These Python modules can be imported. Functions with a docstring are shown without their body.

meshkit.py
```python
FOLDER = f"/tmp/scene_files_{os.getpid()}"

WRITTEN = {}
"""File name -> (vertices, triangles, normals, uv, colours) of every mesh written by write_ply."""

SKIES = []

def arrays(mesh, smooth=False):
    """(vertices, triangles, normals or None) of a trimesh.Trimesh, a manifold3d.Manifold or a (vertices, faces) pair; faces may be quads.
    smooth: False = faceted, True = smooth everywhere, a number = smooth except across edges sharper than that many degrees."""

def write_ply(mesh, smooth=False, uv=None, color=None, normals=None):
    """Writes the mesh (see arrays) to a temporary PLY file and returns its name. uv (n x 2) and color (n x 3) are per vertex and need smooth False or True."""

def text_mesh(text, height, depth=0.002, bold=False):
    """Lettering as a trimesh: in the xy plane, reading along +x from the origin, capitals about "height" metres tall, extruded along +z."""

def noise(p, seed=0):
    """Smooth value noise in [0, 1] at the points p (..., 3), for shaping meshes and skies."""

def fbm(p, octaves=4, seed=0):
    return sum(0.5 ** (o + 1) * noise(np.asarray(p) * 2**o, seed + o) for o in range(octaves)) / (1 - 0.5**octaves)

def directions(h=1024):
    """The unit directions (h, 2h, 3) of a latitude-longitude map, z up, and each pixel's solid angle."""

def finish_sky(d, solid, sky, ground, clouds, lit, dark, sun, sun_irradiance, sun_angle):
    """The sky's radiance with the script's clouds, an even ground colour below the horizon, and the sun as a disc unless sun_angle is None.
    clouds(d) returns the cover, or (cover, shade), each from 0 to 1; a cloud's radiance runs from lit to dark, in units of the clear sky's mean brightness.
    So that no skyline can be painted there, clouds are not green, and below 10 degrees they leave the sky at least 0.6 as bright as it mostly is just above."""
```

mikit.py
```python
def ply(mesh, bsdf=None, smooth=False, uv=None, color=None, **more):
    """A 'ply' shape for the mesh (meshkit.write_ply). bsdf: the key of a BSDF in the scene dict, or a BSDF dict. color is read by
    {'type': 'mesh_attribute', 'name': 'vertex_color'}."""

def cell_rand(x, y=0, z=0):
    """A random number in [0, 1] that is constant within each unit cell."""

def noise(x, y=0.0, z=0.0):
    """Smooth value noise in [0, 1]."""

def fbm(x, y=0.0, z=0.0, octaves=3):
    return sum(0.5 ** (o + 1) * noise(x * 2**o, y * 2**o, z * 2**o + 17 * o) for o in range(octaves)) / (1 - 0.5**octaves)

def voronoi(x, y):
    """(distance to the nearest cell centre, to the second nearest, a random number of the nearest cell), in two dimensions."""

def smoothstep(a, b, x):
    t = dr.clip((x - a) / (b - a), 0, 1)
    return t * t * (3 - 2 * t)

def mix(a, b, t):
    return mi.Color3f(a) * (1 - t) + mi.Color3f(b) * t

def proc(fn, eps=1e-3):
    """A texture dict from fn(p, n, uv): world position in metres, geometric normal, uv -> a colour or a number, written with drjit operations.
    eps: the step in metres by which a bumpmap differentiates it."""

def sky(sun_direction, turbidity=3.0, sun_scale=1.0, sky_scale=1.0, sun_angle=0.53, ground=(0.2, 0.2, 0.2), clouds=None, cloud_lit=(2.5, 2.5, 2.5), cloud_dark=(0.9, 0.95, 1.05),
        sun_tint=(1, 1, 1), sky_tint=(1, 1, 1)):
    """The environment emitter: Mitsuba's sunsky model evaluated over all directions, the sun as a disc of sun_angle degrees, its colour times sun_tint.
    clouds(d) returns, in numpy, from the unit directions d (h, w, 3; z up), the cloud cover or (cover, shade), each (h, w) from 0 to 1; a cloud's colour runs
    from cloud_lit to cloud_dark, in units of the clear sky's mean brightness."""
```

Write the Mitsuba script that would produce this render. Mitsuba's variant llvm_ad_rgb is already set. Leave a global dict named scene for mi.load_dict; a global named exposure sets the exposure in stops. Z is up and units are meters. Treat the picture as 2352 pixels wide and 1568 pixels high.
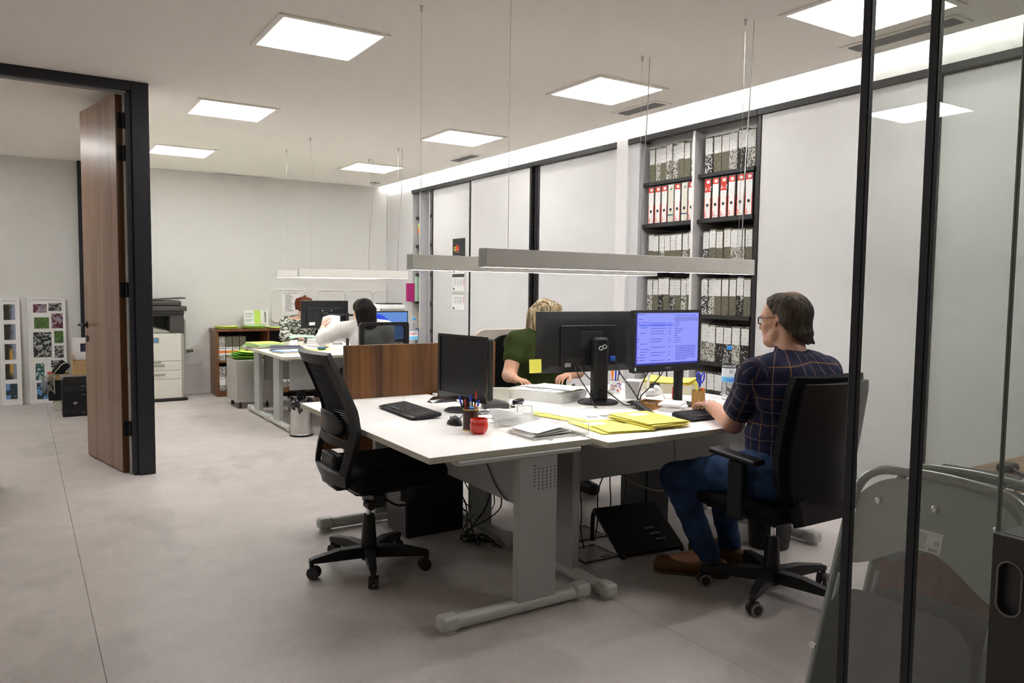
import math, random, numpy as np, trimesh, shapely.geometry as sg, mitsuba as mi, drjit as dr, mikit, meshkit
from mikit import noise, fbm, voronoi, cell_rand, smoothstep, mix
T4 = mi.ScalarTransform4f
scene, labels = {'type': 'scene'}, {}

# ---------------- camera, light, exposure ----------------
exposure = 0.2
CAM_H, YAW, PITCH, ROLL, FOCAL = 1.39, 0.568, 0.068, -0.012, 1771.0
def _camera():
    cy, sy, cp, sp = math.cos(YAW), math.sin(YAW), math.cos(PITCH), math.sin(PITCH)
    f = np.array([sy*cp, cy*cp, -sp]); r = np.array([cy, -sy, 0.0]); d = np.cross(f, r)
    down = -math.sin(ROLL)*r + math.cos(ROLL)*d
    o = np.array([0, 0, CAM_H])
    return {'type': 'perspective', 'fov': 2*math.degrees(math.atan(1176/FOCAL)), 'fov_axis': 'x', 'near_clip': 0.02, 'far_clip': 60.0,
            'to_world': T4().look_at(origin=o.tolist(), target=(o+f).tolist(), up=(-down).tolist())}
scene['camera'] = _camera()
PANEL_RADIANCE, PENDANT_RADIANCE, COVE_RADIANCE = 18.5, 22.0, 18.0
LAMP_TINT = (0.99, 0.98, 0.955)
CEIL = 2.82

# ---------------- materials ----------------
def rgb(c): return {'type': 'rgb', 'value': [float(v) for v in c]}
def mat(name, color, rough=0.5, spec=0.4, metal=0.0, bump=None, **kw):
    c = color if isinstance(color, dict) else rgb(color)
    b = {'type': 'principled', 'base_color': c, 'roughness': rough, 'specular': spec, 'metallic': metal, **kw}
    if bump is not None:
        b = {'type': 'bumpmap', 'arbitrary': bump[0], 'scale': bump[1], 'bsdf': b}
    scene['mat_' + name] = {'type': 'twosided', 'bsdf': b}
    return 'mat_' + name
def matp(name, fn, rough=0.5, **kw): return mat(name, mikit.proc(fn), rough, **kw)

# ---------------- naming ----------------
_count = {}
def _key(base):
    n = _count.get(base, -1) + 1
    _count[base] = n
    return base if n == 0 else f'{base}_{n:03d}'
def lab(k, label=None, cat=None, group=None, kind=None):
    d = {}
    if label: d['label'] = label
    if cat: d['category'] = cat
    if group: d['group'] = group
    if kind: d['kind'] = kind
    if d: labels[k] = {**labels.get(k, {}), **d}
def thing(name, label=None, cat=None, group=None, kind=None):
    k = _key(name); lab(k, label, cat, group, kind); return k
def put(name, mesh, m, parent=None, label=None, cat=None, group=None, kind=None, at=None, smooth=30, uv=None, emit=None, **kw):
    """one entry of the scene: a part when parent is given; mesh may be a ready ply dict"""
    k = _key(name if parent is None else parent + '__' + name)
    d = dict(mesh) if isinstance(mesh, dict) else mikit.ply(mesh, m, smooth=smooth, uv=uv, **kw)
    if isinstance(mesh, dict) and m: d['bsdf'] = {'type': 'ref', 'id': m}
    if at is not None: d['to_world'] = at
    if emit is not None: d['emitter'] = {'type': 'area', 'radiance': rgb(emit)}
    scene[k] = d
    lab(k, label, cat, group, kind)
    return k
def at(x=0, y=0, z=0, rz=0, rx=0, ry=0, s=None):
    t = T4().translate([x, y, z]).rotate([0, 0, 1], rz).rotate([0, 1, 0], ry).rotate([1, 0, 0], rx)
    return t.scale(s) if s is not None else t

# ---------------- mesh helpers ----------------
TM = trimesh.Trimesh
def cat(*ms):
    ms = [m for m in ms if m is not None]
    return trimesh.util.concatenate(ms) if len(ms) > 1 else ms[0]
_BF = np.array([[0,1,3],[0,3,2],[4,6,7],[4,7,5],[0,4,5],[0,5,1],[2,3,7],[2,7,6],[0,2,6],[0,6,4],[1,5,7],[1,7,3]])
def box(x0, x1, y0, y1, z0, z1):
    v = np.array([[x, y, z] for x in (x0, x1) for y in (y0, y1) for z in (z0, z1)], float)
    return TM(v, _BF, process=False)
def cbox(x0, x1, y0, y1, z0, z1, c=0.003):
    """box with chamfered edges"""
    c = min(c, 0.45*min(x1-x0, y1-y0, z1-z0))
    lo, hi = np.array([x0, y0, z0]), np.array([x1, y1, z1]); v = []
    for i in range(8):
        b = np.array([(i >> 2) & 1, (i >> 1) & 1, i & 1]); p = np.where(b, hi, lo); s = np.where(b, -c, c)
        for a in range(3): q = p + s; q[a] = p[a]; v.append(q)
    return trimesh.convex.convex_hull(np.array(v))
def rbox(x0, x1, y0, y1, z0, z1, r=0.01, n=3):
    """box with rounded edges"""
    r = min(r, 0.499*min(x1-x0, y1-y0, z1-z0))
    a = np.linspace(0, math.pi/2, n+1); pts = []
    for th in a:
        for ph in a: pts.append((math.cos(th)*math.cos(ph), math.cos(th)*math.sin(ph), math.sin(th)))
    pts = np.array(pts)*r; v = []
    for sx in (-1, 1):
        for sy in (-1, 1):
            for sz in (-1, 1):
                c = np.array([x0+r if sx < 0 else x1-r, y0+r if sy < 0 else y1-r, z0+r if sz < 0 else z1-r])
                v.append(c + pts*np.array([sx, sy, sz]))
    return trimesh.convex.convex_hull(np.vstack(v))
def hull(pts): return trimesh.convex.convex_hull(np.asarray(pts, float))
def basis(d):
    d = np.asarray(d, float); d = d/np.linalg.norm(d)
    a = np.cross(d, [0, 0, 1.0] if abs(d[2]) < 0.9 else [1.0, 0, 0]); a /= np.linalg.norm(a)
    return a, np.cross(d, a), d
def cyl(p0, p1, r0, r1=None, n=20, caps=True):
    r1 = r0 if r1 is None else r1
    p0, p1 = np.asarray(p0, float), np.asarray(p1, float); a, b, _ = basis(p1-p0)
    t = np.arange(n)*2*math.pi/n; ring = np.cos(t)[:, None]*a + np.sin(t)[:, None]*b
    v = np.vstack([p0+ring*r0, p1+ring*r1, [p0], [p1]]); i = np.arange(n); j = (i+1) % n
    f = [np.stack([i, j, j+n], 1), np.stack([i, j+n, i+n], 1)]
    if caps: f += [np.stack([j, i, i*0+2*n], 1), np.stack([i+n, j+n, i*0+2*n+1], 1)]
    return TM(v, np.vstack(f), process=False)
def tube(path, r, n=8, closed=False, sx=1.0):
    """round tube along a polyline; r a number or one per point"""
    p = np.asarray(path, float); m = len(p); r = np.broadcast_to(np.asarray(r, float), (m,))
    t = np.roll(p, -1, 0) - np.roll(p, 1, 0) if closed else np.gradient(p, axis=0)
    t /= np.linalg.norm(t, axis=1, keepdims=True) + 1e-12
    a = np.zeros_like(p); a[0] = basis(t[0])[0]
    for i in range(1, m):
        q = a[i-1] - t[i]*(a[i-1] @ t[i]); a[i] = q/(np.linalg.norm(q)+1e-12)
    b = np.cross(t, a); th = np.arange(n)*2*math.pi/n
    v = p[:, None] + r[:, None, None]*(np.cos(th)[None, :, None]*a[:, None]*sx + np.sin(th)[None, :, None]*b[:, None])
    k = m if closed else m-1
    i, j = np.meshgrid(np.arange(k), np.arange(n), indexing='ij'); i2, j2 = (i+1) % m, (j+1) % n
    q = np.stack([i*n+j, i*n+j2, i2*n+j2, i2*n+j], -1).reshape(-1, 4)
    f = np.vstack([q[:, [0, 1, 2]], q[:, [0, 2, 3]]]); v = v.reshape(-1, 3)
    if not closed:
        c = len(v); v = np.vstack([v, p[:1], p[-1:]]); jj = np.arange(n); kk = (jj+1) % n
        f = np.vstack([f, np.stack([kk, jj, jj*0+c], 1), np.stack([(m-1)*n+jj, (m-1)*n+kk, jj*0+c+1], 1)])
    return TM(v, f, process=False)
def curve(pts, n=12):
    """smooth Catmull-Rom polyline through the points"""
    p = np.asarray(pts, float); q = np.vstack([2*p[0]-p[1], p, 2*p[-1]-p[-2]]); out = []
    for i in range(len(p)-1):
        a, b, c, d = q[i], q[i+1], q[i+2], q[i+3]
        for t in np.linspace(0, 1, n, endpoint=False):
            out.append(0.5*(2*b + (c-a)*t + (2*a-5*b+4*c-d)*t*t + (3*b-a-3*c+d)*t**3))
    return np.array(out + [p[-1]])
def lathe(prof, n=28, cx=0, cy=0):
    """profile of (radius, z) turned round the z axis"""
    p = np.asarray(prof, float); m = len(p); th = np.arange(n)*2*math.pi/n
    v = np.stack([cx+p[:, None, 0]*np.cos(th), cy+p[:, None, 0]*np.sin(th), np.broadcast_to(p[:, None, 1], (m, n))], -1).reshape(-1, 3)
    i, j = np.meshgrid(np.arange(m-1), np.arange(n), indexing='ij'); j2 = (j+1) % n
    q = np.stack([i*n+j, i*n+j2, (i+1)*n+j2, (i+1)*n+j], -1).reshape(-1, 4)
    return TM(v, np.vstack([q[:, [0, 1, 2]], q[:, [0, 2, 3]]]), process=False)
_AX = {'z': np.eye(4), 'x': np.array([[0,0,1,0],[1,0,0,0],[0,1,0,0],[0,0,0,1.0]]), 'y': np.array([[1,0,0,0],[0,0,-1,0],[0,1,0,0],[0,0,0,1.0]])}
def prism(poly, h, axis='z', off=0.0):
    """polygon extruded by h. axis z: (x,y) up; axis x: (y,z) along +x; axis y: (x,z) along -y"""
    g = poly if hasattr(poly, 'geom_type') else sg.Polygon(poly)
    gs = list(g.geoms) if hasattr(g, 'geoms') else [g]
    m = cat(*[trimesh.creation.extrude_polygon(q, h, engine='earcut') for q in gs])
    m.apply_transform(_AX[axis]); m.apply_translation({'z': [0, 0, off], 'x': [off, 0, 0], 'y': [0, off, 0]}[axis]); return m
def rrect(x0, x1, y0, y1, r): return sg.box(x0+r, y0+r, x1-r, y1-r).buffer(r, quad_segs=5)
def mv(m, x=0, y=0, z=0, rz=0, rx=0, ry=0):
    m = m.copy()
    for a, ax in ((rx, [1, 0, 0]), (ry, [0, 1, 0]), (rz, [0, 0, 1])):
        if a: m.apply_transform(trimesh.transformations.rotation_matrix(math.radians(a), ax))
    m.apply_translation([x, y, z]); return m
def sheet(fx, nu, nv, th):
    """thick curved sheet: fx(u, v) in [0,1]^2 -> points (nu+1, nv+1, 3); thickened by th along its normal"""
    u, v = np.meshgrid(np.linspace(0, 1, nu+1), np.linspace(0, 1, nv+1), indexing='ij')
    p = fx(u, v); n = np.cross(np.gradient(p, axis=0), np.gradient(p, axis=1)); n /= np.linalg.norm(n, axis=-1, keepdims=True)+1e-12
    A, B = p-n*th/2, p+n*th/2; N = (nu+1)*(nv+1); idx = np.arange(N).reshape(nu+1, nv+1)
    q = np.stack([idx[:-1, :-1], idx[1:, :-1], idx[1:, 1:], idx[:-1, 1:]], -1).reshape(-1, 4)
    rim = np.concatenate([idx[0, :], idx[1:, -1], idx[-1, -2::-1], idx[-2:0:-1, 0]]); r2 = np.roll(rim, -1)
    s = np.stack([rim, r2, r2+N, rim+N], -1)
    Q = np.vstack([q[:, ::-1], q+N, s[:, ::-1]])
    return TM(np.vstack([A.reshape(-1, 3), B.reshape(-1, 3)]), np.vstack([Q[:, [0, 1, 2]], Q[:, [0, 2, 3]]]), process=False)
def text(s, h, depth=0.001, bold=False): return meshkit.text_mesh(s, h, depth, bold)
def on_wall(m, p, right, up):
    """place lettering made in the xy plane: x along right, y along up, from p"""
    r, u = np.asarray(right, float), np.asarray(up, float); r /= np.linalg.norm(r); u /= np.linalg.norm(u)
    M = np.eye(4); M[:3, 0], M[:3, 1], M[:3, 2], M[:3, 3] = r, u, np.cross(r, u), p
    m = m.copy(); m.apply_transform(M); return m

# ---------------- bodies: smooth union of tapered bones, meshed as one continuous surface ----------------
def surface(f, lo, h):
    """surface nets of the grid f (negative inside)"""
    s = f < 0; c = [s[i:f.shape[0]-1+i, j:f.shape[1]-1+j, k:f.shape[2]-1+k] for i in (0, 1) for j in (0, 1) for k in (0, 1)]
    tot = sum(x.astype(np.int8) for x in c); cells = np.argwhere((tot > 0) & (tot < 8)); N = len(cells)
    idx = np.full(tot.shape, -1, np.int64); idx[tuple(cells.T)] = np.arange(N)
    acc, cnt = np.zeros((N, 3)), np.zeros((N, 1)); off = [np.array([i, j, k]) for i in (0, 1) for j in (0, 1) for k in (0, 1)]
    val = [f[tuple((cells+o).T)] for o in off]
    for a in range(8):
        for b in range(a+1, 8):
            if np.abs(off[a]-off[b]).sum() == 1:
                m = (val[a] < 0) != (val[b] < 0); t = val[a]/np.where(m, val[a]-val[b], 1)
                acc += np.where(m[:, None], off[a]+(off[b]-off[a])*t[:, None], 0); cnt += m[:, None]
    V = (cells+acc/np.maximum(cnt, 1))*h+lo; F = []
    for ax in range(3):
        u, v = (ax+1) % 3, (ax+2) % 3; e = [0, 0, 0]; e[ax] = 1
        sl = [slice(1, -1)]*3; sl[ax] = slice(0, -1); s2 = [slice(1, -1)]*3; s2[ax] = slice(1, None)
        A, B = s[tuple(sl)], s[tuple(s2)]; P = np.argwhere(A != B); up = A[tuple(P.T)]
        P = P + np.array([0 if k == ax else 1 for k in range(3)])
        du, dv = np.zeros(3, int), np.zeros(3, int); du[u] = 1; dv[v] = 1
        q = np.stack([idx[tuple((P-du-dv).T)], idx[tuple((P-dv).T)], idx[tuple(P.T)], idx[tuple((P-du).T)]], 1)
        q[~up] = q[~up][:, ::-1]; q = q[(q >= 0).all(1)]; F += [q[:, [0, 1, 2]], q[:, [0, 2, 3]]]
    return TM(V, np.vstack(F), process=False)
def blob(bones, h=0.006, k=0.02, noise_amp=0.0, noise_scale=30.0, relax=3, cut=(), bump=None):
    """bones: (p0, p1, r0, r1[, (axis, squash)][, k]). cut: planes (point, normal): what lies beyond the normal is cut away"""
    B = []
    for b in bones:
        p0, p1, r0, r1 = np.asarray(b[0], float), np.asarray(b[1], float), b[2], b[3]
        fl = b[4] if len(b) > 4 else None; kk = b[5] if len(b) > 5 else k
        B.append((p0, p1, r0, r1, fl, kk))
    R = max(max(b[2], b[3])*(max(1, b[4][1]) if b[4] else 1) for b in B)
    lo = np.min([np.minimum(b[0], b[1])-max(b[2], b[3])*(max(1, b[4][1]) if b[4] else 1) for b in B], 0)-3*h-k
    hi = np.max([np.maximum(b[0], b[1])+max(b[2], b[3])*(max(1, b[4][1]) if b[4] else 1) for b in B], 0)+3*h+k
    n = np.ceil((hi-lo)/h).astype(int)+1; f = np.full(n, 1.0, np.float32)
    for p0, p1, r0, r1, fl, kk in B:
        rr = max(r0, r1)*(max(1, fl[1]) if fl else 1)+kk+2*h
        a = np.maximum(((np.minimum(p0, p1)-rr-lo)/h).astype(int), 0); b = np.minimum(((np.maximum(p0, p1)+rr-lo)/h).astype(int)+2, n)
        g = np.stack(np.meshgrid(*[(np.arange(a[i], b[i])*h+lo[i]) for i in range(3)], indexing='ij'), -1).astype(np.float32)
        q, d = g-p0.astype(np.float32), p1-p0
        sc = 1.0
        if fl is not None:
            ax = np.asarray(fl[0], float); ax /= np.linalg.norm(ax); s = fl[1]
            q = q+((q @ ax.astype(np.float32))*(1/s-1))[..., None]*ax.astype(np.float32); d = d+(d @ ax)*(1/s-1)*ax; sc = min(1.0, s)
        dd = float(d @ d); t = np.clip((q @ d.astype(np.float32))/dd, 0, 1) if dd > 1e-12 else np.zeros(q.shape[:-1], np.float32)
        e = (np.linalg.norm(q-t[..., None]*d.astype(np.float32), axis=-1)-(r0+(r1-r0)*t))*sc
        sl = tuple(slice(a[i], b[i]) for i in range(3)); c = f[sl]; m = np.maximum(kk-np.abs(c-e), 0)
        f[sl] = np.minimum(c, e)-m*m/(4*kk)
    if noise_amp or cut or bump:
        g = np.stack(np.meshgrid(*[(np.arange(n[i])*h+lo[i]) for i in range(3)], indexing='ij'), -1)
        if noise_amp: 
            near = np.abs(f) < 4*abs(noise_amp)+2*h
            f[near] += (noise_amp*(meshkit.fbm(g[near]*noise_scale, 3)-0.5)*2).astype(np.float32)
        if bump:
            near = np.abs(f) < 0.03
            f[near] += bump(g[near]).astype(np.float32)
        for p, nn in cut: f = np.maximum(f, ((g-np.asarray(p)) @ (np.asarray(nn, float)/np.linalg.norm(nn))).astype(np.float32))
    m = surface(f, lo, h)
    if relax:
        import scipy.sparse as sps
        e = np.vstack([m.faces[:, [0, 1]], m.faces[:, [1, 2]], m.faces[:, [2, 0]]]); n_ = len(m.vertices)
        A = sps.coo_matrix((np.ones(2*len(e)), (np.r_[e[:, 0], e[:, 1]], np.r_[e[:, 1], e[:, 0]])), (n_, n_)).tocsr(); A.data[:] = 1
        D = 1/np.maximum(np.asarray(A.sum(1)), 1); v = np.array(m.vertices)
        for q in range(2*relax): v += (0.5 if q % 2 == 0 else -0.52)*((A @ v)*D-v)
        m = TM(v, m.faces, process=False)
    return m
# ---------------- shared materials ----------------
def _floor(p, n, uv):
    a = fbm(p.x*1.3, p.y*1.3, 0, 4); b = fbm(p.x*9+3, p.y*9, 1, 3); c = noise(p.x*90, p.y*90)
    s = smoothstep(0.62, 0.75, fbm(p.x*3.1+7, p.y*2.2, 5, 4))
    k = 0.84 + 0.22*a + 0.12*b + 0.06*c - 0.10*s
    return mi.Color3f(0.455, 0.415, 0.398)*k
matp('floor', _floor, 0.42, spec=0.3)
mat('ceiling', (0.86, 0.83, 0.775), 0.9, spec=0.1)
mat('wall', (0.745, 0.74, 0.715), 0.85, spec=0.15)
mat('wall_brown', (0.16, 0.13, 0.105), 0.6)
mat('white', (0.80, 0.79, 0.785), 0.5)
mat('door_white', (0.69, 0.683, 0.69), 0.45)
mat('grey_white', (0.62, 0.62, 0.64), 0.5)
mat('black', (0.012, 0.012, 0.013), 0.45)
mat('black_frame', (0.013, 0.014, 0.02), 0.4)
mat('black_plastic', (0.010, 0.0103, 0.0115), 0.42, spec=0.3)
mat('black_fabric', (0.008, 0.008, 0.009), 0.9, spec=0.1)
mat('black_mesh', (0.010, 0.0105, 0.012), 0.8, spec=0.2)
mat('dark_grey', (0.05, 0.05, 0.052), 0.5)
mat('mid_grey', (0.2, 0.2, 0.2), 0.5)
mat('shelf_black', (0.018, 0.018, 0.019), 0.5)
mat('metal_grey', (0.34, 0.35, 0.335), 0.5, spec=0.5)
mat('metal_light', (0.46, 0.47, 0.44), 0.45, spec=0.5)
mat('chrome', (0.75, 0.75, 0.75), 0.2, metal=1.0)
mat('steel', (0.55, 0.54, 0.52), 0.3, metal=1.0)
mat('tube_grey', (0.28, 0.30, 0.285), 0.28, spec=0.6, metal=0.4)
mat('aluminium', (0.80, 0.79, 0.74), 0.45, spec=0.5)
mat('paper', (0.86, 0.86, 0.85), 0.7, spec=0.2)
mat('cream', (0.70, 0.67, 0.54), 0.5)
mat('ivory', (0.74, 0.72, 0.62), 0.45)
mat('cardboard', (0.45, 0.30, 0.15), 0.8, spec=0.1)
mat('desk_top', (0.87, 0.86, 0.85), 0.4, spec=0.4)
mat('desk_edge', (0.50, 0.48, 0.40), 0.5)
mat('yellow', (0.88, 0.80, 0.16), 0.6)
mat('yellow_note', (0.92, 0.88, 0.14), 0.6)
mat('deep_yellow', (0.85, 0.62, 0.03), 0.6)
mat('green', (0.22, 0.55, 0.06), 0.5)
mat('green_pale', (0.45, 0.70, 0.50), 0.5)
mat('lime', (0.55, 0.75, 0.12), 0.55)
mat('red', (0.55, 0.02, 0.01), 0.25, spec=0.6)
mat('print_red', (0.55, 0.04, 0.025), 0.6)
mat('print_black', (0.02, 0.02, 0.02), 0.6)
mat('print_grey', (0.25, 0.25, 0.26), 0.6)
mat('blue', (0.03, 0.12, 0.55), 0.35)
mat('blue_cap', (0.05, 0.30, 0.75), 0.35)
mat('pen_blue', (0.03, 0.05, 0.55), 0.3)
mat('orange', (0.90, 0.25, 0.03), 0.4)
mat('magenta', (0.42, 0.02, 0.17), 0.6)
mat('teal', (0.01, 0.08, 0.12), 0.3)
mat('navy', (0.03, 0.035, 0.07), 0.6)
mat('leather_dark', (0.045, 0.018, 0.012), 0.5)
mat('gold', (0.7, 0.55, 0.2), 0.3, metal=1.0)
mat('wood_pen', (0.32, 0.15, 0.04), 0.5)
mat('rubber', (0.02, 0.02, 0.02), 0.6)
mat('castor_grey', (0.17, 0.17, 0.17), 0.5)
def grain(base, dark, fx, fz, amt=1.0):
    def fn(p, n, uv):
        u = p.x+p.y*0.83
        a = fbm(u*fx, p.z*fz, 2, 4); b = noise(u*fx*7, p.z*fz*2.2, 4); c = smoothstep(0.45, 0.75, fbm(u*fx*0.33+11, p.z*fz*0.5, 8, 3))
        return mix(base, dark, dr.clip(amt*(0.75*a+0.25*b+0.35*c-0.25), 0, 1))
    return fn
matp('walnut', grain((0.185, 0.072, 0.016), (0.035, 0.011, 0.003), 24, 1.2, 1.25), 0.4)
matp('door_wood', grain((0.235, 0.135, 0.082), (0.13, 0.068, 0.040), 60, 1.5), 0.32, spec=0.5)
mat('door_edge', (0.085, 0.038, 0.010), 0.4)
matp('bookcase_wood', grain((0.20, 0.085, 0.03), (0.09, 0.034, 0.012), 25, 2), 0.4)
matp('table_wood', grain((0.24, 0.15, 0.075), (0.14, 0.08, 0.04), 30, 3), 0.5)
matp('table_panel', grain((0.16, 0.07, 0.03), (0.06, 0.025, 0.012), 24, 1.5), 0.5)
def marble(light, darkc, s, th, ol=0.0):
    def fn(p, n, uv):
        a = fbm(p.y*s, p.z*s, p.x*s, 2)
        return mix(darkc, light, smoothstep(th-0.06, th+0.06, a))
    return fn
matp('box_olive', marble((0.16, 0.15, 0.105), (0.085, 0.08, 0.055), 260, 0.5), 0.8)
matp('box_light', marble((0.62, 0.61, 0.56), (0.09, 0.085, 0.07), 150, 0.5), 0.8)
matp('box_mid', marble((0.60, 0.60, 0.58), (0.02, 0.02, 0.022), 120, 0.54), 0.8)
matp('box_dark', marble((0.50, 0.49, 0.46), (0.02, 0.018, 0.016), 90, 0.66), 0.8)
def _lines(p, n, uv):
    c = dr.floor(p.y*29.0); r = dr.floor(p.z*38.0); q = cell_rand(c, r, 3)
    t = p.y*29.0-c; v = p.z*38.0-r
    ink = dr.select((v > 0.42) & (v < 0.58) & (t > 0.25) & (t < 0.25+0.6*q) & (q > 0.35) & (noise(p.y*900, r*5.0) > 0.25), 1.0, 0.0)
    return mix((0.72, 0.72, 0.71), (0.25, 0.25, 0.27), ink)
matp('box_label', _lines, 0.7)

# ---------------- the room ----------------
X0, X1, YB, YF = -3.88, 5.02, 10.45, -2.6
fl = thing('floor', kind='structure')
FX = [X0, -1.78, 0.221, 2.221, 4.221, X1]
for a, b in zip(FX[:-1], FX[1:]):
    put('vinyl_sheet', cbox(a+0.0007, b-0.0007, YF, YB, -0.01, 0.0, 0.0012), 'mat_floor', fl)
put('subfloor', box(X0, X1, YF, YB, -0.06, -0.0095), 'mat_dark_grey', fl)
LIP = 4.36
put('ceiling', box(X0-0.1, LIP, YF-0.1, YB+0.1, CEIL, CEIL+0.05), 'mat_ceiling', kind='structure')
put('ceiling', box(LIP-0.05, X1+0.1, YF-0.1, YB+0.1, 2.98, 3.05), 'mat_wall', kind='structure')
put('wall_back', box(X0-0.1, X1+0.1, YB, YB+0.1, -0.05, 3.05), 'mat_wall', kind='structure')
put('wall_front', box(X0-0.1, X1+0.1, YF-0.1, YF, -0.05, 3.05), 'mat_wall_brown', kind='structure')
put('wall_left', box(X0-0.1, X0, YF, YB, -0.05, 3.0), 'mat_wall', kind='structure')
put('wall_right', box(X1, X1+0.1, YF, YB, -0.05, 3.05), 'mat_wall', kind='structure')
put('wall_partition', box(0.655, 0.70, 6.25, YB, 0, CEIL), 'mat_wall', kind='structure')
put('wall_doorway', box(X0, -0.22, 6.14, 6.26, 0, CEIL), 'mat_wall', kind='structure')
put('baseboard_back', cbox(0.70, 4.5, YB-0.014, YB, 0, 0.085, 0.004), 'mat_white', kind='structure')
put('baseboard_left_room', cbox(X0, 0.655, YB-0.014, YB, 0, 0.085, 0.004), 'mat_white', kind='structure')
put('trim_1', cbox(0.60, 0.64, YB-0.05, YB-0.002, 0, CEIL, 0.004), 'mat_black_frame', kind='structure')

# ---------------- ceiling lights ----------------
def lamp_panel(x, y, label):
    t = thing('ceiling_light', label, 'ceiling light', 'square light panels in the ceiling')
    o, i = 0.315, 0.283
    fr = prism(sg.box(x-o, y-o, x+o, y+o).difference(sg.box(x-i, y-i, x+i, y+i)), 0.012, 'z', CEIL-0.010)
    put('frame', fr, 'mat_ceiling', t)
    put('diffuser', box(x-i, x+i, y-i, y+i, CEIL-0.005, CEIL+0.004), 'mat_white', t, emit=[PANEL_RADIANCE*c for c in LAMP_TINT])
ORD = ['nearest', 'second', 'third', 'farthest']
for i, y in enumerate((4.47, 6.67, 8.98)):
    lamp_panel(1.50, y, 'glowing square ceiling panel, %s of the three in the left row' % ('nearest', 'middle', 'farthest')[i])
for i, y in enumerate((2.41, 4.42, 6.57, 8.82)):
    lamp_panel(3.66 if i == 0 else 3.60, y, 'glowing square ceiling panel, %s of the four in the right row near the white cabinets' % ORD[i])
lamp_panel(-3.0, 3.5, 'ceiling panel of the corridor, mirrored in the glass partition')
lamp_panel(-0.8, 8.9, 'ceiling panel of the room behind the brown door')
lamp_panel(-0.8, 7.1, 'ceiling panel just inside the room behind the brown door')
lamp_panel(3.66, 0.20, 'ceiling panel over the brown table behind the glass partition')
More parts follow.
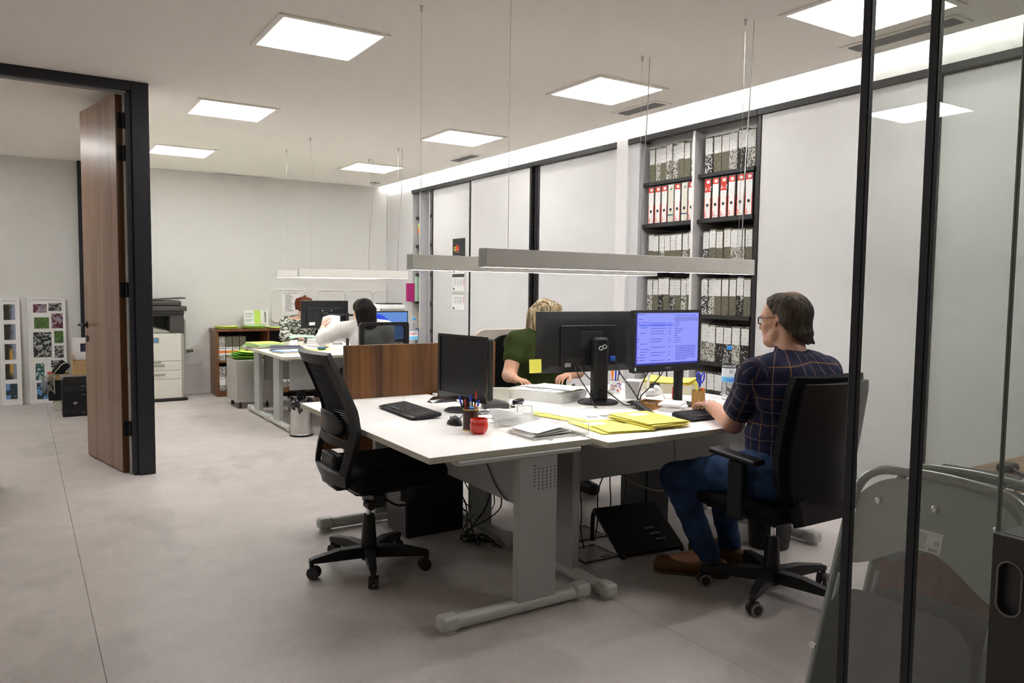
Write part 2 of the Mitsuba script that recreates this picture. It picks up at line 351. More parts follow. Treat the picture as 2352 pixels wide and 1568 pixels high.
# cove along the cabinet wall
put('cove_light', box(LIP+0.003, LIP+0.012, YF+0.05, YB-0.05, 2.86, 2.895), 'mat_white', emit=[COVE_RADIANCE*c for c in (1.0, 0.98, 0.95)],
    label='long bright cove strip above the white cabinets', cat='cove light')
put('trim_2', cbox(4.50, 4.53, YF, YB, 2.695, 2.79, 0.002), 'mat_white', kind='structure')
put('trim_3', box(4.62, 4.66, YF, YB, 2.60, 2.98), 'mat_white', kind='structure')
put('trim_4', box(LIP-0.012, LIP, YF, YB, CEIL-0.001, 2.90), 'mat_white', kind='structure')

# air vents in the ceiling
def vent(y0, y1, label):
    t = thing('air_vent', label, 'air vent', 'slotted air vents in the ceiling')
    x0, x1 = 4.07, 4.25
    put('frame', prism(sg.box(x0, y0, x1, y1).difference(sg.box(x0+0.03, y0+0.03, x1-0.03, y1-0.03)), 0.008, 'z', CEIL-0.008), 'mat_ceiling', t)
    put('backing', box(x0+0.03, x1-0.03, y0+0.03, y1-0.03, CEIL-0.0012, CEIL+0.001), 'mat_black', t)
    for k in range(4):
        x = x0+0.048+k*0.028
        put('slat', mv(box(-0.011, 0.011, y0+0.03, y1-0.03, -0.001, 0.001), x, 0, CEIL-0.005, ry=35), 'mat_mid_grey', t)
    put('lever', cyl((x0+0.16, y1-0.04, CEIL-0.004), (x0+0.16, y1-0.04, CEIL-0.045), 0.003, n=8), 'mat_white', t)
vent(4.42, 4.93, 'slotted ceiling vent behind the second light panel of the right row')
vent(7.26, 7.80, 'slotted ceiling vent farthest along the cabinet wall')
vent(2.20, 2.87, 'slotted ceiling vent seen partly behind the glass partition')
t = thing('linear_diffuser', 'slim linear air slot where the ceiling meets the back wall', 'air vent')
put('frame', cbox(2.12, 2.86, YB-0.075, YB-0.005, CEIL-0.008, CEIL, 0.002), 'mat_white', t)
put('slot', box(2.15, 2.83, YB-0.045, YB-0.025, CEIL-0.0092, CEIL-0.008), 'mat_mid_grey', t)
t = thing('smoke_detector', 'round white smoke detector on the ceiling near the back corner', 'smoke detector')
put('base', lathe([(0, CEIL-0.012), (0.06, CEIL-0.012), (0.062, CEIL)], 24, 4.15, 10.05), 'mat_mid_grey', t)
put('cap', lathe([(0, CEIL-0.045), (0.035, CEIL-0.043), (0.048, CEIL-0.03), (0.05, CEIL-0.012)], 24, 4.15, 10.05), 'mat_white', t)

# ---------------- doorway on the left ----------------
d = thing('door_1', kind='structure')
put('post', cbox(0.70, 0.812, 6.13, 6.25, 0, CEIL, 0.003), 'mat_black_frame', d)
put('rebate', cbox(0.668, 0.70, 6.155, 6.25, 0, 2.76, 0.002), 'mat_black_frame', d)
put('header', cbox(-0.22, 0.70, 6.13, 6.25, 2.755, CEIL, 0.003), 'mat_black_frame', d)
put('jamb', cbox(-0.22, -0.148, 6.13, 6.25, 0, 2.755, 0.003), 'mat_black_frame', d)
put('track', cbox(-0.148, 0.668, 6.16, 6.22, 2.74, 2.755, 0.001), 'mat_mid_grey', d)
hx, hy, ang = 0.652, 6.275, math.degrees(math.atan2(7.08-6.275, 0.478-0.652))
L = at(hx, hy, 0, ang)
lf = put('leaf', cbox(0, 0.82, -0.0, 0.045, 0.01, 2.745, 0.002), 'mat_door_wood', d, at=L)
put('edge_band', box(-0.002, 0.0, 0.0, 0.045, 0.01, 2.745), 'mat_door_edge', lf, at=L)
put('handle', cat(cyl((0.765, 0.045, 1.065), (0.765, 0.10, 1.065), 0.010), rbox(0.64, 0.775, 0.092, 0.112, 1.055, 1.077, 0.008), cyl((0.765, 0.045, 1.065), (0.765, 0.052, 1.065), 0.026)), 'mat_black_plastic', lf, at=L)
put('lock_plate', cyl((0.765, 0.045, 0.955), (0.765, 0.051, 0.955), 0.026), 'mat_black_plastic', lf, at=L)
for z in (2.56, 2.33, 1.35, 0.33):
    h = cat(cbox(0.655, 0.672, 6.235, 6.262, z-0.055, z+0.055, 0.001), cyl((0.658, 6.262, z-0.055), (0.658, 6.262, z+0.055), 0.009, n=12), mv(cbox(-0.004, 0.0, 0.0, 0.038, z-0.055, z+0.055, 0.001), hx, hy, 0, rz=ang))
    put('hinge', h, 'mat_black_plastic', d)
# ---------------- pendant lamps ----------------
def pendant(x0, x1, y, wires, label, group=None, cable=None):
    t = thing('pendant_lamp', label, 'pendant lamp', group)
    z0, z1, w = 1.482, 1.562, 0.03
    put('housing', cat(cbox(x0, x1, y-w, y+w, z0+0.006, z1, 0.002), box(x0, x1, y-w, y-w+0.003, z0, z0+0.007), box(x0, x1, y+w-0.003, y+w, z0, z0+0.007)), 'mat_aluminium', t)
    put('end_cap', box(x0-0.0015, x0, y-w, y+w, z0, z1), 'mat_metal_light', t); put('end_cap', box(x1, x1+0.0015, y-w, y+w, z0, z1), 'mat_metal_light', t)
    put('diffuser', box(x0+0.01, x1-0.01, y-w+0.0035, y+w-0.0035, z0+0.001, z0+0.0058), 'mat_white', t, emit=[PENDANT_RADIANCE*c for c in (1, 0.98, 0.94)])
    for wx in wires:
        put('wire', cyl((wx, y, z1), (wx, y, CEIL-0.02), 0.0011, n=5), 'mat_steel', t)
        put('ceiling_gripper', cat(cyl((wx, y, CEIL-0.028), (wx, y, CEIL-0.002), 0.007, n=12), cyl((wx, y, CEIL-0.003), (wx, y, CEIL), 0.011, n=12)), 'mat_steel', t)
    if cable is not None:
        c = [(cable+0.028*math.sin(3.1*s+1.3)*s*(1-s)*4*0.7+0.03*(1-s)-0.02*s, y-0.012+0.01*math.sin(5*s), CEIL-s*(CEIL-z1)) for s in np.linspace(0, 1, 26)]
        put('cable', tube(c, 0.0031, 6), 'mat_steel', t)
pendant(1.672, 3.36, 2.862, (1.80, 3.262), 'long aluminium pendant lamp in front, hanging over the nearer white desks', cable=3.285)
pendant(1.70, 3.395, 3.655, (1.762, 3.257), 'long aluminium pendant lamp just behind the front one', cable=3.275)
pendant(2.28, 3.43, 7.43, (2.405, 3.325), 'short pendant lamp in front over the far desk group', cable=3.335)
pendant(2.29, 3.43, 8.24, (2.41, 3.335), 'short pendant lamp at the back over the far desk group', cable=3.345)
# ---------------- cabinet wall on the right ----------------
XC, ZB, ZT = 4.50, 0.05, 2.65
def rail(parent, y0, y1): put('top_rail', cbox(XC-0.02, XC+0.03, y0, y1, 2.65, 2.695, 0.002), 'mat_black', parent)
def sliding_door(parent, y0, y1, dx=0.0, edges='lr'):
    k = put('door', cbox(XC+dx, XC+dx+0.02, y0, y1, ZB+0.02, 2.65, 0.002), 'mat_door_white', parent)
    w = 0.028
    if 'l' in edges: put('edge_profile', cbox(XC+dx-0.008, XC+dx+0.024, y1, y1+w, ZB+0.02, 2.65, 0.002), 'mat_black', k)
    if 'r' in edges: put('edge_profile', cbox(XC+dx-0.008, XC+dx+0.024, y0-w, y0, ZB+0.02, 2.65, 0.002), 'mat_black', k)
def carcass(parent, y0, y1):
    put('plinth', box(XC+0.03, XC+0.10, y0, y1, 0, ZB), 'mat_black', parent)
    put('bottom_panel', box(XC+0.03, XC+0.44, y0, y1, ZB, ZB+0.02), 'mat_shelf_black', parent)
    put('back_panel', box(XC+0.44, XC+0.45, y0, y1, ZB, 2.695), 'mat_grey_white', parent)
    put('top_panel', box(XC+0.03, XC+0.44, y0, y1, 2.68, 2.695), 'mat_shelf_black', parent)
SH = (0.47, 0.84, 1.205, 1.575, 1.955, 2.308)
def shelf(parent, y0, y1, z): put('shelf', cbox(XC+0.045, XC+0.44, y0, y1, z-0.03, z, 0.002), 'mat_shelf_black', parent)

c1 = thing('storage_cabinet', 'white wall cabinet in the far corner, a narrow open bay beside two sliding doors', 'cabinet')
carcass(c1, 6.652, 9.575); rail(c1, 6.652, 9.578)
put('end_panel', cbox(XC, XC+0.45, 9.58, 10.44, 0, 2.695, 0.002), 'mat_door_white', c1)
put('divider', cbox(XC, XC+0.42, 9.345, 9.375, ZB, 2.66, 0.002), 'mat_grey_white', c1)
put('side_panel', cbox(XC+0.04, XC+0.42, 9.15, 9.17, ZB, 2.66, 0.002), 'mat_grey_white', c1)
for z in (0.47, 0.84, 1.205, 1.585, 1.965, 2.345):
    shelf(c1, 9.375, 9.58, z); shelf(c1, 9.06, 9.15, z)
sliding_door(c1, 8.035, 9.02, 0.028, 'lr'); sliding_door(c1, 6.735, 7.985, 0.0, 'lr')
put('rear_edge', cbox(XC+0.03, XC+0.06, 6.653, 6.70, ZB, 2.65, 0.002), 'mat_black', c1)

c2 = thing('storage_cabinet', 'white wall cabinet with one sliding door and an open bay packed with binders', 'cabinet')
carcass(c2, 3.802, 6.648); rail(c2, 5.337, 6.648); rail(c2, 3.802, 5.188)
sliding_door(c2, 5.34, 6.60, 0.028, 'l')
put('pillar', cbox(XC-0.022, XC+0.03, 5.19, 5.335, 0, 2.70, 0.002), 'mat_white', c2)
put('side_panel', cbox(XC, XC+0.44, 5.06, 5.19, ZB, 2.65, 0.002), 'mat_grey_white', c2)
put('divider', cbox(XC+0.005, XC+0.44, 4.42, 4.445, ZB, 2.65, 0.002), 'mat_white', c2)
put('side_panel', cbox(XC+0.06, XC+0.44, 3.803, 3.865, ZB, 2.65, 0.002), 'mat_shelf_black', c2)
for z in SH: shelf(c2, 4.445, 5.06, z); shelf(c2, 3.865, 4.42, z)

c3 = thing('storage_cabinet', 'white wall cabinet with closed sliding doors running behind the glass partition', 'cabinet')
carcass(c3, YF+0.02, 3.798); rail(c3, YF+0.02, 3.798)
sliding_door(c3, 2.56, 3.77, 0.0, 'lr'); sliding_door(c3, 1.22, 2.50, 0.028, 'l'); sliding_door(c3, -0.10, 1.19, 0.0, 'lr'); sliding_door(c3, -2.5, -0.13, 0.028, 'r')

# ---------------- binders and archive boxes ----------------
random.seed(4)
_BX = {}
def archive_ply(w, h):
    k = (round(w, 3), round(h, 3))
    if k not in _BX:
        lh = h*0.44
        _BX[k] = (mikit.ply(cbox(0, 0.27, -w/2, w/2, 0, h, 0.002), smooth=False), mikit.ply(box(-0.0012, 0.0, -w/2+0.003, w/2-0.003, h-lh-0.012, h-0.012), smooth=False))
    return _BX[k]
KN = {'o': ('box_olive', 'olive grey'), 'l': ('box_light', 'light speckled'), 'm': ('box_mid', 'black and white speckled'), 'd': ('box_dark', 'dark marbled')}
def archive_box(x, y, z, w, h, kind, label, group):
    a, b = archive_ply(w, h); m, nm = KN[kind]; z += 0.0006
    t = thing('archive_box', label % nm, 'archive box', group)
    put('body', a, 'mat_'+m, t, at=at(x, y, z)); put('spine_label', b, 'mat_box_label', t, at=at(x, y, z))
W = 0.074
_lv = dict(body=mikit.ply(cbox(0, 0.28, -W/2, W/2, 0, 0.315, 0.003), smooth=False),
    lab=mikit.ply(box(-0.001, 0.0, -W/2+0.007, W/2-0.007, 0.006, 0.305), smooth=False),
    low=mikit.ply(cat(box(-0.0014, -0.0006, -W/2+0.004, -W/2+0.010, 0.006, 0.16), box(-0.0014, -0.0006, W/2-0.010, W/2-0.004, 0.006, 0.16), box(-0.0014, -0.0008, -W/2+0.02, W/2-0.02, 0.02, 0.022), box(-0.0014, -0.0008, W/2-0.022, W/2-0.016, 0.012, 0.05)), smooth=False),
    top=mikit.ply(prism(sg.box(-W/2+0.007, 0.262, W/2-0.007, 0.305).difference(rrect(-0.021, 0.012, 0.272, 0.296, 0.008)), 0.0006, 'x', -0.0018), smooth=False),
    big=mikit.ply(box(-0.0018, -0.0012, -W/2+0.007, W/2-0.007, 0.205, 0.262), smooth=False),
    az=mikit.ply(on_wall(text('A-Z', 0.026, 0.0006, True), (-0.0018, 0.029, 0.218), (0, -1, 0), (0, 0, 1)), smooth=False),
    gtop=mikit.ply(cat(prism(sg.Point(0, 0.275).buffer(0.013).difference(sg.Point(0.005, 0.279).buffer(0.010)), 0.0006, 'x', -0.0016), box(-0.0016, -0.001, -W/2+0.007, W/2-0.007, 0.055, 0.065)), smooth=False),
    hole=mikit.ply(cat(cyl((-0.0022, 0, 0.105), (-0.0008, 0, 0.105), 0.0125, n=16)), smooth=False))
def lever_arch(x, y, z, kind, label, group):
    t = thing('ring_binder', label, 'binder', group); A = at(x, y, z+0.0006)
    put('body', _lv['body'], 'mat_dark_grey' if kind != 'g' else 'mat_mid_grey', t, at=A)
    s = put('spine_label', _lv['lab'], 'mat_paper' if kind != 'g' else 'mat_ivory', t, at=A)
    if kind == 'g': put('print', _lv['gtop'], 'mat_teal', s, at=A)
    else:
        put('print', _lv['low'], 'mat_print_red', s, at=A); put('logo_block', _lv['top'], 'mat_print_red', s, at=A)
        if kind == 'R': put('index_block', _lv['big'], 'mat_print_red', s, at=A); put('index_letters', _lv['az'], 'mat_paper', s, at=A)
    put('finger_hole', _lv['hole'], 'mat_print_black', t, at=A)
NTH = ['first', 'second', 'third', 'fourth', 'fifth', 'sixth', 'seventh', 'eighth']
ROWS = [('top', 2.308, 'olollool', 'moolDl'), ('second', 1.955, 'rrrgrgr', 'RrRrrr'), ('third', 1.575, 'oolooolo', 'mooollo'), ('fourth', 1.205, 'lodomolo', 'mloooDo'), ('fifth', 0.84, 'lloloml', 'llddld'), ('sixth', 0.47, 'ldoolo', 'oddool')]
for nm, z, Ls, Rs in ROWS:
    for side, s, ya, yb in (('left', Ls, 4.995, 4.452), ('right', Rs, 4.362, 3.872)):
        n = len(s); pitch = (ya-yb)/n
        for i, c in enumerate(s):
            y = ya-(i+0.5)*pitch
            where = '%s on the %s shelf of the %s column' % (NTH[i], nm, side)
            if c in 'rRg':
                lever_arch(XC+0.05+0.006*random.random(), y, z, c, ('white binder with red A-Z label, ' if c == 'R' else 'white and green binder, ' if c == 'g' else 'white binder with red print, ')+where, 'lever arch binders on the second shelf')
            else:
                archive_box(XC+0.055+0.012*random.random(), y, z, min(pitch-0.002, 0.078), (0.285 if nm not in ('top',) else 0.28)+random.choice((0, 0, 0.012)), c.lower(), '%s archive box, '+where, 'archive boxes in the open cabinet bay')
# few things on the far narrow shelves
archive_box(XC+0.06, 9.50, 1.965, 0.075, 0.30, 'l', '%s archive box alone on an upper shelf of the far corner cabinet', None)
k = thing('adhesive_note', 'green and orange notes on the far archive box', 'sticky notes')
put('green_note', box(XC+0.0565, XC+0.0595, 9.465, 9.535, 2.20, 2.255), 'mat_lime', k); put('orange_note', box(XC+0.0565, XC+0.0595, 9.465, 9.535, 2.12, 2.195), 'mat_orange', k)
put('binder', cbox(XC+0.0, XC+0.28, 9.455, 9.515, 1.2056, 1.535, 0.004), 'mat_green_pale', label='pale green folder upright beside the magenta one in the far corner cabinet', cat='binder')
put('binder', cbox(XC-0.10, XC+0.2, 9.525, 9.575, 1.2056, 1.45, 0.004), 'mat_magenta', label='magenta folder jutting out of the far corner cabinet', cat='binder')
put('binder', cbox(XC+0.03, XC+0.3, 9.40, 9.45, 0.8406, 1.06, 0.004), 'mat_deep_yellow', label='yellow folder low in the far corner cabinet above the bottle', cat='binder')

# ---------------- calendar on the sliding door ----------------
k = thing('wall_calendar', 'hanging wall calendar with black header and month sheets on the sliding door', 'calendar')
xf = XC+0.028-0.003
put('header', box(xf-0.002, xf, 8.165, 8.475, 1.66, 1.995), 'mat_print_black', k)
hd = k+'__header'
put('logo', on_wall(text('G', 0.055, 0.0008, True), (xf-0.0022, 8.445, 1.845), (0, -1, 0), (0, 0, 1)), 'mat_deep_yellow', hd)
put('logo_mark', cat(box(xf-0.003, xf-0.002, 8.345, 8.385, 1.84, 1.92), box(xf-0.003, xf-0.002, 8.31, 8.342, 1.84, 1.90)), 'mat_print_red', hd)
put('small_print', cat(*[box(xf-0.003, xf-0.002, 8.29-0.1*(i > 2), 8.31+0.1*(i < 3), 1.86-0.035*i, 1.865-0.035*i) for i in range(5)], *[box(xf-0.003, xf-0.002, 8.195, 8.29, 1.76-0.014*i, 1.765-0.014*i) for i in range(5)]), 'mat_mid_grey', hd)
for j, (za, zb, band) in enumerate(((1.57, 1.66, 'mat_paper'), (1.36, 1.57, 'mat_dark_grey'), (1.12, 1.355, 'mat_metal_light'))):
    s = put('month_sheet', box(xf-0.0015, xf, 8.17, 8.48, za, zb), 'mat_paper', k)
    if j:
        put('band', box(xf-0.0022, xf-0.0015, 8.172, 8.478, zb-0.045, zb-0.005), band, s)
        put('day_figures', cat(*[box(xf-0.0022, xf-0.0015, 8.44-0.041*a-0.016, 8.44-0.041*a, zb-0.08-0.017*b, zb-0.069-0.017*b) for a in range(6) for b in range(5)]), 'mat_print_grey', s)
        put('sunday_figures', cat(*[box(xf-0.0022, xf-0.0015, 8.178, 8.194, zb-0.08-0.017*b, zb-0.069-0.017*b) for b in range(5)]), 'mat_print_red', s)
    put('emblem', mv(box(xf-0.0022, xf-0.0015, -0.02, 0.02, -0.008, 0.012), 0, 8.44, za+0.022, rx=25), 'mat_leather_dark', s)
put('paper_strip', box(xf-0.0015, xf+0.0, 8.065, 8.10, 1.35, 1.62), 'mat_paper', label='narrow white paper strip taped beside the calendar', cat='paper strip')
# ---------------- desks ----------------
DT = 0.73
def t_leg(parent, c, along, half=0.36, holes=False, shift=0.0):
    """cantilever leg: flat column on a long rounded foot; c = centre on the floor, along 'x' or 'y' = the foot's direction"""
    M = at(c[0], c[1], 0, 0 if along == 'x' else 90)
    foot = tube([(-half+0.07, 0, 0.038), (half-0.07, 0, 0.038)], 0.030, 14, sx=1.0)
    k = put('leg', cbox(-0.10+shift, 0.10+shift, -0.022, 0.022, 0.05, DT-0.048, 0.004), 'mat_metal_grey', parent, at=M)
    put('foot_bar', foot, 'mat_metal_light', k, at=M)
    for s in (-1, 1):
        put('foot_cap', cat(rbox(s*(half-0.035)-0.045, s*(half-0.035)+0.045, -0.036, 0.036, 0.012, 0.075, 0.018), cyl((s*(half-0.035), 0, 0.0005), (s*(half-0.035), 0, 0.014), 0.03)), 'mat_metal_light', k, at=M)
    put('bracket', cbox(-half+0.06, half-0.06, -0.03, 0.03, DT-0.05, DT-0.027, 0.006), 'mat_metal_light', k, at=M)
    if holes:
        ds = [cyl((0.0+i*0.021+shift+0.0-0.02, -0.0226, 0.545+j*0.0145-0.006*math.cos((i-2.5)/2.0)+(0.012 if i < 1 else 0)), (0.0+i*0.021+shift-0.02, -0.0215, 0.545+j*0.0145-0.006*math.cos((i-2.5)/2.0)+(0.012 if i < 1 else 0)), 0.0034, n=8) for i in range(6) for j in range(7)]
        put('perforation', cat(*ds), 'mat_print_black', k, at=M)
    return k
def desk(x0, x1, y0, y1, label, legs, panel, group=None):
    t = thing('office_desk', label, 'desk', group)
    top = put('desktop', cbox(x0, x1, y0, y1, DT-0.026, DT-0.001, 0.001), 'mat_desk_edge', t)
    put('laminate', box(x0+0.0005, x1-0.0005, y0+0.0005, y1-0.0005, DT-0.0012, DT), 'mat_desk_top', top)
    for l in legs: t_leg(t, *l)
    put('modesty_panel', cbox(*panel, 0.375, DT-0.05, 0.002), 'mat_metal_grey', t)
    return t
dA = desk(1.325, 2.128, 2.665, 4.305, 'white desk with the red pot, the empty mesh chair pulled up to it',
    [((1.76, 2.69), 'x', 0.37, True, 0.085), ((1.775, 4.22), 'x', 0.37, False, 0.06)], (1.945, 1.962, 2.74, 4.18))
dB = desk(2.138, 3.74, 2.56, 3.366, 'white desk where the man in the checked shirt works', [((2.205, 2.97), 'y', 0.37), ((3.67, 2.97), 'y', 0.37)], (2.26, 3.63, 3.20, 3.217))
dC = desk(2.138, 3.74, 3.370, 4.175, 'white desk where the woman in the green top works', [((2.205, 3.78), 'y', 0.37), ((3.67, 3.78), 'y', 0.37)], (2.26, 3.63, 3.52, 3.537))
FA = 'white desks of the far group'
dD = desk(2.05, 3.66, 7.19, 7.975, 'far white desk nearest the camera, where the woman in white sits', [((2.14, 7.60), 'y', 0.38, False, 0.06), ((3.58, 7.60), 'y', 0.38)], (2.2, 3.52, 7.46, 7.478))
dE = desk(2.05, 3.66, 7.980, 8.765, 'far white desk against which the red-haired woman sits', [((2.14, 8.38), 'y', 0.38, False, 0.03), ((3.58, 8.38), 'y', 0.38)], (2.2, 3.52, 8.40, 8.418))
# thin cord clipped to the modesty panel of the first desk
k = thing('cord', 'thin dark cord hanging on the grey panel under the first white desk', 'cord')
put('strand', tube(curve([(1.941, 3.36, 0.505), (1.940, 3.28, 0.53), (1.940, 3.10, 0.585)], 6), 0.0028, 6), 'mat_black', k)
put('strand', tube(curve([(1.940, 3.27, 0.532), (1.938, 3.2, 0.46), (1.938, 3.13, 0.41), (1.938, 3.06, 0.38)], 6), 0.0028, 6), 'mat_black', k)

# ---------------- walnut screen at the far end of the first desk ----------------
k = thing('walnut_screen', 'walnut screen panel rising behind the first white desk', 'screen panel')
put('upper_panel', cbox(1.59, 2.62, 4.3065, 4.332, 0.40, 1.047, 0.002), 'mat_walnut', k)
put('lower_panel', cbox(1.462, 1.86, 4.3335, 4.36, 0.44, 0.70, 0.002), 'mat_walnut', k)
put('support', box(1.80, 1.84, 4.335, 4.36, 0.0005, 0.438), 'mat_black', k)

# ---------------- office chairs ----------------
def star_base(t, cx, cy, rot, r=0.30, hub_z=0.10, grey=False, top=0.42, tilt=0.0):
    """five legs with castors, hub, gas lift"""
    put('hub', lathe([(0, 0.045), (0.036, 0.045), (0.042, 0.07), (0.040, 0.10), (0.030, 0.255), (0.026, 0.27), (0, 0.27)], 20, cx, cy), 'mat_black_plastic', t)
    put('gas_lift', cyl((cx, cy, 0.268), (cx, cy, top), 0.014, n=16), 'mat_chrome', t)
    for i in range(5):
        a = rot+72*i; M = at(cx, cy, 0, a)
        lg = hull([(x, y, z) for x, w, za, zb in ((0.02, 0.026, 0.06, 0.115), (0.16, 0.022, 0.085, 0.118), (r-0.005, 0.016, 0.078, 0.098), (r+0.01, 0.012, 0.072, 0.09)) for y in (-w, w) for z in (za, zb)] )
        k = put('leg', cat(lg, cyl((r, 0, 0.05), (r, 0, 0.085), 0.011, n=10)), 'mat_black_plastic', t, at=M)
        w = 0.029
        wh = cat(*[mv(cyl((0, s*0.006, 0), (0, s*0.022, 0), w, n=22), r-0.012, 0, w+0.0005) for s in (-1, 1)], rbox(r-0.036, r+0.010, -0.012, 0.012, 0.022, 0.062, 0.012))
        sp = (37*i+11*rot) % 90-45
        put('castor', wh, 'mat_rubber', k, at=at(cx, cy, 0, a)@at(r, 0, 0, sp)@at(-r, 0, 0))
        for s in ((-1, 1) if grey else ()): put('rim', mv(lathe([(w*0.72, 0), (w*1.03, 0), (w*1.03, 0.003), (w*0.72, 0.003)], 22), r-0.012, s*0.024, w+0.0015, rx=90), 'mat_castor_grey', k, at=at(cx, cy, 0, a)@at(r, 0, 0, sp)@at(-r, 0, 0))

# the empty mesh chair: faces +x
def back_x(z):  # side profile of the backrest
    return np.interp(z, [0.47, 0.53, 0.62, 0.72, 0.82, 0.95, 1.09], [1.255, 1.235, 1.255, 1.285, 1.27, 1.215, 1.150])
Y0, Y1 = 3.29, 3.75
def bw(z): return np.interp(z, [0.47, 0.53, 0.62, 0.72, 0.85, 1.0, 1.09], [0.75, 0.93, 1.0, 1.0, 0.97, 0.92, 0.88])*(Y1-Y0)/2
def back_pt(u, z, bulge=0.035):
    """u in [-1,1] across the back (u=+1 far), z up"""
    y = (Y0+Y1)/2+u*bw(z); return np.stack([back_x(z)-bulge*(1-u*u)+0*y, y, z+0*y], -1)
ch = thing('office_chair', 'empty black mesh-back office chair at the white desk with the red pot', 'chair')
star_base(ch, 1.43, 3.54, 180, 0.29)
fr = []
for s in (-1, 1):
    fr.append(sheet(lambda u, v, s=s: back_pt(s*(1-0.24*u), 0.52+0.57*v), 4, 24, 0.026))
fr.append(sheet(lambda u, v: back_pt(-0.98+1.96*u, 1.045+0.045*v), 16, 3, 0.030))
fr.append(sheet(lambda u, v: back_pt(-0.95+1.9*u, 0.645+0.035*v), 16, 3, 0.024))
fr.append(sheet(lambda u, v: back_pt(-0.97+1.94*u, 0.47+0.065*v), 16, 3, 0.028))
bk = put('backrest', cat(*fr), 'mat_black_plastic', ch, smooth=40)
zs = np.arange(0.69, 1.045, 0.0105)
put('mesh_panel', cat(*[sheet(lambda u, v, z=z: back_pt(-0.80+1.6*u, z+0.0090*v, 0.03), 8, 1, 0.002) for z in zs]), 'mat_black_mesh', bk)
put('lumbar_pad', sheet(lambda u, v: back_pt((-0.62+1.24*u)*(1-0.35*(2*v-1)**2), 0.70+0.105*v, 0.06), 12, 8, 0.02), 'mat_black_plastic', bk, smooth=True)
put('seat', rbox(1.27, 1.755, 3.29, 3.79, 0.44, 0.545, 0.045, 4), 'mat_black_fabric', ch)
put('seat_shell', rbox(1.30, 1.70, 3.33, 3.75, 0.42, 0.445, 0.012), 'mat_black_plastic', ch)
put('back_support', cat(rbox(1.235, 1.42, 3.47, 3.61, 0.42, 0.475, 0.02), rbox(1.215, 1.275, 3.45, 3.63, 0.44, 0.60, 0.02)), 'mat_black_plastic', ch)
put('mechanism', cat(rbox(1.33, 1.56, 3.46, 3.62, 0.385, 0.44, 0.015), rbox(1.36, 1.42, 3.30, 3.46, 0.365, 0.43, 0.012)), 'mat_black_plastic', ch)
put('tension_knob', cyl((1.55, 3.36, 0.365), (1.56, 3.36, 0.44), 0.035), 'mat_black_plastic', ch); put('side_knob', cyl((1.34, 3.28, 0.385), (1.34, 3.34, 0.385), 0.02), 'mat_black_plastic', ch)
put('lever', tube(curve([(1.43, 3.54, 0.40), (1.46, 3.42, 0.372), (1.49, 3.34, 0.355), (1.52, 3.30, 0.362)], 6), 0.006, 8), 'mat_black_plastic', ch)

# the man's chair: faces +y
ch = thing('office_chair', 'black high-backed office chair with armrest, the man in the checked shirt sits on it', 'chair')
cx, cy = 2.90, 2.29
star_base(ch, cx, cy, 205, 0.31, grey=True, top=0.385)
def shell2(u, v):
    z = 0.50+0.53*v; w = np.interp(v, [0, 0.12, 0.5, 0.9, 1.0], [0.20, 0.238, 0.245, 0.235, 0.215]); x = 2.885+(2*u-1)*w
    y = 1.995-0.055*np.interp(v, [0, 0.35, 1], [0.2, 0.0, 1.0])+0.055*(2*u-1)**2
    return np.stack([x, y+0*u, z+0*u], -1)
put('back_cushion', sheet(lambda u, v: shell2(u, v)+np.array([0, 0.035, 0.012]), 18, 18, 0.05), 'mat_black_fabric', ch, smooth=50)
put('back_shell', sheet(lambda u, v: shell2(0.04+0.92*u, 0.02+0.955*v)-np.array([0, 0.008, 0]), 18, 18, 0.026), 'mat_black_plastic', ch, smooth=50)
put('lower_shell', hull([(x, y, z) for x, y, z in ((2.68, 1.99, 0.53), (3.09, 1.99, 0.53), (2.72, 1.99, 0.42), (3.05, 1.99, 0.42), (2.80, 2.10, 0.37), (2.98, 2.10, 0.37), (2.72, 2.075, 0.46), (3.05, 2.075, 0.46))]), 'mat_black_plastic', ch)
put('seat', rbox(2.66, 3.13, 2.08, 2.56, 0.395, 0.465, 0.035, 4), 'mat_black_fabric', ch)
put('seat_shell', rbox(2.70, 3.09, 2.12, 2.52, 0.38, 0.398, 0.01), 'mat_black_plastic', ch)
for s, ax in ((-1, 2.615), (1, 3.185)):
    k = put('armrest', cat(rbox(ax-0.022, ax+0.022, 2.22, 2.30, 0.40, 0.66, 0.012), rbox(min(ax, ax-s*0.1), max(ax, ax-s*0.1), 2.23, 2.29, 0.405, 0.425, 0.008)), 'mat_black_plastic', ch)
    put('arm_pad', mv(rbox(-0.038, 0.038, -0.13, 0.13, -0.012, 0.014, 0.011), ax, 2.27, 0.675, rx=4), 'mat_black_plastic', k)
# ---------------- things on the near desks ----------------
scene['mat_clear'] = {'type': 'thindielectric', 'int_ior': 1.49, 'specular_transmittance': rgb((0.95, 0.95, 0.94))}
scene['mat_pet'] = {'type': 'thindielectric', 'int_ior': 1.4, 'specular_transmittance': rgb((0.93, 0.95, 0.96))}
scene['mat_water'] = {'type': 'dielectric', 'int_ior': 1.33, 'ext_ior': 1.0}
scene['mat_glass'] = {'type': 'thindielectric', 'int_ior': 1.5, 'specular_transmittance': rgb((0.93, 0.95, 0.94))}
mat('frosted', (0.80, 0.80, 0.77), 0.35, spec=0.5)
mat('frosted_grey', (0.55, 0.56, 0.57), 0.3, spec=0.5)
mat('beige_tray', (0.60, 0.57, 0.42), 0.45)
mat('gloss_black', (0.008, 0.008, 0.009), 0.12, spec=0.6)
mat('screen_off', (0.012, 0.012, 0.013), 0.22, spec=0.35)
Z0 = DT+0.0006
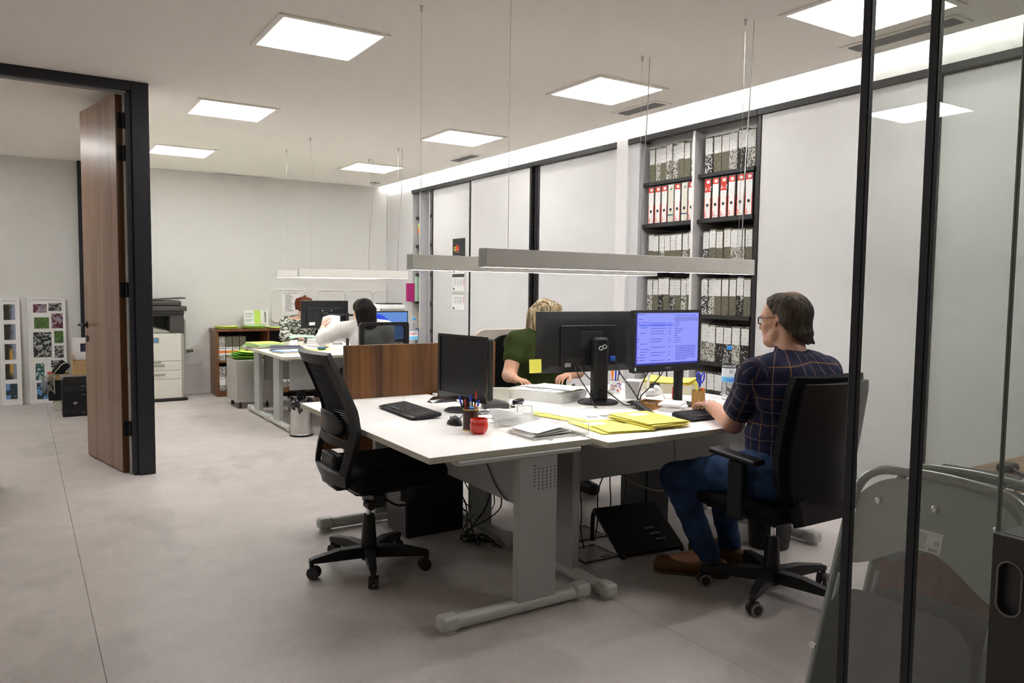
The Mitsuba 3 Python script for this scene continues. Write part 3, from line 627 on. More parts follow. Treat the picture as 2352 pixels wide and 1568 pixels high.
def keyboard(x, y, rz, label, tilt=5.0, L=0.455, Wd=0.165):
    """long side along local x, the typist on the -y side"""
    t = thing('keyboard', label, 'keyboard'); M = at(x, y, Z0, rz)
    c = 0.012
    prof = [(-Wd/2+c, 0.004), (Wd/2-c, 0.010), (Wd/2, 0.016), (Wd/2-0.004, 0.029), (-Wd/2+0.02, 0.017), (-Wd/2+0.002, 0.012), (-Wd/2, 0.008)]
    put('body', hull([(sx*(L/2-(0.006 if abs(v[0]) > Wd/2-0.006 else 0)), v[0], v[1]) for v in prof for sx in (-1, 1)]), 'mat_black_plastic', t, at=M)
    def zt(yy): return 0.0165+(yy+Wd/2-0.02)/(Wd-0.024)*0.0125
    ks = []
    for r in range(6):
        yy = -Wd/2+0.034+r*0.0208
        for x0, x1 in ((-L/2+0.014, 0.062), (0.074, 0.124), (0.136, L/2-0.014)):
            n = max(1, int(round((x1-x0)/0.0192))); w = (x1-x0)/n
            for q in range(n):
                if r == 0 and x0 < -0.1 and 3 < q < 9: continue
                xx = x0+(q+0.5)*w; z = zt(yy)
                ks.append(hull([(xx+a*(w/2-0.0014-0.002*(h > 0)), yy+b*(0.0088-0.0018*(h > 0)), z+h) for a in (-1, 1) for b in (-1, 1) for h in (-0.002, 0.0055)]))
        if r == 0: ks.append(cbox(x0*0-0.135, -0.005, yy-0.0088, yy+0.0088, zt(yy), zt(yy)+0.0055, 0.001))
    put('keys', cat(*ks), 'mat_dark_grey', t, at=M, smooth=False, kind='stuff')
    put('foot', cat(*[box(s*0.17-0.012, s*0.17+0.012, Wd/2-0.03, Wd/2-0.022, 0.0, 0.014) for s in (-1, 1)][:1]), 'mat_black_plastic', t, at=M)
    put('foot', box(0.158, 0.182, Wd/2-0.03, Wd/2-0.022, 0.0, 0.014), 'mat_black_plastic', t, at=M)
    put('emblem', box(L/2-0.06, L/2-0.03, Wd/2-0.018, Wd/2-0.011, 0.0275, 0.0282), 'mat_mid_grey', t, at=M)
    return t
keyboard(1.715, 3.69, -91, 'black keyboard lying in front of the monitor with the dark blank screen')
# mouse
t = thing('computer_mouse', 'black computer mouse beside the brown leather pen cup', 'mouse')
def mouse_pt(u, v):
    a, b = u*2*math.pi, v*math.pi/2
    return np.stack([1.765+0.030*np.cos(a)*np.cos(b), 3.275+0.058*np.sin(a)*np.cos(b), Z0+0.036*np.sin(b)*(1-0.25*np.sin(a))], -1)
put('shell', hull(mouse_pt(*np.meshgrid(np.linspace(0, 1, 28), np.linspace(0, 1, 9))).reshape(-1, 3)), 'mat_black_plastic', t, smooth=50)
put('wheel', cyl((1.761, 3.31, Z0+0.026), (1.769, 3.31, Z0+0.026), 0.009, n=14), 'mat_mid_grey', t)
put('cable', tube(curve([(1.775, 3.33, Z0+0.01), (1.80, 3.37, Z0+0.005), (1.86, 3.40, Z0+0.003), (1.92, 3.48, Z0+0.003)], 8), 0.002, 6), 'mat_black', t)
# brown leather pen cup and its pens
t = thing('pen_cup', 'brown leather pen cup with gold rims behind the red pot', 'pen cup')
CX, CY = 1.762, 3.112
put('body', lathe([(0, Z0), (0.036, Z0), (0.036, Z0+0.10), (0.033, Z0+0.10), (0.033, Z0+0.006), (0, Z0+0.006)], 30, CX, CY), 'mat_leather_dark', t)
for z in (0.0, 0.096): put('rim', lathe([(0.0362, Z0+z), (0.0375, Z0+z), (0.0375, Z0+z+0.005), (0.0362, Z0+z+0.005)], 30, CX, CY), 'mat_gold', t)
put('seam', lathe([(0.0362, Z0+0.034), (0.0368, Z0+0.035), (0.0362, Z0+0.037)], 30, CX, CY), 'mat_black', t)
def pen(x, y, z, dx, dy, L, body, cap, label, r=0.0045, grp=None):
    t = thing('pen', label, 'pen', grp); d = np.array([dx, dy, 1.0]); d /= np.linalg.norm(d); p = np.array([x, y, z])
    put('barrel', cyl(p, p+d*L*0.8, r, n=10), body, t); put('cap', cyl(p+d*L*0.8, p+d*L, r*1.12, r*0.95, n=10), cap, t)
pen(CX-0.012, CY+0.010, Z0+0.008, -0.24, 0.10, 0.152, 'mat_black', 'mat_pen_blue', 'black pen leaning left in the brown leather cup')
pen(CX-0.004, CY+0.012, Z0+0.008, -0.10, 0.11, 0.135, 'mat_red', 'mat_red', 'red pen in the brown leather cup')
pen(CX+0.001, CY-0.004, Z0+0.008, -0.03, 0.02, 0.158, 'mat_frosted', 'mat_pen_blue', 'clear ballpoint with blue cap upright in the brown leather cup')
pen(CX+0.014, CY-0.002, Z0+0.008, 0.09, 0.03, 0.172, 'mat_black', 'mat_red', 'tall black pen with red tip in the brown leather cup')
pen(CX+0.010, CY-0.016, Z0+0.008, 0.14, -0.06, 0.135, 'mat_frosted', 'mat_pen_blue', 'ballpoint with blue cap leaning right in the brown leather cup')
put('eraser', cbox(CX-0.018, CX+0.006, CY-0.026, CY-0.012, Z0+0.07, Z0+0.112, 0.003), 'mat_blue_cap', label='blue eraser sticking out of the brown leather cup', cat='eraser')
put('highlighter', cbox(CX+0.012, CX+0.024, CY-0.012, CY+0.002, Z0+0.03, Z0+0.117, 0.002), 'mat_orange', label='orange highlighter in the brown leather cup', cat='highlighter')
# red pot
put('pot', lathe([(0, Z0), (0.026, Z0), (0.036, Z0+0.010), (0.0415, Z0+0.026), (0.0415, Z0+0.044), (0.0385, Z0+0.053), (0.0385, Z0+0.0545), (0.0395, Z0+0.056), (0.0395, Z0+0.066), (0.037, Z0+0.068), (0.036, Z0+0.066), (0.036, Z0+0.02), (0.02, Z0+0.008), (0, Z0+0.008)], 40, 1.752, 3.018), 'mat_red', smooth=35,
    label='small glossy red pot on the white desk in front of the pen cup', cat='pot')
# monitor on the first desk (dark screen)
t = thing('monitor', 'black monitor with a dark blank screen on the desk with the red pot', 'monitor')
M = at(2.003, 3.63, 0, 99.5-90)  # local -x is the front
put('casing', cat(rbox(0.0, 0.045, -0.208, 0.208, 0.80, 1.13, 0.012), rbox(0.04, 0.075, -0.12, 0.12, 0.87, 1.05, 0.015)), 'mat_black_plastic', t, at=M)
put('bezel', prism(sg.box(-0.21, 0.79, 0.21, 1.14).difference(sg.box(-0.193, 0.822, 0.193, 1.124)), 0.012, 'x', -0.010), 'mat_gloss_black', t, at=M)
put('screen', box(-0.004, 0.0, -0.194, 0.194, 0.821, 1.125), 'mat_screen_off', t, at=M)
put('stand', cat(rbox(0.02, 0.055, -0.03, 0.03, Z0+0.008, 0.90, 0.01)), 'mat_black_plastic', t, at=M)
put('foot', lathe([(0, Z0), (0.088, Z0), (0.09, Z0+0.006), (0.08, Z0+0.012), (0.03, Z0+0.02), (0, Z0+0.02)], 36, -0.01, 0.0), 'mat_black_plastic', t, at=M)
# curved black cradle left of it
t = thing('phone_cradle', 'curved glossy black stand foot lying left of the dark monitor', 'stand')
put('body', mv(hull([(x, y, z) for x, y, z in ((-0.05, -0.03, 0), (-0.05, 0.03, 0), (-0.055, 0, 0.012), (0.10, -0.06, 0), (0.10, 0.06, 0), (0.10, -0.05, 0.03), (0.10, 0.05, 0.03), (0.0, -0.045, 0.022), (0.0, 0.045, 0.022))]), 2.03, 3.985, Z0, rz=10), 'mat_gloss_black', t, smooth=25)
put('edge_fitting', cat(cyl((2.085, 4.12, Z0), (2.085, 4.12, Z0+0.03), 0.014)), 'mat_white', label='small white fitting at the far edge of the first white desk', cat='fitting')
# adapter and stapler-like black things
t = thing('power_adapter', 'black mesh power adapter beside the dark monitor', 'adapter')
put('body', mv(hull([(x, y, z) for x in (-0.07, 0.07) for y in (-0.05, 0.05) for z in (0, 0.028)]+[(-0.05, -0.035, 0.045), (-0.05, 0.035, 0.045), (0.0, 0.035, 0.045), (0.0, -0.035, 0.045)]), 2.215, 3.64, Z0, rz=-20), 'mat_dark_grey', t)
put('cable', tube(curve([(2.29, 3.63, Z0+0.01), (2.33, 3.65, Z0+0.004), (2.36, 3.69, Z0+0.003), (2.45, 3.72, Z0+0.003)], 6), 0.002, 6), 'mat_black', t)
t = thing('stapler', 'black stapler lying beside the frosted paper tray', 'stapler')
put('base', mv(cbox(-0.03, 0.065, -0.018, 0.018, 0, 0.014, 0.004), 2.325, 3.60, Z0, rz=30), 'mat_gloss_black', t)
put('arm', mv(rbox(-0.035, 0.055, -0.02, 0.02, 0.014, 0.042, 0.013), 2.345, 3.61, Z0, rz=30), 'mat_gloss_black', t)
# tangle of thin leads behind the pen cup
t = thing('cable_tangle', 'tangle of thin dark leads behind the brown leather pen cup', 'cables')
random.seed(7)
for i in range(4):
    p = [(1.98+0.16*random.random(), 3.42+0.16*random.random(), Z0+0.003+0.012*random.random()*(q % 2)) for q in range(5)]
    put('lead', tube(curve(p, 6), 0.0016, 5), 'mat_black', t)
# clear acrylic tray with papers
t = thing('acrylic_tray', 'clear acrylic document tray at the front edge of the first desk', 'tray')
tx0, tx1, ty0, ty1 = 1.862, 2.165, 2.735, 3.075
th = 0.003
put('bottom', box(tx0, tx1, ty0, ty1, Z0, Z0+th), 'mat_clear', t)
for nm, b in (('left_wall', (tx0, tx0+th, ty0, ty1, Z0+th, Z0+0.035)), ('right_wall', (tx1-th, tx1, ty0, ty1, Z0+th, Z0+0.055)), ('front_wall', (tx0+th, tx1-th, ty0, ty0+th, Z0+th, Z0+0.014)), ('rear_wall', (tx0+th, tx1-th, ty1-th, ty1, Z0+th, Z0+0.055))):
    put(nm, box(*b), 'mat_clear', t)
for a_, b_ in (((tx0, ty0, 0.035), (tx0, ty1, 0.035)), ((tx1, ty0, 0.055), (tx1, ty1, 0.055)), ((tx0, ty1, 0.055), (tx1, ty1, 0.055)), ((tx0, ty0, 0.014), (tx1, ty0, 0.014)), ((tx1, ty0, 0.004), (tx1, ty0, 0.055)), ((tx0, ty0, 0.004), (tx0, ty0, 0.035))):
    put('edge', tube([(a_[0], a_[1], Z0+a_[2]), (b_[0], b_[1], Z0+b_[2])], 0.0014, 5), 'mat_frosted_grey', t)
put('lid', mv(box(0, 0.24, -0.0015, 0.0015, 0, 0.10), 1.90, 3.083, Z0+0.001, rx=-22), 'mat_clear', t)
for x in (1.94, 2.12): put('catch', cbox(x, x+0.02, ty0-0.008, ty0-0.0004, Z0, Z0+0.006, 0.001), 'mat_ivory', t)
def paper_sheet(x, y, z, rz, label, w=0.21, h=0.297, m='mat_paper', curl=0.0, name='paper_sheet', c='paper', th=0.0006, grp=None):
    def f(u, v):
        return np.stack([(u-0.5)*w, (v-0.5)*h, z+th+curl*(2*u-1)**2*np.clip(1.3*v, 0, 1)], -1)
    return put(name, mv(sheet(f, 10, 6, th), x, y, 0, rz=rz), m, smooth=True, label=label, cat=c, group=grp)
random.seed(11)
z = Z0+0.0045
for i in range(3):
    paper_sheet(2.005+0.008*i, 2.90+0.004*i, z, -86+3*i, ['white sheet lowest in the clear acrylic tray', 'white sheet in the middle of the clear acrylic tray', 'curling white sheet on top in the clear acrylic tray'][i], w=0.19, h=0.235, curl=0.003+0.006*i)
    z += 0.0045+0.006*i
t = thing('plastic_folder', 'grey translucent plastic folder propped like a tent behind the acrylic tray', 'folder')
put('front_leaf', sheet(lambda u, v: np.stack([1.90+0.30*u, 3.095+0.085*v, Z0+0.004+0.075*v*(1-u)**0.6], -1), 10, 6, 0.001), 'mat_frosted_grey', t, smooth=True)
put('rear_leaf', sheet(lambda u, v: np.stack([2.00+0.22*u, 3.20+0.12*v, Z0+0.05*(1-v)*(1-u)+0.01], -1), 8, 6, 0.001), 'mat_frosted_grey', t, smooth=True)
t = thing('framed_card', 'white card with a thin dark border leaning on the grey folder', 'card')
put('card', mv(box(-0.05, 0.05, -0.001, 0.001, 0, 0.075), 2.215, 3.335, Z0+0.001, rz=-28, rx=-50), 'mat_paper', t)
for i, b in enumerate(((-0.04, 0.04, 0.012, 0.014), (-0.04, 0.04, 0.062, 0.064), (-0.04, -0.038, 0.012, 0.064), (0.038, 0.04, 0.012, 0.064))):
    put('border_line', mv(box(b[0], b[1], -0.0016, -0.001, b[2], b[3]), 2.215, 3.335, Z0+0.001, rz=-28, rx=-50), 'mat_print_black', t)
for i, (x, y, rz) in enumerate(((2.02, 3.235, 12), (2.17, 3.50, 35), (2.05, 3.42, -10))):
    paper_sheet(x, y, Z0+0.001+0.0012*i, rz, ['white sheet under the grey plastic folder', 'loose white sheet near the stapler', 'loose white sheet between the pen cup and the adapter'][i], w=0.16, h=0.2)
# yellow folders on the man's desk
def card_folder(x, y, z, rz, label, w=0.24, h=0.32, m='mat_yellow', patch=True, grp=None):
    t = thing('card_folder', label, 'folder', grp)
    put('back_leaf', mv(cbox(-w/2, w/2, -h/2, h/2, 0, 0.0012, 0.0003), x, y, z, rz=rz), m, t)
    put('papers', mv(box(-w/2+0.012, w/2-0.006, -h/2+0.006, h/2-0.012, 0.0014, 0.0034), x, y, z, rz=rz), 'mat_paper', t)
    put('front_leaf', mv(cbox(-w/2, w/2-0.008, -h/2, h/2, 0.0036, 0.0048, 0.0003), x, y, z, rz=rz), m, t)
    if patch: put('label_patch', mv(prism(rrect(-0.055, 0.055, -0.03, 0.03, 0.012), 0.0004, 'z', 0.0050), x+0.0, y, z, rz=rz+0) if patch is True else mv(prism(rrect(-0.05, 0.05, -0.035, 0.035, 0.012), 0.0004, 'z', 0.0050), x+patch[0], y+patch[1], z, rz=rz), 'mat_paper', t)
card_folder(2.375, 2.86, Z0, -8, 'flat yellow card folder leftmost on the desk of the man', 0.25, 0.34, patch=(-0.01, 0.08))
card_folder(2.40, 2.775, Z0+0.0062, 78, 'yellow card folder slipped under the top pile', 0.19, 0.25, patch=False)
card_folder(2.615, 2.83, Z0+0.0124, -3, 'yellow card folder at the bottom of the right pile', 0.25, 0.33, patch=False)
card_folder(2.622, 2.838, Z0+0.0186, 2, 'yellow card folder in the middle of the right pile', 0.25, 0.33, patch=False)
card_folder(2.63, 2.85, Z0+0.0248, -5, 'yellow card folder with white label patch on top of the right pile', 0.25, 0.34, patch=(0.01, 0.085))
t = thing('printed_sheet', 'white printed sheet with a grey picture behind the yellow folders', 'paper')
put('sheet', mv(box(-0.105, 0.105, -0.14, 0.14, 0, 0.0008), 2.575, 3.19, Z0, rz=-22), 'mat_paper', t)
put('picture', mv(cat(box(0.0, 0.09, -0.10, -0.04, 0.0008, 0.0012), box(-0.08, -0.02, -0.11, -0.08, 0.0008, 0.0012)), 2.575, 3.19, Z0, rz=-22), 'mat_print_grey', t)
card_folder(2.32, 3.22, Z0, 12, 'open yellow folder edge under the white papers near the tray', 0.10, 0.36, patch=False)
# frosted paper tray of the woman in green
t = thing('paper_tray', 'frosted plastic tray full of white papers before the woman in green', 'tray')
M = at(2.67, 3.80, Z0, 22)
bw_, bh_ = 0.30, 0.42
put('shell', cat(hull([(sx*(bw_/2-0.012), sy*(bh_/2-0.012), 0) for sx in (-1, 1) for sy in (-1, 1)]+[(sx*(bw_/2-0.011), sy*(bh_/2-0.011), 0.004) for sx in (-1, 1) for sy in (-1, 1)]),
    *[hull([(sx*(bw_/2-0.012), -bh_/2+0.012, 0.002), (sx*(bw_/2-0.012), bh_/2-0.012, 0.002), (sx*bw_/2, -bh_/2, 0.058), (sx*bw_/2, bh_/2, 0.058), (sx*(bw_/2-0.015), -bh_/2+0.012, 0.002), (sx*(bw_/2-0.003), bh_/2, 0.058), (sx*(bw_/2-0.003), -bh_/2, 0.058)]) for sx in (-1, 1)],
    *[hull([(-bw_/2+0.012, sy*(bh_/2-0.012), 0.002), (bw_/2-0.012, sy*(bh_/2-0.012), 0.002), (-bw_/2, sy*bh_/2, 0.058), (bw_/2, sy*bh_/2, 0.058), (bw_/2-0.012, sy*(bh_/2-0.015), 0.002), (bw_/2, sy*(bh_/2-0.003), 0.058), (-bw_/2, sy*(bh_/2-0.003), 0.058)]) for sy in (-1, 1)]), 'mat_frosted', t, at=M)
for i in range(6):
    z = Z0+0.0055+0.0095*i
    put('paper_stack', mv(cbox(-0.105, 0.105, -0.15, 0.15, 0, 0.0088, 0.001), 2.66+0.01*math.sin(i*2.1), 3.80+0.012*math.cos(i*3.3), z, rz=22+4*math.sin(i*1.7)), 'mat_paper' if i != 1 else 'mat_yellow', label='%s layer of papers in the frosted tray' % ['lowest white', 'yellow', 'third white', 'fourth white', 'fifth white', 'topmost white'][i], cat='papers')
for i in range(2): paper_sheet(2.70+0.05*i, 3.83-0.05*i, Z0+0.0635+0.002*i, 5+22*i, ['white sheet askew on the papers in the frosted tray', 'white sheet topmost and turned on the frosted tray'][i], w=0.2, h=0.28, curl=0.004)
# beige desk machine with paper roll
t = thing('desk_calculator', 'beige printing calculator with white paper left of the frosted tray', 'calculator')
M = at(2.365, 3.875, Z0, -30)
put('body', mv(hull([(-0.075, -0.10, 0), (0.075, -0.10, 0), (-0.075, 0.10, 0), (0.075, 0.10, 0), (-0.07, -0.09, 0.035), (0.07, -0.09, 0.035), (-0.07, 0.09, 0.085), (0.07, 0.09, 0.085), (-0.07, 0.04, 0.085), (0.07, 0.04, 0.085)]), rz=180), 'mat_ivory', t, at=M)
put('panel', mv(box(-0.055, 0.055, -0.08, 0.03, 0.048, 0.05), rz=180, rx=-18), 'mat_cream', t, at=M)
t = thing('paper_cover', 'white folded paper standing beside the beige calculator', 'paper')
put('leaf', hull([(2.215, 3.91, Z0), (2.265, 3.87, Z0), (2.235, 4.03, Z0), (2.30, 3.99, Z0), (2.225, 3.94, Z0+0.125), (2.275, 3.905, Z0+0.122), (2.25, 4.02, Z0+0.12)]), 'mat_paper', t, smooth=False)

# monitor of the woman in green (its back to us)
t = thing('monitor', 'black monitor seen from behind, on a round stand before the woman in green', 'monitor')
M = at(2.80, 3.585, 0, -6)    # local -y is the back, toward us
put('casing', cat(hull([(sx*0.32, 0.0, z) for sx in (-1, 1) for z in (0.908, 1.262)]+[(sx*0.32, 0.018, z) for sx in (-1, 1) for z in (0.908, 1.262)]+[(sx*0.26, -0.032, z) for sx in (-1, 1) for z in (0.95, 1.20)]), cbox(-0.19, 0.19, -0.046, -0.03, 0.945, 1.185, 0.004)), 'mat_black_plastic', t, at=M)
put('screen_frame', cbox(-0.322, 0.322, 0.016, 0.024, 0.906, 1.264, 0.003), 'mat_black', t, at=M)
put('vesa_plate', cbox(-0.065, 0.085, -0.052, -0.044, 1.05, 1.15, 0.003), 'mat_black', t, at=M)
st = put('stand_column', rbox(0.0, 0.095, -0.115, -0.05, Z0+0.012, 1.115, 0.018), 'mat_black_plastic', t, at=M)
put('mark', cat(*[tube([(0.047+s*0.0125*(1-0.0*math.cos(a))+0.0135*math.cos(a)-0.0, -0.1165, 1.055+0.0085*math.sin(a)*1.25+s*0.004+0.004) for a in np.linspace(0.35 if s < 0 else math.pi+0.35, (0.35 if s < 0 else math.pi+0.35)+2*math.pi-0.5, 22)], 0.0024, 6) for s in (-1, 1)]), 'mat_white', st, at=M)
put('foot', lathe([(0, Z0), (0.118, Z0), (0.12, Z0+0.008), (0.105, Z0+0.016), (0.04, Z0+0.022), (0, Z0+0.022)], 40, 0.05, -0.07), 'mat_black_plastic', t, at=M)
put('port_recess', box(-0.16, -0.03, -0.0472, -0.046, 0.962, 1.0), 'mat_black', t, at=M); put('port_recess', box(0.12, 0.19, -0.0472, -0.046, 0.962, 1.003), 'mat_black', t, at=M)
put('rating_label', box(-0.165, -0.125, -0.0478, -0.0462, 0.945, 0.968), 'mat_mid_grey', t, at=M)
put('video_plug', rbox(0.135, 0.172, -0.066, -0.046, 0.972, 1.002, 0.005), 'mat_blue', t, at=M)
lead = lambda *p: tube(curve(p, 8), 0.0034, 6)
put('video_cable', lead((2.955, 3.492, 0.972), (2.965, 3.455, 0.90), (3.00, 3.40, 0.82), (3.02, 3.352, 0.755), (3.03, 3.32, Z0+0.005)), 'mat_black', t)
put('power_cable', lead((2.68, 3.535, 0.965), (2.70, 3.50, 0.88), (2.73, 3.45, 0.80), (2.715, 3.385, 0.74), (2.70, 3.345, Z0+0.005)), 'mat_black', t)
put('signal_cable', lead((2.70, 3.535, 0.965), (2.76, 3.47, 0.87), (2.87, 3.43, 0.79), (2.91, 3.36, 0.737), (2.95, 3.32, Z0+0.005)), 'mat_black', t)
put('sticky_note', sheet(lambda u, v: np.stack([2.418+0.083*u, 3.602+0.004*v+0*u, 0.915+0.078*v], -1), 3, 3, 0.0008), 'mat_yellow_note', label='yellow sticky note on the side of the monitor of the woman in green', cat='sticky note')

# glass jar, printed cup with pens and scissors, white tub
t = thing('glass_jar', 'clear glass jar of paper clips behind the round monitor stand', 'jar')
JX, JY = 3.075, 3.69
put('glass', lathe([(0, Z0), (0.042, Z0), (0.045, Z0+0.006), (0.045, Z0+0.05), (0.037, Z0+0.062), (0.038, Z0+0.066), (0.042, Z0+0.066)], 28, JX, JY), 'mat_glass', t)
t2 = put('paper_clips', cat(*[mv(cyl((-0.014, 0, 0), (0.014, 0, 0), 0.0012, n=4), JX+random.uniform(-0.022, 0.022), JY+random.uniform(-0.022, 0.022), Z0+0.008+0.03*random.random(), rz=random.uniform(0, 180), ry=random.uniform(-40, 40)) for _ in range(70)]), 'mat_steel', label='silver paper clips heaped in the glass jar', cat='paper clips', kind='stuff')
t = thing('pen_cup', 'clear pen cup printed with small figures, holding scissors and pens', 'pen cup')
KX, KY = 3.20, 3.78
put('body', lathe([(0, Z0), (0.034, Z0), (0.038, Z0+0.085), (0.0365, Z0+0.085), (0.033, Z0+0.004), (0, Z0+0.004)], 26, KX, KY), 'mat_frosted', t)
random.seed(3)
put('print', cat(*[mv(box(-0.004, 0.004, -0.0006, 0.0006, -0.005, 0.005), KX+0.0378*math.sin(a), KY-0.0378*math.cos(a), Z0+0.02+0.055*random.random(), rz=math.degrees(a)) for a in np.linspace(-1.4, 1.4, 14)]), 'mat_print_red', t)
put('print', cat(*[mv(box(-0.005, 0.005, -0.0006, 0.0006, -0.004, 0.004), KX+0.0378*math.sin(a), KY-0.0378*math.cos(a), Z0+0.02+0.055*random.random(), rz=math.degrees(a)) for a in np.linspace(-1.3, 1.5, 9)]), 'mat_pen_blue', t)
def scissors(x, y, z, m, label, rz, tilt, s=1.0):
    t = thing('scissors', label, 'scissors'); M = at(x, y, z, rz, 0, tilt, s)
    put('blades', cat(cbox(-0.006, 0.0, -0.001, 0.001, 0, 0.09, 0.0005), cbox(0.0, 0.006, 0.001, 0.003, 0, 0.09, 0.0005)), 'mat_steel', t, at=M)
    for sgn in (-1, 1):
        a = np.linspace(0, 2*math.pi, 22, endpoint=False)
        put('handle', cat(tube([(sgn*0.020+0.014*math.cos(q)+0.005*sgn*math.sin(q), 0.001*sgn, 0.135+0.025*math.sin(q)) for q in a], 0.0042, 7, closed=True), tube([(0, 0.001*sgn, 0.088), (sgn*0.008, 0.001*sgn, 0.105), (sgn*0.014, 0.001*sgn, 0.115)], 0.0042, 7)), m, t, at=M)
scissors(KX-0.012, KY+0.005, Z0+0.01, 'mat_orange', 'orange-handled scissors in the printed pen cup', 40, -14, 0.95)
pen(KX+0.008, KY+0.01, Z0+0.006, 0.03, 0.0, 0.155, 'mat_pen_blue', 'mat_pen_blue', 'blue pen in the printed pen cup', 0.005)
pen(KX+0.015, KY-0.006, Z0+0.006, 0.10, 0.0, 0.14, 'mat_frosted', 'mat_pen_blue', 'clear pen with blue cap in the printed pen cup')
pen(KX+0.018, KY+0.008, Z0+0.006, 0.16, 0.03, 0.145, 'mat_black', 'mat_black', 'black pen in the printed pen cup')
t = thing('plastic_tub', 'white plastic tub between the jar and the screen with mail', 'tub')
put('body', cat(hull([(sx*0.052, sy*0.04, 0) for sx in (-1, 1) for sy in (-1, 1)]+[(sx*0.058, sy*0.045, 0.10) for sx in (-1, 1) for sy in (-1, 1)])), 'mat_white', t, at=at(3.175, 3.575, Z0, 38))
put('lid', cbox(-0.061, 0.061, -0.048, 0.048, 0.1005, 0.109, 0.003), 'mat_white', t, at=at(3.175, 3.575, Z0, 38))
pen(2.93, 4.03, Z0+0.006, 3, -1, 0.12, 'mat_yellow_note', 'mat_black', 'yellow marker with black cap lying before the woman in green', 0.007)
for i, (x, y, rz) in enumerate(((3.10, 3.98, 10), (2.98, 3.90, 30), (3.35, 3.95, -12))):
    paper_sheet(x, y, Z0+0.0008*i, rz, ['white sheet beside the hands of the woman in green', 'white sheet lying under the yellow marker', 'white sheet right of the printed pen cup'][i], w=0.2, h=0.28)
# clip box, handset, cards, keyboard of the man
t = thing('clip_box', 'open brown wooden box of paper clips near the black handset', 'box')
M = at(2.985, 3.225, Z0, 28)
W2 = 0.075; m_ = 'mat_wood_pen'
put('bottom', cbox(-W2, W2, -0.055, 0.055, 0, 0.004, 0.001), m_, t, at=M)
for nm, b in (('front_wall', (-W2+0.05, W2, -0.055, -0.049)), ('front_wall', (-W2, -W2+0.018, -0.055, -0.049)), ('rear_wall', (-W2, W2, 0.049, 0.055)), ('left_wall', (-W2, -W2+0.006, -0.0488, 0.0488)), ('right_wall', (W2-0.006, W2, -0.0488, 0.0488))):
    put(nm, cbox(*b, 0.0042, 0.036, 0.001), m_, t, at=M)
random.seed(5)
put('paper_clips', cat(*[mv(cyl((-0.013, 0, 0), (0.013, 0, 0), 0.0012, n=4), random.uniform(-0.045, 0.045), random.uniform(-0.03, 0.03), 0.008+0.022*random.random(), rz=random.uniform(0, 180), ry=random.uniform(-25, 25)) for _ in range(90)]), 'mat_steel', at=M, label='paper clips heaped in the brown wooden box', cat='paper clips', kind='stuff')
t = thing('phone_handset', 'black handset lying on the desk in front of the brown clip box', 'phone')
def hs(u, v):
    w = np.interp(u, [0, 0.25, 0.5, 0.75, 1], [0.027, 0.027, 0.021, 0.021, 0.013]); q = v*2*math.pi
    h = np.interp(u, [0, 0.1, 0.3, 0.6, 1], [0.006, 0.011, 0.014, 0.011, 0.006])
    return np.stack([-0.14+0.28*u+0*v, w*np.cos(q), h+np.interp(u, [0, 0.3, 0.6, 1], [0.018, 0.012, 0.004, 0.0])+h*np.sin(q)], -1)
uu, vv = np.meshgrid(np.linspace(0, 1, 24), np.linspace(0, 1, 17), indexing='ij'); P_ = hs(uu, vv)
put('body', cat(*[hull(P_[i:i+2].reshape(-1, 3)) for i in range(23)]), 'mat_black_plastic', t, at=at(2.885, 3.185, Z0, -107), smooth=40)
for i in range(4):
    put('card_stack', mv(cbox(-0.09, 0.09, -0.06, 0.06, 0, 0.0105, 0.0015), 3.045+0.004*i*(-1)**i, 3.085+0.003*i, Z0+0.0112*i, rz=38+5*(-1)**i), 'mat_paper', label='%s stack of white cards in the pile left of the keyboard' % ['lowest', 'second', 'third', 'topmost'][i], cat='cards')
keyboard(3.04, 2.83, 0, 'black keyboard under the hands of the man in the checked shirt', L=0.40, Wd=0.15)
# monitor of the man with a mail program
t = thing('monitor', 'black monitor showing a violet mail window on the desk of the man', 'monitor')
put('casing', cat(rbox(2.785, 3.29, 3.152, 3.185, 0.942, 1.283, 0.008), rbox(2.90, 3.18, 3.18, 3.21, 0.99, 1.21, 0.012)), 'mat_black_plastic', t)
BZ = prism(sg.box(2.785, 0.942, 3.29, 1.283).difference(sg.box(2.8, 0.982, 3.275, 1.268)), 0.008, 'y', 3.152)
put('bezel', BZ, 'mat_black_plastic', t)
sc = put('screen', box(2.80, 3.275, 3.1485, 3.1515, 0.982, 1.268), 'mat_black', t, emit=(0.235, 0.265, 0.84))
yb = 3.1482
def bar(x0, x1, z0, z1): return box(x0, x1, yb-0.0004, yb, z0, z1)
put('side_bar', bar(2.80, 2.812, 0.99, 1.268), 'mat_black', sc, emit=(0.01, 0.015, 0.30))
put('task_bar', bar(2.80, 3.275, 0.982, 0.992), 'mat_black', sc, emit=(0.015, 0.02, 0.22))
put('selected_row', bar(2.82, 3.075, 1.195, 1.207), 'mat_black', sc, emit=(0.11, 0.16, 0.78))
put('tool_bar', bar(3.085, 3.275, 1.222, 1.245), 'mat_black', sc, emit=(0.17, 0.19, 0.62))
random.seed(21); tx = []
def words_(x0, x1, z, h=0.0032):
    x = x0
    while x < x1:
        w = random.uniform(0.006, 0.02); tx.append(box(x, min(x+w, x1), yb-0.0007, yb-0.0003, z, z+h)); x += w+0.003
words_(2.815, 2.87, 1.258); words_(2.82, 2.855, 1.232, 0.003); words_(3.09, 3.19, 1.252); words_(3.205, 3.25, 1.252)
for i in range(15):
    z = 1.215-0.0148*i
    if random.random() < 0.85: words_(2.835, 2.835+random.uniform(0.03, 0.07), z)
    if i not in (5, 8, 10, 13): words_(2.91, 2.91+random.uniform(0.07, 0.12), z-0.004); words_(3.045, 3.06, z-0.004)
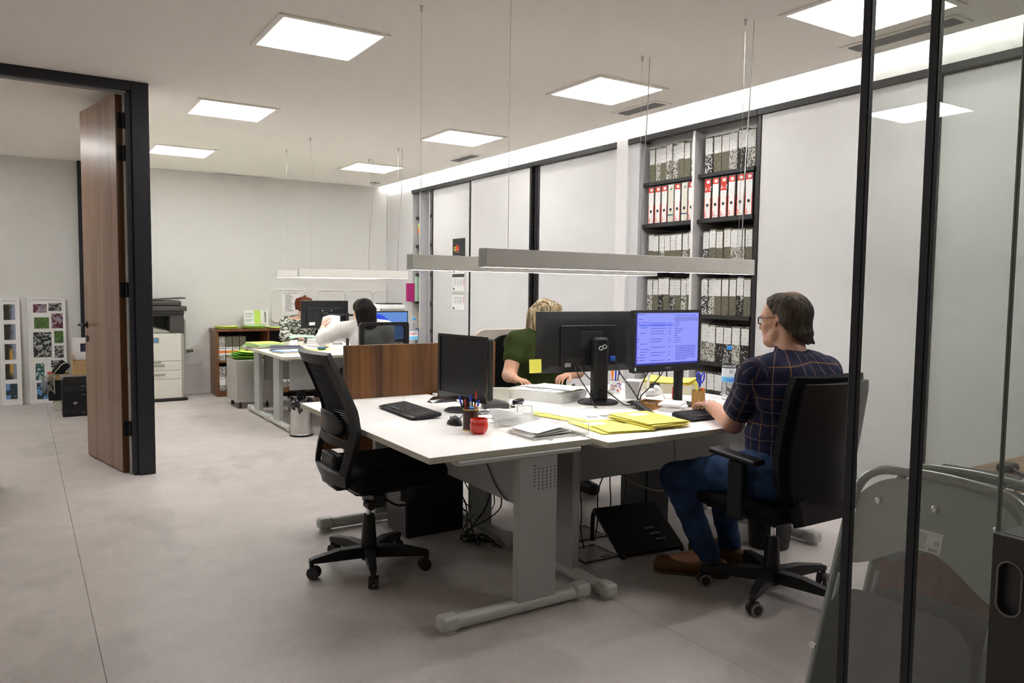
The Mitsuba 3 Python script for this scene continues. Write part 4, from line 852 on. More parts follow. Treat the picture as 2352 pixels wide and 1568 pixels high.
for i in range(10): words_(3.09, 3.09+random.uniform(0.02, 0.08), 1.215-0.0125*i*(1.0))
for i in range(9): words_(3.10, 3.255 if i < 8 else 3.18, 1.08-0.0092*i)
put('mail_text', cat(*tx), 'mat_black', sc, emit=(0.04, 0.05, 0.40), kind='stuff', smooth=False)
put('mail_marks', cat(*[bar(2.817, 2.824, 1.213-0.0148*i-0.001, 1.213-0.0148*i+0.006) for i in (0, 6, 7, 9, 13, 14)]), 'mat_black', sc, emit=(0.25, 0.02, 0.25), kind='stuff')
put('brand_lettering', on_wall(text('PHILIPS', 0.0075, 0.0006, True), (3.02, 3.1436, 0.958), (1, 0, 0), (0, 0, 1)), 'mat_mid_grey', t)
put('sticker', box(2.795, 2.806, 3.1425, 3.1438, 0.953, 0.972), 'mat_green_pale', t)
put('stand', rbox(3.17, 3.22, 3.20, 3.235, Z0+0.005, 1.06, 0.008), 'mat_black_plastic', t)
put('foot', rbox(3.10, 3.33, 3.13, 3.30, Z0, Z0+0.008, 0.004), 'mat_black_plastic', t)
put('cable', lead((3.10, 3.205, 0.99), (3.08, 3.24, 0.91), (3.05, 3.30, 0.83), (3.03, 3.345, Z0+0.05), (3.03, 3.355, Z0+0.005)), 'mat_black', t)
put('cable', lead((2.985, 3.205, 0.98), (2.99, 3.27, 0.90), (3.005, 3.34, 0.80), (3.01, 3.358, Z0+0.005)), 'mat_black', t)
# brown cup with scissors and highlighters
t = thing('pen_cup', 'tan leather pen cup in front of the stand of the mail monitor', 'pen cup')
QX, QY = 3.225, 3.085
mat('tan', (0.36, 0.18, 0.05), 0.55)
put('body', lathe([(0, Z0), (0.037, Z0), (0.037, Z0+0.10), (0.034, Z0+0.10), (0.034, Z0+0.005), (0, Z0+0.005)], 30, QX, QY), 'mat_tan', t)
scissors(QX+0.008, QY+0.008, Z0+0.02, 'mat_pen_blue', 'scissors with dark blue handles in the tan cup', 10, 6, 1.12)
put('highlighter', cyl((QX-0.012, QY-0.005, Z0+0.06), (QX-0.034, QY-0.008, Z0+0.152), 0.0065, n=10), 'mat_yellow_note', label='yellow highlighter leaning out of the tan cup', cat='highlighter')
put('highlighter', cbox(QX+0.008, QX+0.026, QY-0.022, QY-0.008, Z0+0.05, Z0+0.115, 0.003), 'mat_orange', label='orange highlighter in the tan cup', cat='highlighter')
t = thing('rubber_band', 'loose pale rubber band hanging over the tan cup', 'rubber band')
put('loop', tube(curve([(QX-0.012, QY-0.036, Z0+0.102), (QX-0.03, QY-0.033, Z0+0.05), (QX-0.018, QY-0.046, Z0+0.012), (QX+0.012, QY-0.048, Z0+0.008), (QX+0.02, QY-0.039, Z0+0.03), (QX+0.0, QY-0.039, Z0+0.103)], 8), 0.0011, 5), 'mat_cream', t)
# red spool, plugs, ruler, beige tray with yellow folders, bottle
t = thing('thread_spool', 'red ribbed spool behind the stand of the mail monitor', 'spool')
put('body', lathe([(0, Z0), (0.022, Z0)]+[(0.024+0.0012*(i % 2), Z0+0.002+i*0.0045) for i in range(16)]+[(0.02, Z0+0.076), (0, Z0+0.076)], 24, 3.372, 3.41), 'mat_print_red', t, smooth=False)
t = thing('power_strip', 'white power strip with a plug behind the tan cup', 'power strip')
put('body', mv(rbox(-0.07, 0.07, -0.026, 0.026, 0, 0.04, 0.01), 3.36, 3.60, Z0, rz=20), 'mat_white', t)
put('plug', cat(cyl((3.33, 3.545, Z0+0.04), (3.325, 3.53, Z0+0.065), 0.018), tube(curve([(3.322, 3.515, Z0+0.06), (3.315, 3.48, Z0+0.05), (3.30, 3.43, Z0+0.006)], 6), 0.004, 7)), 'mat_white', t)
put('black_plug', mv(rbox(-0.03, 0.03, -0.022, 0.022, 0, 0.032, 0.01), 3.40, 3.63, Z0+0.041, rz=10), 'mat_black_plastic', t)
t = thing('wooden_ruler', 'pale wooden stick standing in a wire clip beside the white tub', 'ruler')
put('stick', hull([(3.30+dx, 3.60, Z0+0.03+dz) for dx, dz in ((-0.008, 0), (0.012, 0))]+[(3.36+dx, 3.64, Z0+0.125+dz) for dx, dz in ((-0.010, 0), (0.014, 0.002))]+[(3.30+dx, 3.602, Z0+0.03) for dx in (-0.008, 0.012)]+[(3.36+dx, 3.642, Z0+0.125) for dx in (-0.01, 0.014)]), 'mat_cream', t)
put('wire_clip', cat(tube([(3.27, 3.56, Z0+0.003), (3.31, 3.585, Z0+0.003), (3.325, 3.60, Z0+0.012), (3.30, 3.60, Z0+0.045), (3.275, 3.59, Z0+0.06)], 0.002, 5), tube([(3.28, 3.58, Z0+0.05), (3.32, 3.60, Z0+0.03)], 0.004, 5)), 'mat_mid_grey', t)
t = thing('document_tray', 'beige letter tray full of yellow folders under the shelves', 'tray')
M = at(3.60, 3.70, Z0, 30)
def tub(w, h, z, tp=0.014, th=0.004):
    o = [(sx*(w/2-tp), sy*(h/2-tp)) for sx, sy in ((-1, -1), (1, -1), (1, 1), (-1, 1))]; O = [(sx*w/2, sy*h/2) for sx, sy in ((-1, -1), (1, -1), (1, 1), (-1, 1))]
    ms = [prism(sg.Polygon(o), th)]
    for i in range(4):
        a, b, A, B = np.array(o[i]), np.array(o[(i+1) % 4]), np.array(O[i]), np.array(O[(i+1) % 4]); n = np.array([-(b-a)[1], (b-a)[0]]); n = n/np.linalg.norm(n)*th
        ms.append(hull([(*a, 0.001), (*b, 0.001), (*A, z), (*B, z), (*(a+n), 0.001), (*(b+n), 0.001), (*(A+n), z), (*(B+n), z)]))
    return cat(*ms)
put('shell', tub(0.27, 0.36, 0.062), 'mat_beige_tray', t, at=M)
for i in range(7):
    def ff(u, v, i=i): return np.stack([(u-0.5)*0.225+0.004*math.sin(i*2.0), (v-0.5)*0.31+0.006*math.cos(i*1.3), 0.0075+0.0098*i+0.012*(i/6)*np.abs(2*v-1)**2+0.010*(i/6)*u], -1)
    put('card_folder', sheet(ff, 6, 8, 0.006), ['mat_yellow', 'mat_paper', 'mat_deep_yellow', 'mat_paper', 'mat_yellow', 'mat_deep_yellow', 'mat_yellow'][i], at=M, smooth=40, label='%s of the folders piled in the beige letter tray' % ['lowest yellow', 'white second', 'deep yellow third', 'white fourth', 'yellow fifth', 'deep yellow sixth', 'yellow topmost'][i], cat='folder')
BOT = [(0, 0), (0.036, 0), (0.041, 0.006), (0.041, 0.03), (0.0385, 0.035), (0.041, 0.042), (0.041, 0.065), (0.0385, 0.07), (0.041, 0.076), (0.041, 0.20), (0.039, 0.205), (0.041, 0.212), (0.040, 0.235), (0.034, 0.262), (0.022, 0.288), (0.0135, 0.298), (0.0135, 0.312)]
def bottle(x, y, z, label, txt, s=1.0, ca='mat_blue_cap'):
    t = thing('water_bottle', label, 'bottle'); M = at(x, y, z, 0, 0, 0, s)
    put('shell', lathe(BOT, 30), 'mat_pet', t, at=M)
    put('water', lathe([(0, 0.003)]+[(r-0.003, max(q, 0.004)) for r, q in BOT[1:12]]+[(0, 0.21)], 30), 'mat_water', t, at=M)
    put('cap', lathe([(0, 0.308), (0.0155, 0.308), (0.0155, 0.330), (0.013, 0.332), (0, 0.332)], 22), ca, t, at=M)
    k = put('wrapper', lathe([(0.0417, 0.112), (0.0417, 0.198)], 30), 'mat_label_paper', t, at=M)
    put('wrapper_band', lathe([(0.0420, 0.113), (0.0420, 0.146)], 30), 'mat_label_blue', k, at=M)
    tm = text(txt, 0.017, 0.0006, True); v = tm.vertices.copy(); a0 = -(v[:, 0].max()-v[:, 0].min())/2/0.042
    ang = -math.pi/2-0.45+a0+v[:, 0]/0.042; r = 0.0421+v[:, 2]
    put('wrapper_letters', TM(np.stack([r*np.cos(ang), r*np.sin(ang), 0.118+v[:, 1]+(0.045 if txt != '100%' else 0.0)], -1), tm.faces, process=False), 'mat_print_red' if txt != '100%' else 'mat_pen_blue', k, at=M, smooth=False)
    put('bar_code', cat(*[TM(*(lambda b: (np.stack([0.0422*np.cos(-2.3+b.vertices[:, 0]/0.042), 0.0422*np.sin(-2.3+b.vertices[:, 0]/0.042), b.vertices[:, 2]], -1), b.faces))(box(q*0.0036, q*0.0036+0.0016, 0, 0.001, 0.165, 0.188)), process=False) for q in range(8)]), 'mat_print_grey', k, at=M, smooth=False)
mat('label_paper', (0.72, 0.80, 0.86), 0.4); mat('label_blue', (0.16, 0.48, 0.78), 0.4)
bottle(3.62, 3.22, Z0, 'clear plastic water bottle with blue cap beside the man in the checked shirt', '100%')
# ---------------- people ----------------
def nv(v): v = np.asarray(v, float); return v/np.linalg.norm(v)
def hand(w, d, n, side, s=1.0, curl=0.35, spread=0.10, splay=0.0):
    """bones of a hand: w wrist, d direction, n normal of the back, side = toward the thumb"""
    w = np.asarray(w, float); d, n = nv(d), nv(n); t = nv(np.asarray(side, float)-d*(np.asarray(side) @ d)); n = nv(np.cross(t, d)) if np.cross(t, d) @ n > 0 else nv(np.cross(d, t))
    B = []; k = 0.006
    B.append((w, w+d*0.045*s, 0.024*s, 0.030*s, (n, 0.60), 0.012))
    for i, (o, L, r) in enumerate(((0.030, 0.070, 0.0088), (0.010, 0.078, 0.0090), (-0.011, 0.072, 0.0087), (-0.030, 0.056, 0.0078))):
        root = w+d*(0.048+0.006*(i in (1, 2)))*s+t*o*0.75*s; kn = w+d*(0.088-0.006*(i == 3)-0.003*(i == 0))*s+t*o*s
        B.append((root, kn, 0.0125*s, 0.0105*s, None, k))
        dd = nv(d+t*(spread*o/0.03)); p = kn
        for j, f in enumerate((0.45, 0.31, 0.24)):
            a = curl*(0.55+0.75*j)*(1+0.12*i); q = p+(dd*math.cos(a)-n*math.sin(a))*L*f*s
            B.append((p, q, r*s*(1-0.10*j), r*s*(1-0.10*(j+1)), None, 0.003)); p = q
    b0 = w+d*0.020*s+t*0.020*s; b1 = b0+(d*0.55+t*0.75-n*0.25)*0.036*s; b2 = b1+(d*0.85+t*0.35-n*0.30)*0.034*s; b3 = b2+(d*0.95+t*0.1-n*0.25)*0.026*s
    B += [(b0, b1, 0.016*s, 0.012*s, None, 0.008), (b1, b2, 0.0110*s, 0.0098*s, None, 0.003), (b2, b3, 0.0098*s, 0.0080*s, None, 0.003)]
    return B
class Head:
    def __init__(self, c, yaw, pitch=0.0, s=1.0):
        cy, sy, cp, sp = math.cos(yaw), math.sin(yaw), math.cos(pitch), math.sin(pitch)
        self.r, self.f = np.array([cy, sy, 0]), np.array([-sy*cp, cy*cp, -sp]); self.u = np.cross(self.r, self.f); self.c, self.s = np.asarray(c, float), s
    def __call__(self, x, y, z): return self.c+(self.r*x+self.f*y+self.u*z)*self.s
    def bones(self, ears=True, nose=1.0):
        h, s = self, self.s
        B = [(h(0, -0.030, 0.030), h(0, 0.022, 0.038), 0.080*s, 0.074*s, (h.r, 0.93)), (h(0, 0.03, 0.0), h(0, 0.045, -0.06), 0.066*s, 0.050*s, (h.r, 0.95)),
             (h(0, 0.065, -0.088), h(0, 0.066, -0.092), 0.030*s, 0.028*s), (h(-0.042, 0.025, -0.07), h(-0.020, 0.070, -0.092), 0.030*s, 0.024*s), (h(0.042, 0.025, -0.07), h(0.020, 0.070, -0.092), 0.030*s, 0.024*s),
             (h(-0.036, 0.068, -0.025), h(-0.03, 0.074, -0.035), 0.024*s, 0.022*s), (h(0.036, 0.068, -0.025), h(0.03, 0.074, -0.035), 0.024*s, 0.022*s),
             (h(-0.034, 0.086, 0.026), h(0.034, 0.086, 0.026), 0.013*s, 0.013*s, None, 0.012),
             (h(0, 0.092, 0.012), h(0, 0.118, -0.028), 0.0095*s, 0.0125*s*nose, None, 0.008), (h(-0.011, 0.102, -0.034), h(0.011, 0.102, -0.034), 0.0085*s, 0.0085*s, None, 0.006),
             (h(-0.018, 0.098, -0.059), h(0.018, 0.098, -0.059), 0.0065*s, 0.0065*s, None, 0.006), (h(-0.015, 0.095, -0.070), h(0.015, 0.095, -0.070), 0.007*s, 0.007*s, None, 0.006)]
        if ears:
            for q in (-1, 1):
                B += [(h(q*0.078, -0.012, 0.012), h(q*0.080, -0.004, -0.024), 0.010*s, 0.007*s, None, 0.006), (h(q*0.080, -0.018, 0.020), h(q*0.088, -0.026, -0.004), 0.0075*s, 0.0070*s, None, 0.005), (h(q*0.080, -0.004, 0.024), h(q*0.086, -0.016, 0.026), 0.006*s, 0.006*s, None, 0.004)]
        return B
def eyes(t, h):
    for q in (-1, 1):
        k = put('eye', mv(trimesh.creation.icosphere(2, 0.0115*h.s), *h(q*0.032, 0.081, 0.006)), 'mat_eye_white', t, smooth=True)
        put('iris', mv(trimesh.creation.icosphere(2, 0.0058*h.s), *h(q*0.032, 0.0888, 0.005)), 'mat_eye_dark', k, smooth=True)
def glasses(t, h, m='mat_black_plastic', r=0.0017):
    ms = []; g = put('glasses', None or tube([h(-0.012, 0.104, 0.008), h(0, 0.109, 0.013), h(0.012, 0.104, 0.008)], 0.0016*h.s, 6), m, t)
    for q in (-1, 1):
        rim = [h(q*0.034+0.023*math.copysign(abs(math.cos(a))**0.55, math.cos(a)), 0.104-0.006*abs(q*0.034+0.023*math.cos(a))/0.05, 0.004+0.0165*math.copysign(abs(math.sin(a))**0.55, math.sin(a))) for a in np.linspace(0, 2*math.pi, 32, endpoint=False)]
        put('rim', tube(rim, r*h.s, 6, closed=True), m, g)
        put('lens', hull(np.vstack([np.array(rim)*1.0, np.array(rim)+h.f*0.0008])), 'mat_glass', g, smooth=False)
        put('temple', tube(curve([h(q*0.058, 0.096, 0.012), h(q*0.074, 0.06, 0.014), h(q*0.082, 0.0, 0.014), h(q*0.084, -0.022, -0.004)], 6), 0.0022*h.s, 6), m, g)
mat('eye_white', (0.75, 0.74, 0.72), 0.2); mat('eye_dark', (0.03, 0.02, 0.015), 0.15)
def skin(name, c, red=0.06):
    def fn(p, n, uv):
        a = fbm(p.x*40, p.y*40, p.z*40, 3); b = noise(p.x*260, p.y*260, p.z*260)
        return mi.Color3f(c[0]*(0.90+0.14*a+0.06*b), c[1]*(0.86+0.16*a+0.10*b), c[2]*(0.84+0.18*a+0.10*b))
    return matp(name, fn, 0.45, spec=0.35)
skin('skin_man', (0.50, 0.27, 0.185)); skin('skin_woman', (0.56, 0.31, 0.21)); skin('skin_pale', (0.60, 0.38, 0.29))

# --- the man in the checked shirt, seen from behind, facing +y
def _hair_man(p, n, uv):
    d = dr.sqrt(dr.square(p.x-2.945)+dr.square(p.y-2.255)+dr.square(p.z-1.392))
    s = fbm(p.x*160, p.y*90, p.z*14, 3); side = smoothstep(0.055, 0.115, dr.sqrt(dr.square(p.x-2.985)+dr.square(p.y-2.225)+dr.square((p.z-1.24)*0.6)))
    base = mix((0.010, 0.007, 0.005), (0.075, 0.060, 0.043), dr.clip(side*0.8*s*1.6, 0, 1))
    return mix((0.30, 0.15, 0.095), base, smoothstep(0.005, 0.060, d+0.03*(s-0.5)))
matp('hair_man', _hair_man, 0.65, spec=0.2)
def _check(u, v):
    """woven check from the coordinates around (u) and along (v) the cloth"""
    def ln(t, w):
        f = t-dr.floor(t); return dr.minimum(f, 1-f) < w
    weave = noise(u*900, v*900)*0.3+fbm(u*40, v*40)*0.4
    c = mix((0.006, 0.008, 0.024), (0.016, 0.022, 0.065), weave)
    bu, bv = u/0.066, v/0.066
    c = dr.select(ln(bu+0.5, 0.16) ^ ln(bv+0.5, 0.16), c+mi.Color3f(0.012, 0.002, 0.004), c)
    c = dr.select(ln(bv*0.5+0.25, 0.012), mi.Color3f(0.20, 0.19, 0.19), c); c = dr.select(ln(bv*0.5-0.25, 0.012), mi.Color3f(0.23, 0.12, 0.035), c)
    c = dr.select(ln(bu*0.5+0.25, 0.012), mi.Color3f(0.25, 0.125, 0.035), c); c = dr.select(ln(bu*0.5-0.25, 0.012), mi.Color3f(0.22, 0.16, 0.11), c)
    return c
matp('shirt_check', lambda p, n, uv: _check(dr.atan2(p.x-2.905, -(p.y-2.30))*0.24, p.z+0.10*dr.abs(p.x-2.90)), 0.8, spec=0.15)
def sleeve_check(name, a, b):
    a, b = np.asarray(a), np.asarray(b); e1, e2, d = basis(b-a)
    def fn(p, n, uv):
        x, y, z = p.x-float(a[0]), p.y-float(a[1]), p.z-float(a[2]); g = lambda e: x*float(e[0])+y*float(e[1])+z*float(e[2])
        return _check(dr.atan2(g(e1), g(e2))*0.075, g(d))
    return matp(name, fn, 0.8, spec=0.15)
def _denim(p, n, uv):
    a = fbm(p.x*18, p.y*18, p.z*18, 4); b = noise(p.x*700, p.y*700, p.z*700)
    return mix((0.008, 0.017, 0.050), (0.045, 0.09, 0.18), dr.clip(0.15+0.6*a*a*1.6+0.15*b-0.1, 0, 1))
matp('denim', _denim, 0.85, spec=0.1)
mat('shoe_tan', (0.11, 0.052, 0.010), 0.5); mat('sole', (0.05, 0.035, 0.02), 0.7)
man = thing('person', 'man with dark hair and glasses in a navy checked shirt and jeans at the desk', 'person')
H = Head((2.935, 2.295, 1.262), 0.13, 0.08)
LS, LE, LW = (2.695, 2.250, 1.02), (2.825, 2.475, 0.775), (3.005, 2.795, 0.800)
RS, RE, RW = (3.135, 2.225, 1.015), (3.30, 2.50, 0.80), (3.40, 2.86, 0.803)
LH_, RH_, LK, RK, LA, RA = (2.815, 2.25, 0.585), (2.995, 2.25, 0.585), (2.700, 2.715, 0.475), (3.02, 2.73, 0.475), (2.815, 2.60, 0.10), (3.035, 2.66, 0.10)
tor = [((2.905, 2.235, 0.60), (2.905, 2.255, 0.74), 0.150, 0.158, ((0, 1, 0), 0.85)), ((2.905, 2.255, 0.74), (2.91, 2.205, 0.93), 0.158, 0.150, ((0, 1, 0), 0.80)), ((2.80, 2.19, 0.97), (3.03, 2.185, 0.96), 0.118, 0.118), (LS, (2.85, 2.20, 1.03), 0.070, 0.085), (RS, (2.97, 2.20, 1.03), 0.070, 0.085), ((2.86, 2.21, 1.02), (2.99, 2.20, 1.02), 0.085, 0.085)]
legs = [(LH_, LK, 0.092, 0.064), (RH_, RK, 0.092, 0.064), (LK, LA, 0.060, 0.042), (RK, RA, 0.060, 0.042), (LH_, RH_, 0.125, 0.125)]
arms = [(LS, LE, 0.056, 0.052), (LE, LW, 0.053, 0.030, None, 0.012), (RS, RE, 0.056, 0.048), (RE, RW, 0.048, 0.029, None, 0.012)]
neck = [((2.915, 2.215, 1.05), H(0, -0.02, -0.06), 0.066, 0.060, None, 0.02)]
feet = [(LA, (2.675, 2.745, 0.045), 0.040, 0.030), (RA, (3.005, 2.84, 0.045), 0.040, 0.030)]
hl = hand(LW, (0.33, 0.92, -0.06), (0, 0, 1), (0.9, -0.3, 0), 1.02, 0.55, 0.12)
hr = hand(RW, (0.10, 1.0, -0.05), (-0.1, 0, 1), (-1, 0.1, 0), 1.02, 0.50, 0.05)
put('body', blob(tor+legs+arms+neck+feet+H.bones()+hl+hr, 0.0048, 0.022, relax=4), 'mat_skin_man', man, smooth=True)
def grow(bs, d, kk=None): return [(b[0], b[1], b[2]+d, b[3]+d)+(tuple(b[4:5]) if len(b) > 4 else ()) for b in bs]
def crease(amp, fx, fy, fz):
    return lambda q: amp*(meshkit.fbm(q*np.array([fx, fy, fz]), 3)-0.5)*2
put('shirt', blob(grow(tor, 0.016)+[((2.905, 2.24, 0.56), (2.905, 2.25, 0.66), 0.178, 0.170, ((0, 1, 0), 0.92))], 0.007, 0.03, bump=crease(0.011, 9, 9, 16), cut=[(H(0, -0.01, -0.142), H.u*0.9+H.f*0.35), ((2.9, 2.2, 0.55), (0, 0, -1))], relax=2), 'mat_shirt_check', man, smooth=True)
def mixp(a, b, t): return tuple(np.asarray(a)*(1-t)+np.asarray(b)*t)
for nm, S_, E_, w in (('check_left', LS, LE, 0.93), ('check_right', RS, RE, 0.93)):
    sm = sleeve_check('sleeve_'+nm, S_, E_)
    en = np.asarray(mixp(S_, E_, 0.72)); dd = nv(np.asarray(E_)-np.asarray(S_))
    put('sleeve', blob([(mixp(S_, E_, -0.05), mixp(S_, E_, 0.98), 0.074, 0.070, None)], 0.006, 0.03, bump=crease(0.008, 14, 14, 14), cut=[(en, dd)], relax=2), sm, man, smooth=True)
put('collar', sheet(lambda u, v: np.stack([2.918+(0.070+0.012*(1-v))*np.cos(u*2*math.pi*0.86-math.pi*0.5-math.pi*0.86), 2.235+(0.070+0.012*(1-v))*np.sin(u*2*math.pi*0.86-math.pi*0.5-math.pi*0.86), 1.085+0.05*v+0.012*np.sin(u*2*math.pi*0.86-math.pi*0.5-math.pi*0.86)], -1), 30, 4, 0.006), 'mat_shirt_check', man, smooth=True)
put('jeans', blob(grow(legs, 0.014)+[((2.905, 2.235, 0.60), (2.905, 2.24, 0.64), 0.150, 0.150, ((0, 1, 0), 0.9))], 0.007, 0.03, bump=crease(0.010, 14, 14, 20), cut=[((2.9, 2.5, 0.075), (0, 0, -1))], relax=2), 'mat_denim', man, smooth=True)
for A_, T_ in ((LA, (2.665, 2.755, 0.040)), (RA, (3.0, 2.85, 0.040))):
    a, b = np.asarray(A_)+[0, 0, -0.03], np.asarray(T_); hd = nv([b[0]-a[0], b[1]-a[1], 0]); hl_ = a-hd*0.06; hl_[2] = 0.045
    k = put('shoe', blob([(hl_, b, 0.041, 0.036), (a+[0, 0, 0.03], a, 0.040, 0.046), (b, b-hd*0.07, 0.044, 0.040, ((0, 0, 1), 0.8))], 0.006, 0.02, cut=[((0, 0, 0.008), (0, 0, -1))]), 'mat_shoe_tan', man, smooth=True)
    put('sole', mv(prism(sg.LineString([(hl_-hd*0.0)[:2], b[:2]]).buffer(0.045), 0.014), 0, 0, 0.0006), 'mat_sole', k)
def hair_streak(q): return 0.004*(meshkit.fbm(q*np.array([120, 120, 25]), 3)-0.5)*2
hb = [(H(0, -0.034, 0.038), H(0, 0.016, 0.046), 0.091, 0.081, (H.r, 0.97)), (H(0, -0.058, 0.02), H(0, -0.072, -0.06), 0.074, 0.052, (H.r, 1.15)), (H(-0.05, -0.045, -0.01), H(-0.046, -0.06, -0.085), 0.042, 0.030), (H(0.05, -0.045, -0.01), H(0.046, -0.06, -0.085), 0.042, 0.030), (H(0, -0.085, -0.07), H(0, -0.092, -0.105), 0.042, 0.024, (H.r, 1.5)), (H(0.03, -0.088, -0.09), H(0.05, -0.112, -0.108), 0.022, 0.006), (H(-0.070, 0.006, 0.03), H(-0.074, -0.01, 0.0), 0.014, 0.010), (H(0.070, 0.006, 0.03), H(0.074, -0.01, 0.0), 0.014, 0.010)]
put('hair', blob(hb, 0.0042, 0.02, bump=hair_streak, cut=[(H(0, 0.052, 0.085), H.f*0.75-H.u*0.62), (H(0, 0.070, 0.06), H.f)], relax=1), 'mat_hair_man', man, smooth=True)
eyes(man, H); glasses(man, H, r=0.0026)
put('bracelet', tube([np.asarray(mixp(LE, LW, 0.93))+0.031*(math.cos(a)*basis(np.subtract(LW, LE))[0]+math.sin(a)*basis(np.subtract(LW, LE))[1]) for a in np.linspace(0, 2*math.pi, 26, endpoint=False)], 0.004, 6, closed=True), 'mat_steel', man)
t = thing('computer_mouse', 'dark blue mouse under the right hand of the man in the checked shirt', 'mouse')
put('shell', hull(np.array([(3.425+0.032*math.cos(a)*math.cos(b), 2.985+0.060*math.sin(a)*math.cos(b), Z0+0.034*math.sin(b)) for a in np.linspace(0, 6.28, 26) for b in np.linspace(0, 1.57, 8)])), 'mat_blue_dark', t, smooth=50)
mat('blue_dark', (0.005, 0.05, 0.14), 0.3)

# --- the woman in the green top, facing us (-y)
mat('green_top', (0.030, 0.042, 0.012), 0.85, spec=0.1)
mat('dark_trousers', (0.012, 0.012, 0.015), 0.85)
def _blonde(p, n, uv):
    s = fbm(p.x*130, p.y*60, p.z*9, 3); return mix((0.10, 0.065, 0.03), (0.50, 0.38, 0.21), smoothstep(0.36, 0.62, s))
matp('hair_blonde', _blonde, 0.45, spec=0.4)
w = thing('person', 'woman with blonde hair in a dark green top behind the monitor stand', 'person')
H2 = Head((3.135, 4.465, 1.195), math.pi+0.08, 0.22, 0.98)
LS, LE, LW = (2.905, 4.49, 1.015), (2.800, 4.415, 0.805), (2.725, 4.235, 0.802)
RS, RE, RW = (3.375, 4.49, 1.01), (3.37, 4.40, 0.805), (3.135, 4.20, 0.810)
tor = [((3.14, 4.55, 0.55), (3.14, 4.53, 0.74), 0.175, 0.165, ((0, 1, 0), 0.85)), ((3.14, 4.52, 0.74), (3.14, 4.50, 0.92), 0.165, 0.155, ((0, 1, 0), 0.8)), ((3.04, 4.46, 0.88), (3.24, 4.46, 0.88), 0.105, 0.105), (LS, (3.08, 4.50, 1.04), 0.070, 0.075), (RS, (3.20, 4.50, 1.04), 0.070, 0.075)]
legs = [((3.05, 4.53, 0.56), (3.02, 4.12, 0.53), 0.105, 0.075), ((3.23, 4.53, 0.56), (3.26, 4.12, 0.53), 0.105, 0.075), ((3.02, 4.12, 0.52), (3.03, 4.20, 0.09), 0.066, 0.045), ((3.26, 4.12, 0.52), (3.25, 4.20, 0.09), 0.066, 0.045), ((3.03, 4.20, 0.06), (3.03, 4.06, 0.045), 0.042, 0.034), ((3.25, 4.20, 0.06), (3.25, 4.06, 0.045), 0.042, 0.034)]
legs = [(tuple(np.add(a, (0, 0, 0))), b, c, d) for a, b, c, d in legs]
arms = [(LS, LE, 0.058, 0.050), (LE, LW, 0.050, 0.030, None, 0.012), (RS, RE, 0.058, 0.050), (RE, RW, 0.050, 0.030, None, 0.012)]
hl = hand(LW, (0.22, -0.95, -0.08), (0, 0, 1), (1, 0, 0), 0.92, 0.55); hr = hand(RW, (-0.92, -0.35, -0.10), (0, 0, 1), (0.2, -1, 0), 0.95, 0.65)
put('body', blob(tor+legs+arms+[((3.14, 4.50, 1.04), H2(0, -0.01, -0.07), 0.058, 0.054)]+H2.bones()+hl+hr, 0.0058, 0.022), 'mat_skin_woman', w, smooth=True)
sl = []
for S_, E_ in ((LS, LE), (RS, RE)): sl.append((S_, mixp(S_, E_, 0.45), 0.075, 0.072))
put('green_top', blob(grow(tor, 0.016)+sl, 0.0075, 0.03, bump=crease(0.010, 12, 12, 14), cut=[((3.14, 4.42, 1.09), (0, -0.55, 0.8)), ((3.14, 4.4, 0.56), (0, 0, -1))]+[], relax=2), 'mat_green_top', w, smooth=True)
for s_ in (3.03, 3.25): put('shoe', blob([((s_, 4.235, 0.055), (s_, 4.04, 0.042), 0.052, 0.042)], 0.008, 0.02, cut=[((0, 0, 0.004), (0, 0, -1))]), 'mat_black', w, smooth=True)
put('trousers', blob(grow(legs[:4], 0.012)+[((3.05, 4.55, 0.56), (3.23, 4.55, 0.56), 0.15, 0.15)], 0.010, 0.03, cut=[((3, 4, 0.09), (0, 0, -1))]), 'mat_dark_trousers', w, smooth=True)
put('hair', blob([(H2(0, -0.030, 0.038), H2(0, 0.022, 0.046), 0.090, 0.082), (H2(-0.075, -0.01, 0.03), H2(-0.098, 0.005, -0.11), 0.040, 0.034), (H2(0.075, -0.01, 0.03), H2(0.098, 0.005, -0.13), 0.040, 0.036), (H2(0.098, 0.005, -0.12), H2(0.104, 0.03, -0.165), 0.034, 0.016), (H2(-0.098, 0.005, -0.10), H2(-0.10, 0.03, -0.16), 0.034, 0.016), (H2(0, -0.07, 0.0), H2(0, -0.085, -0.14), 0.080, 0.066, (H2.r, 1.3)), (H2(-0.05, 0.055, 0.085), H2(0.04, 0.065, 0.075), 0.026, 0.026)], 0.0055, 0.02, bump=lambda q: 0.006*(meshkit.fbm(q*np.array([110, 110, 16]), 3)-0.5)*2, cut=[(H2(0, 0.098, 0.02), H2.f)], relax=1), 'mat_hair_blonde', w, smooth=True)
eyes(w, H2); glasses(w, H2)
# her chair: beige shell, black cushion
mat('beige_fabric', (0.56, 0.50, 0.44), 0.9, spec=0.1)
ch = thing('armchair', 'beige upholstered office chair with rounded black inner back behind the woman in green', 'chair')
star_base(ch, 3.05, 4.60, 40, 0.30, top=0.34)
def arc_back(u, v, x0, x1, y, z0, z1, r):
    x = x0+(x1-x0)*u; z = z0+(z1-z0)*v
    return np.stack([x, y+0.05*(2*u-1)**2*-1+0.06*v, z], -1)
def pad(x0, x1, z0, z1, r, th, y, axis=None):
    m = prism(rrect(x0, x1, z0, z1, r), th, 'y', y); return m
put('back_shell', mv(cat(pad(-0.29, 0.29, 0.44, 1.085, 0.10, 0.05, 0.0)), 3.10, 4.985, 0, rz=2), 'mat_beige_fabric', ch)
put('inner_back', mv(pad(-0.165, 0.165, 0.50, 1.045, 0.16, 0.03, -0.052), 3.09, 4.985, 0, rz=2), 'mat_black_fabric', ch)
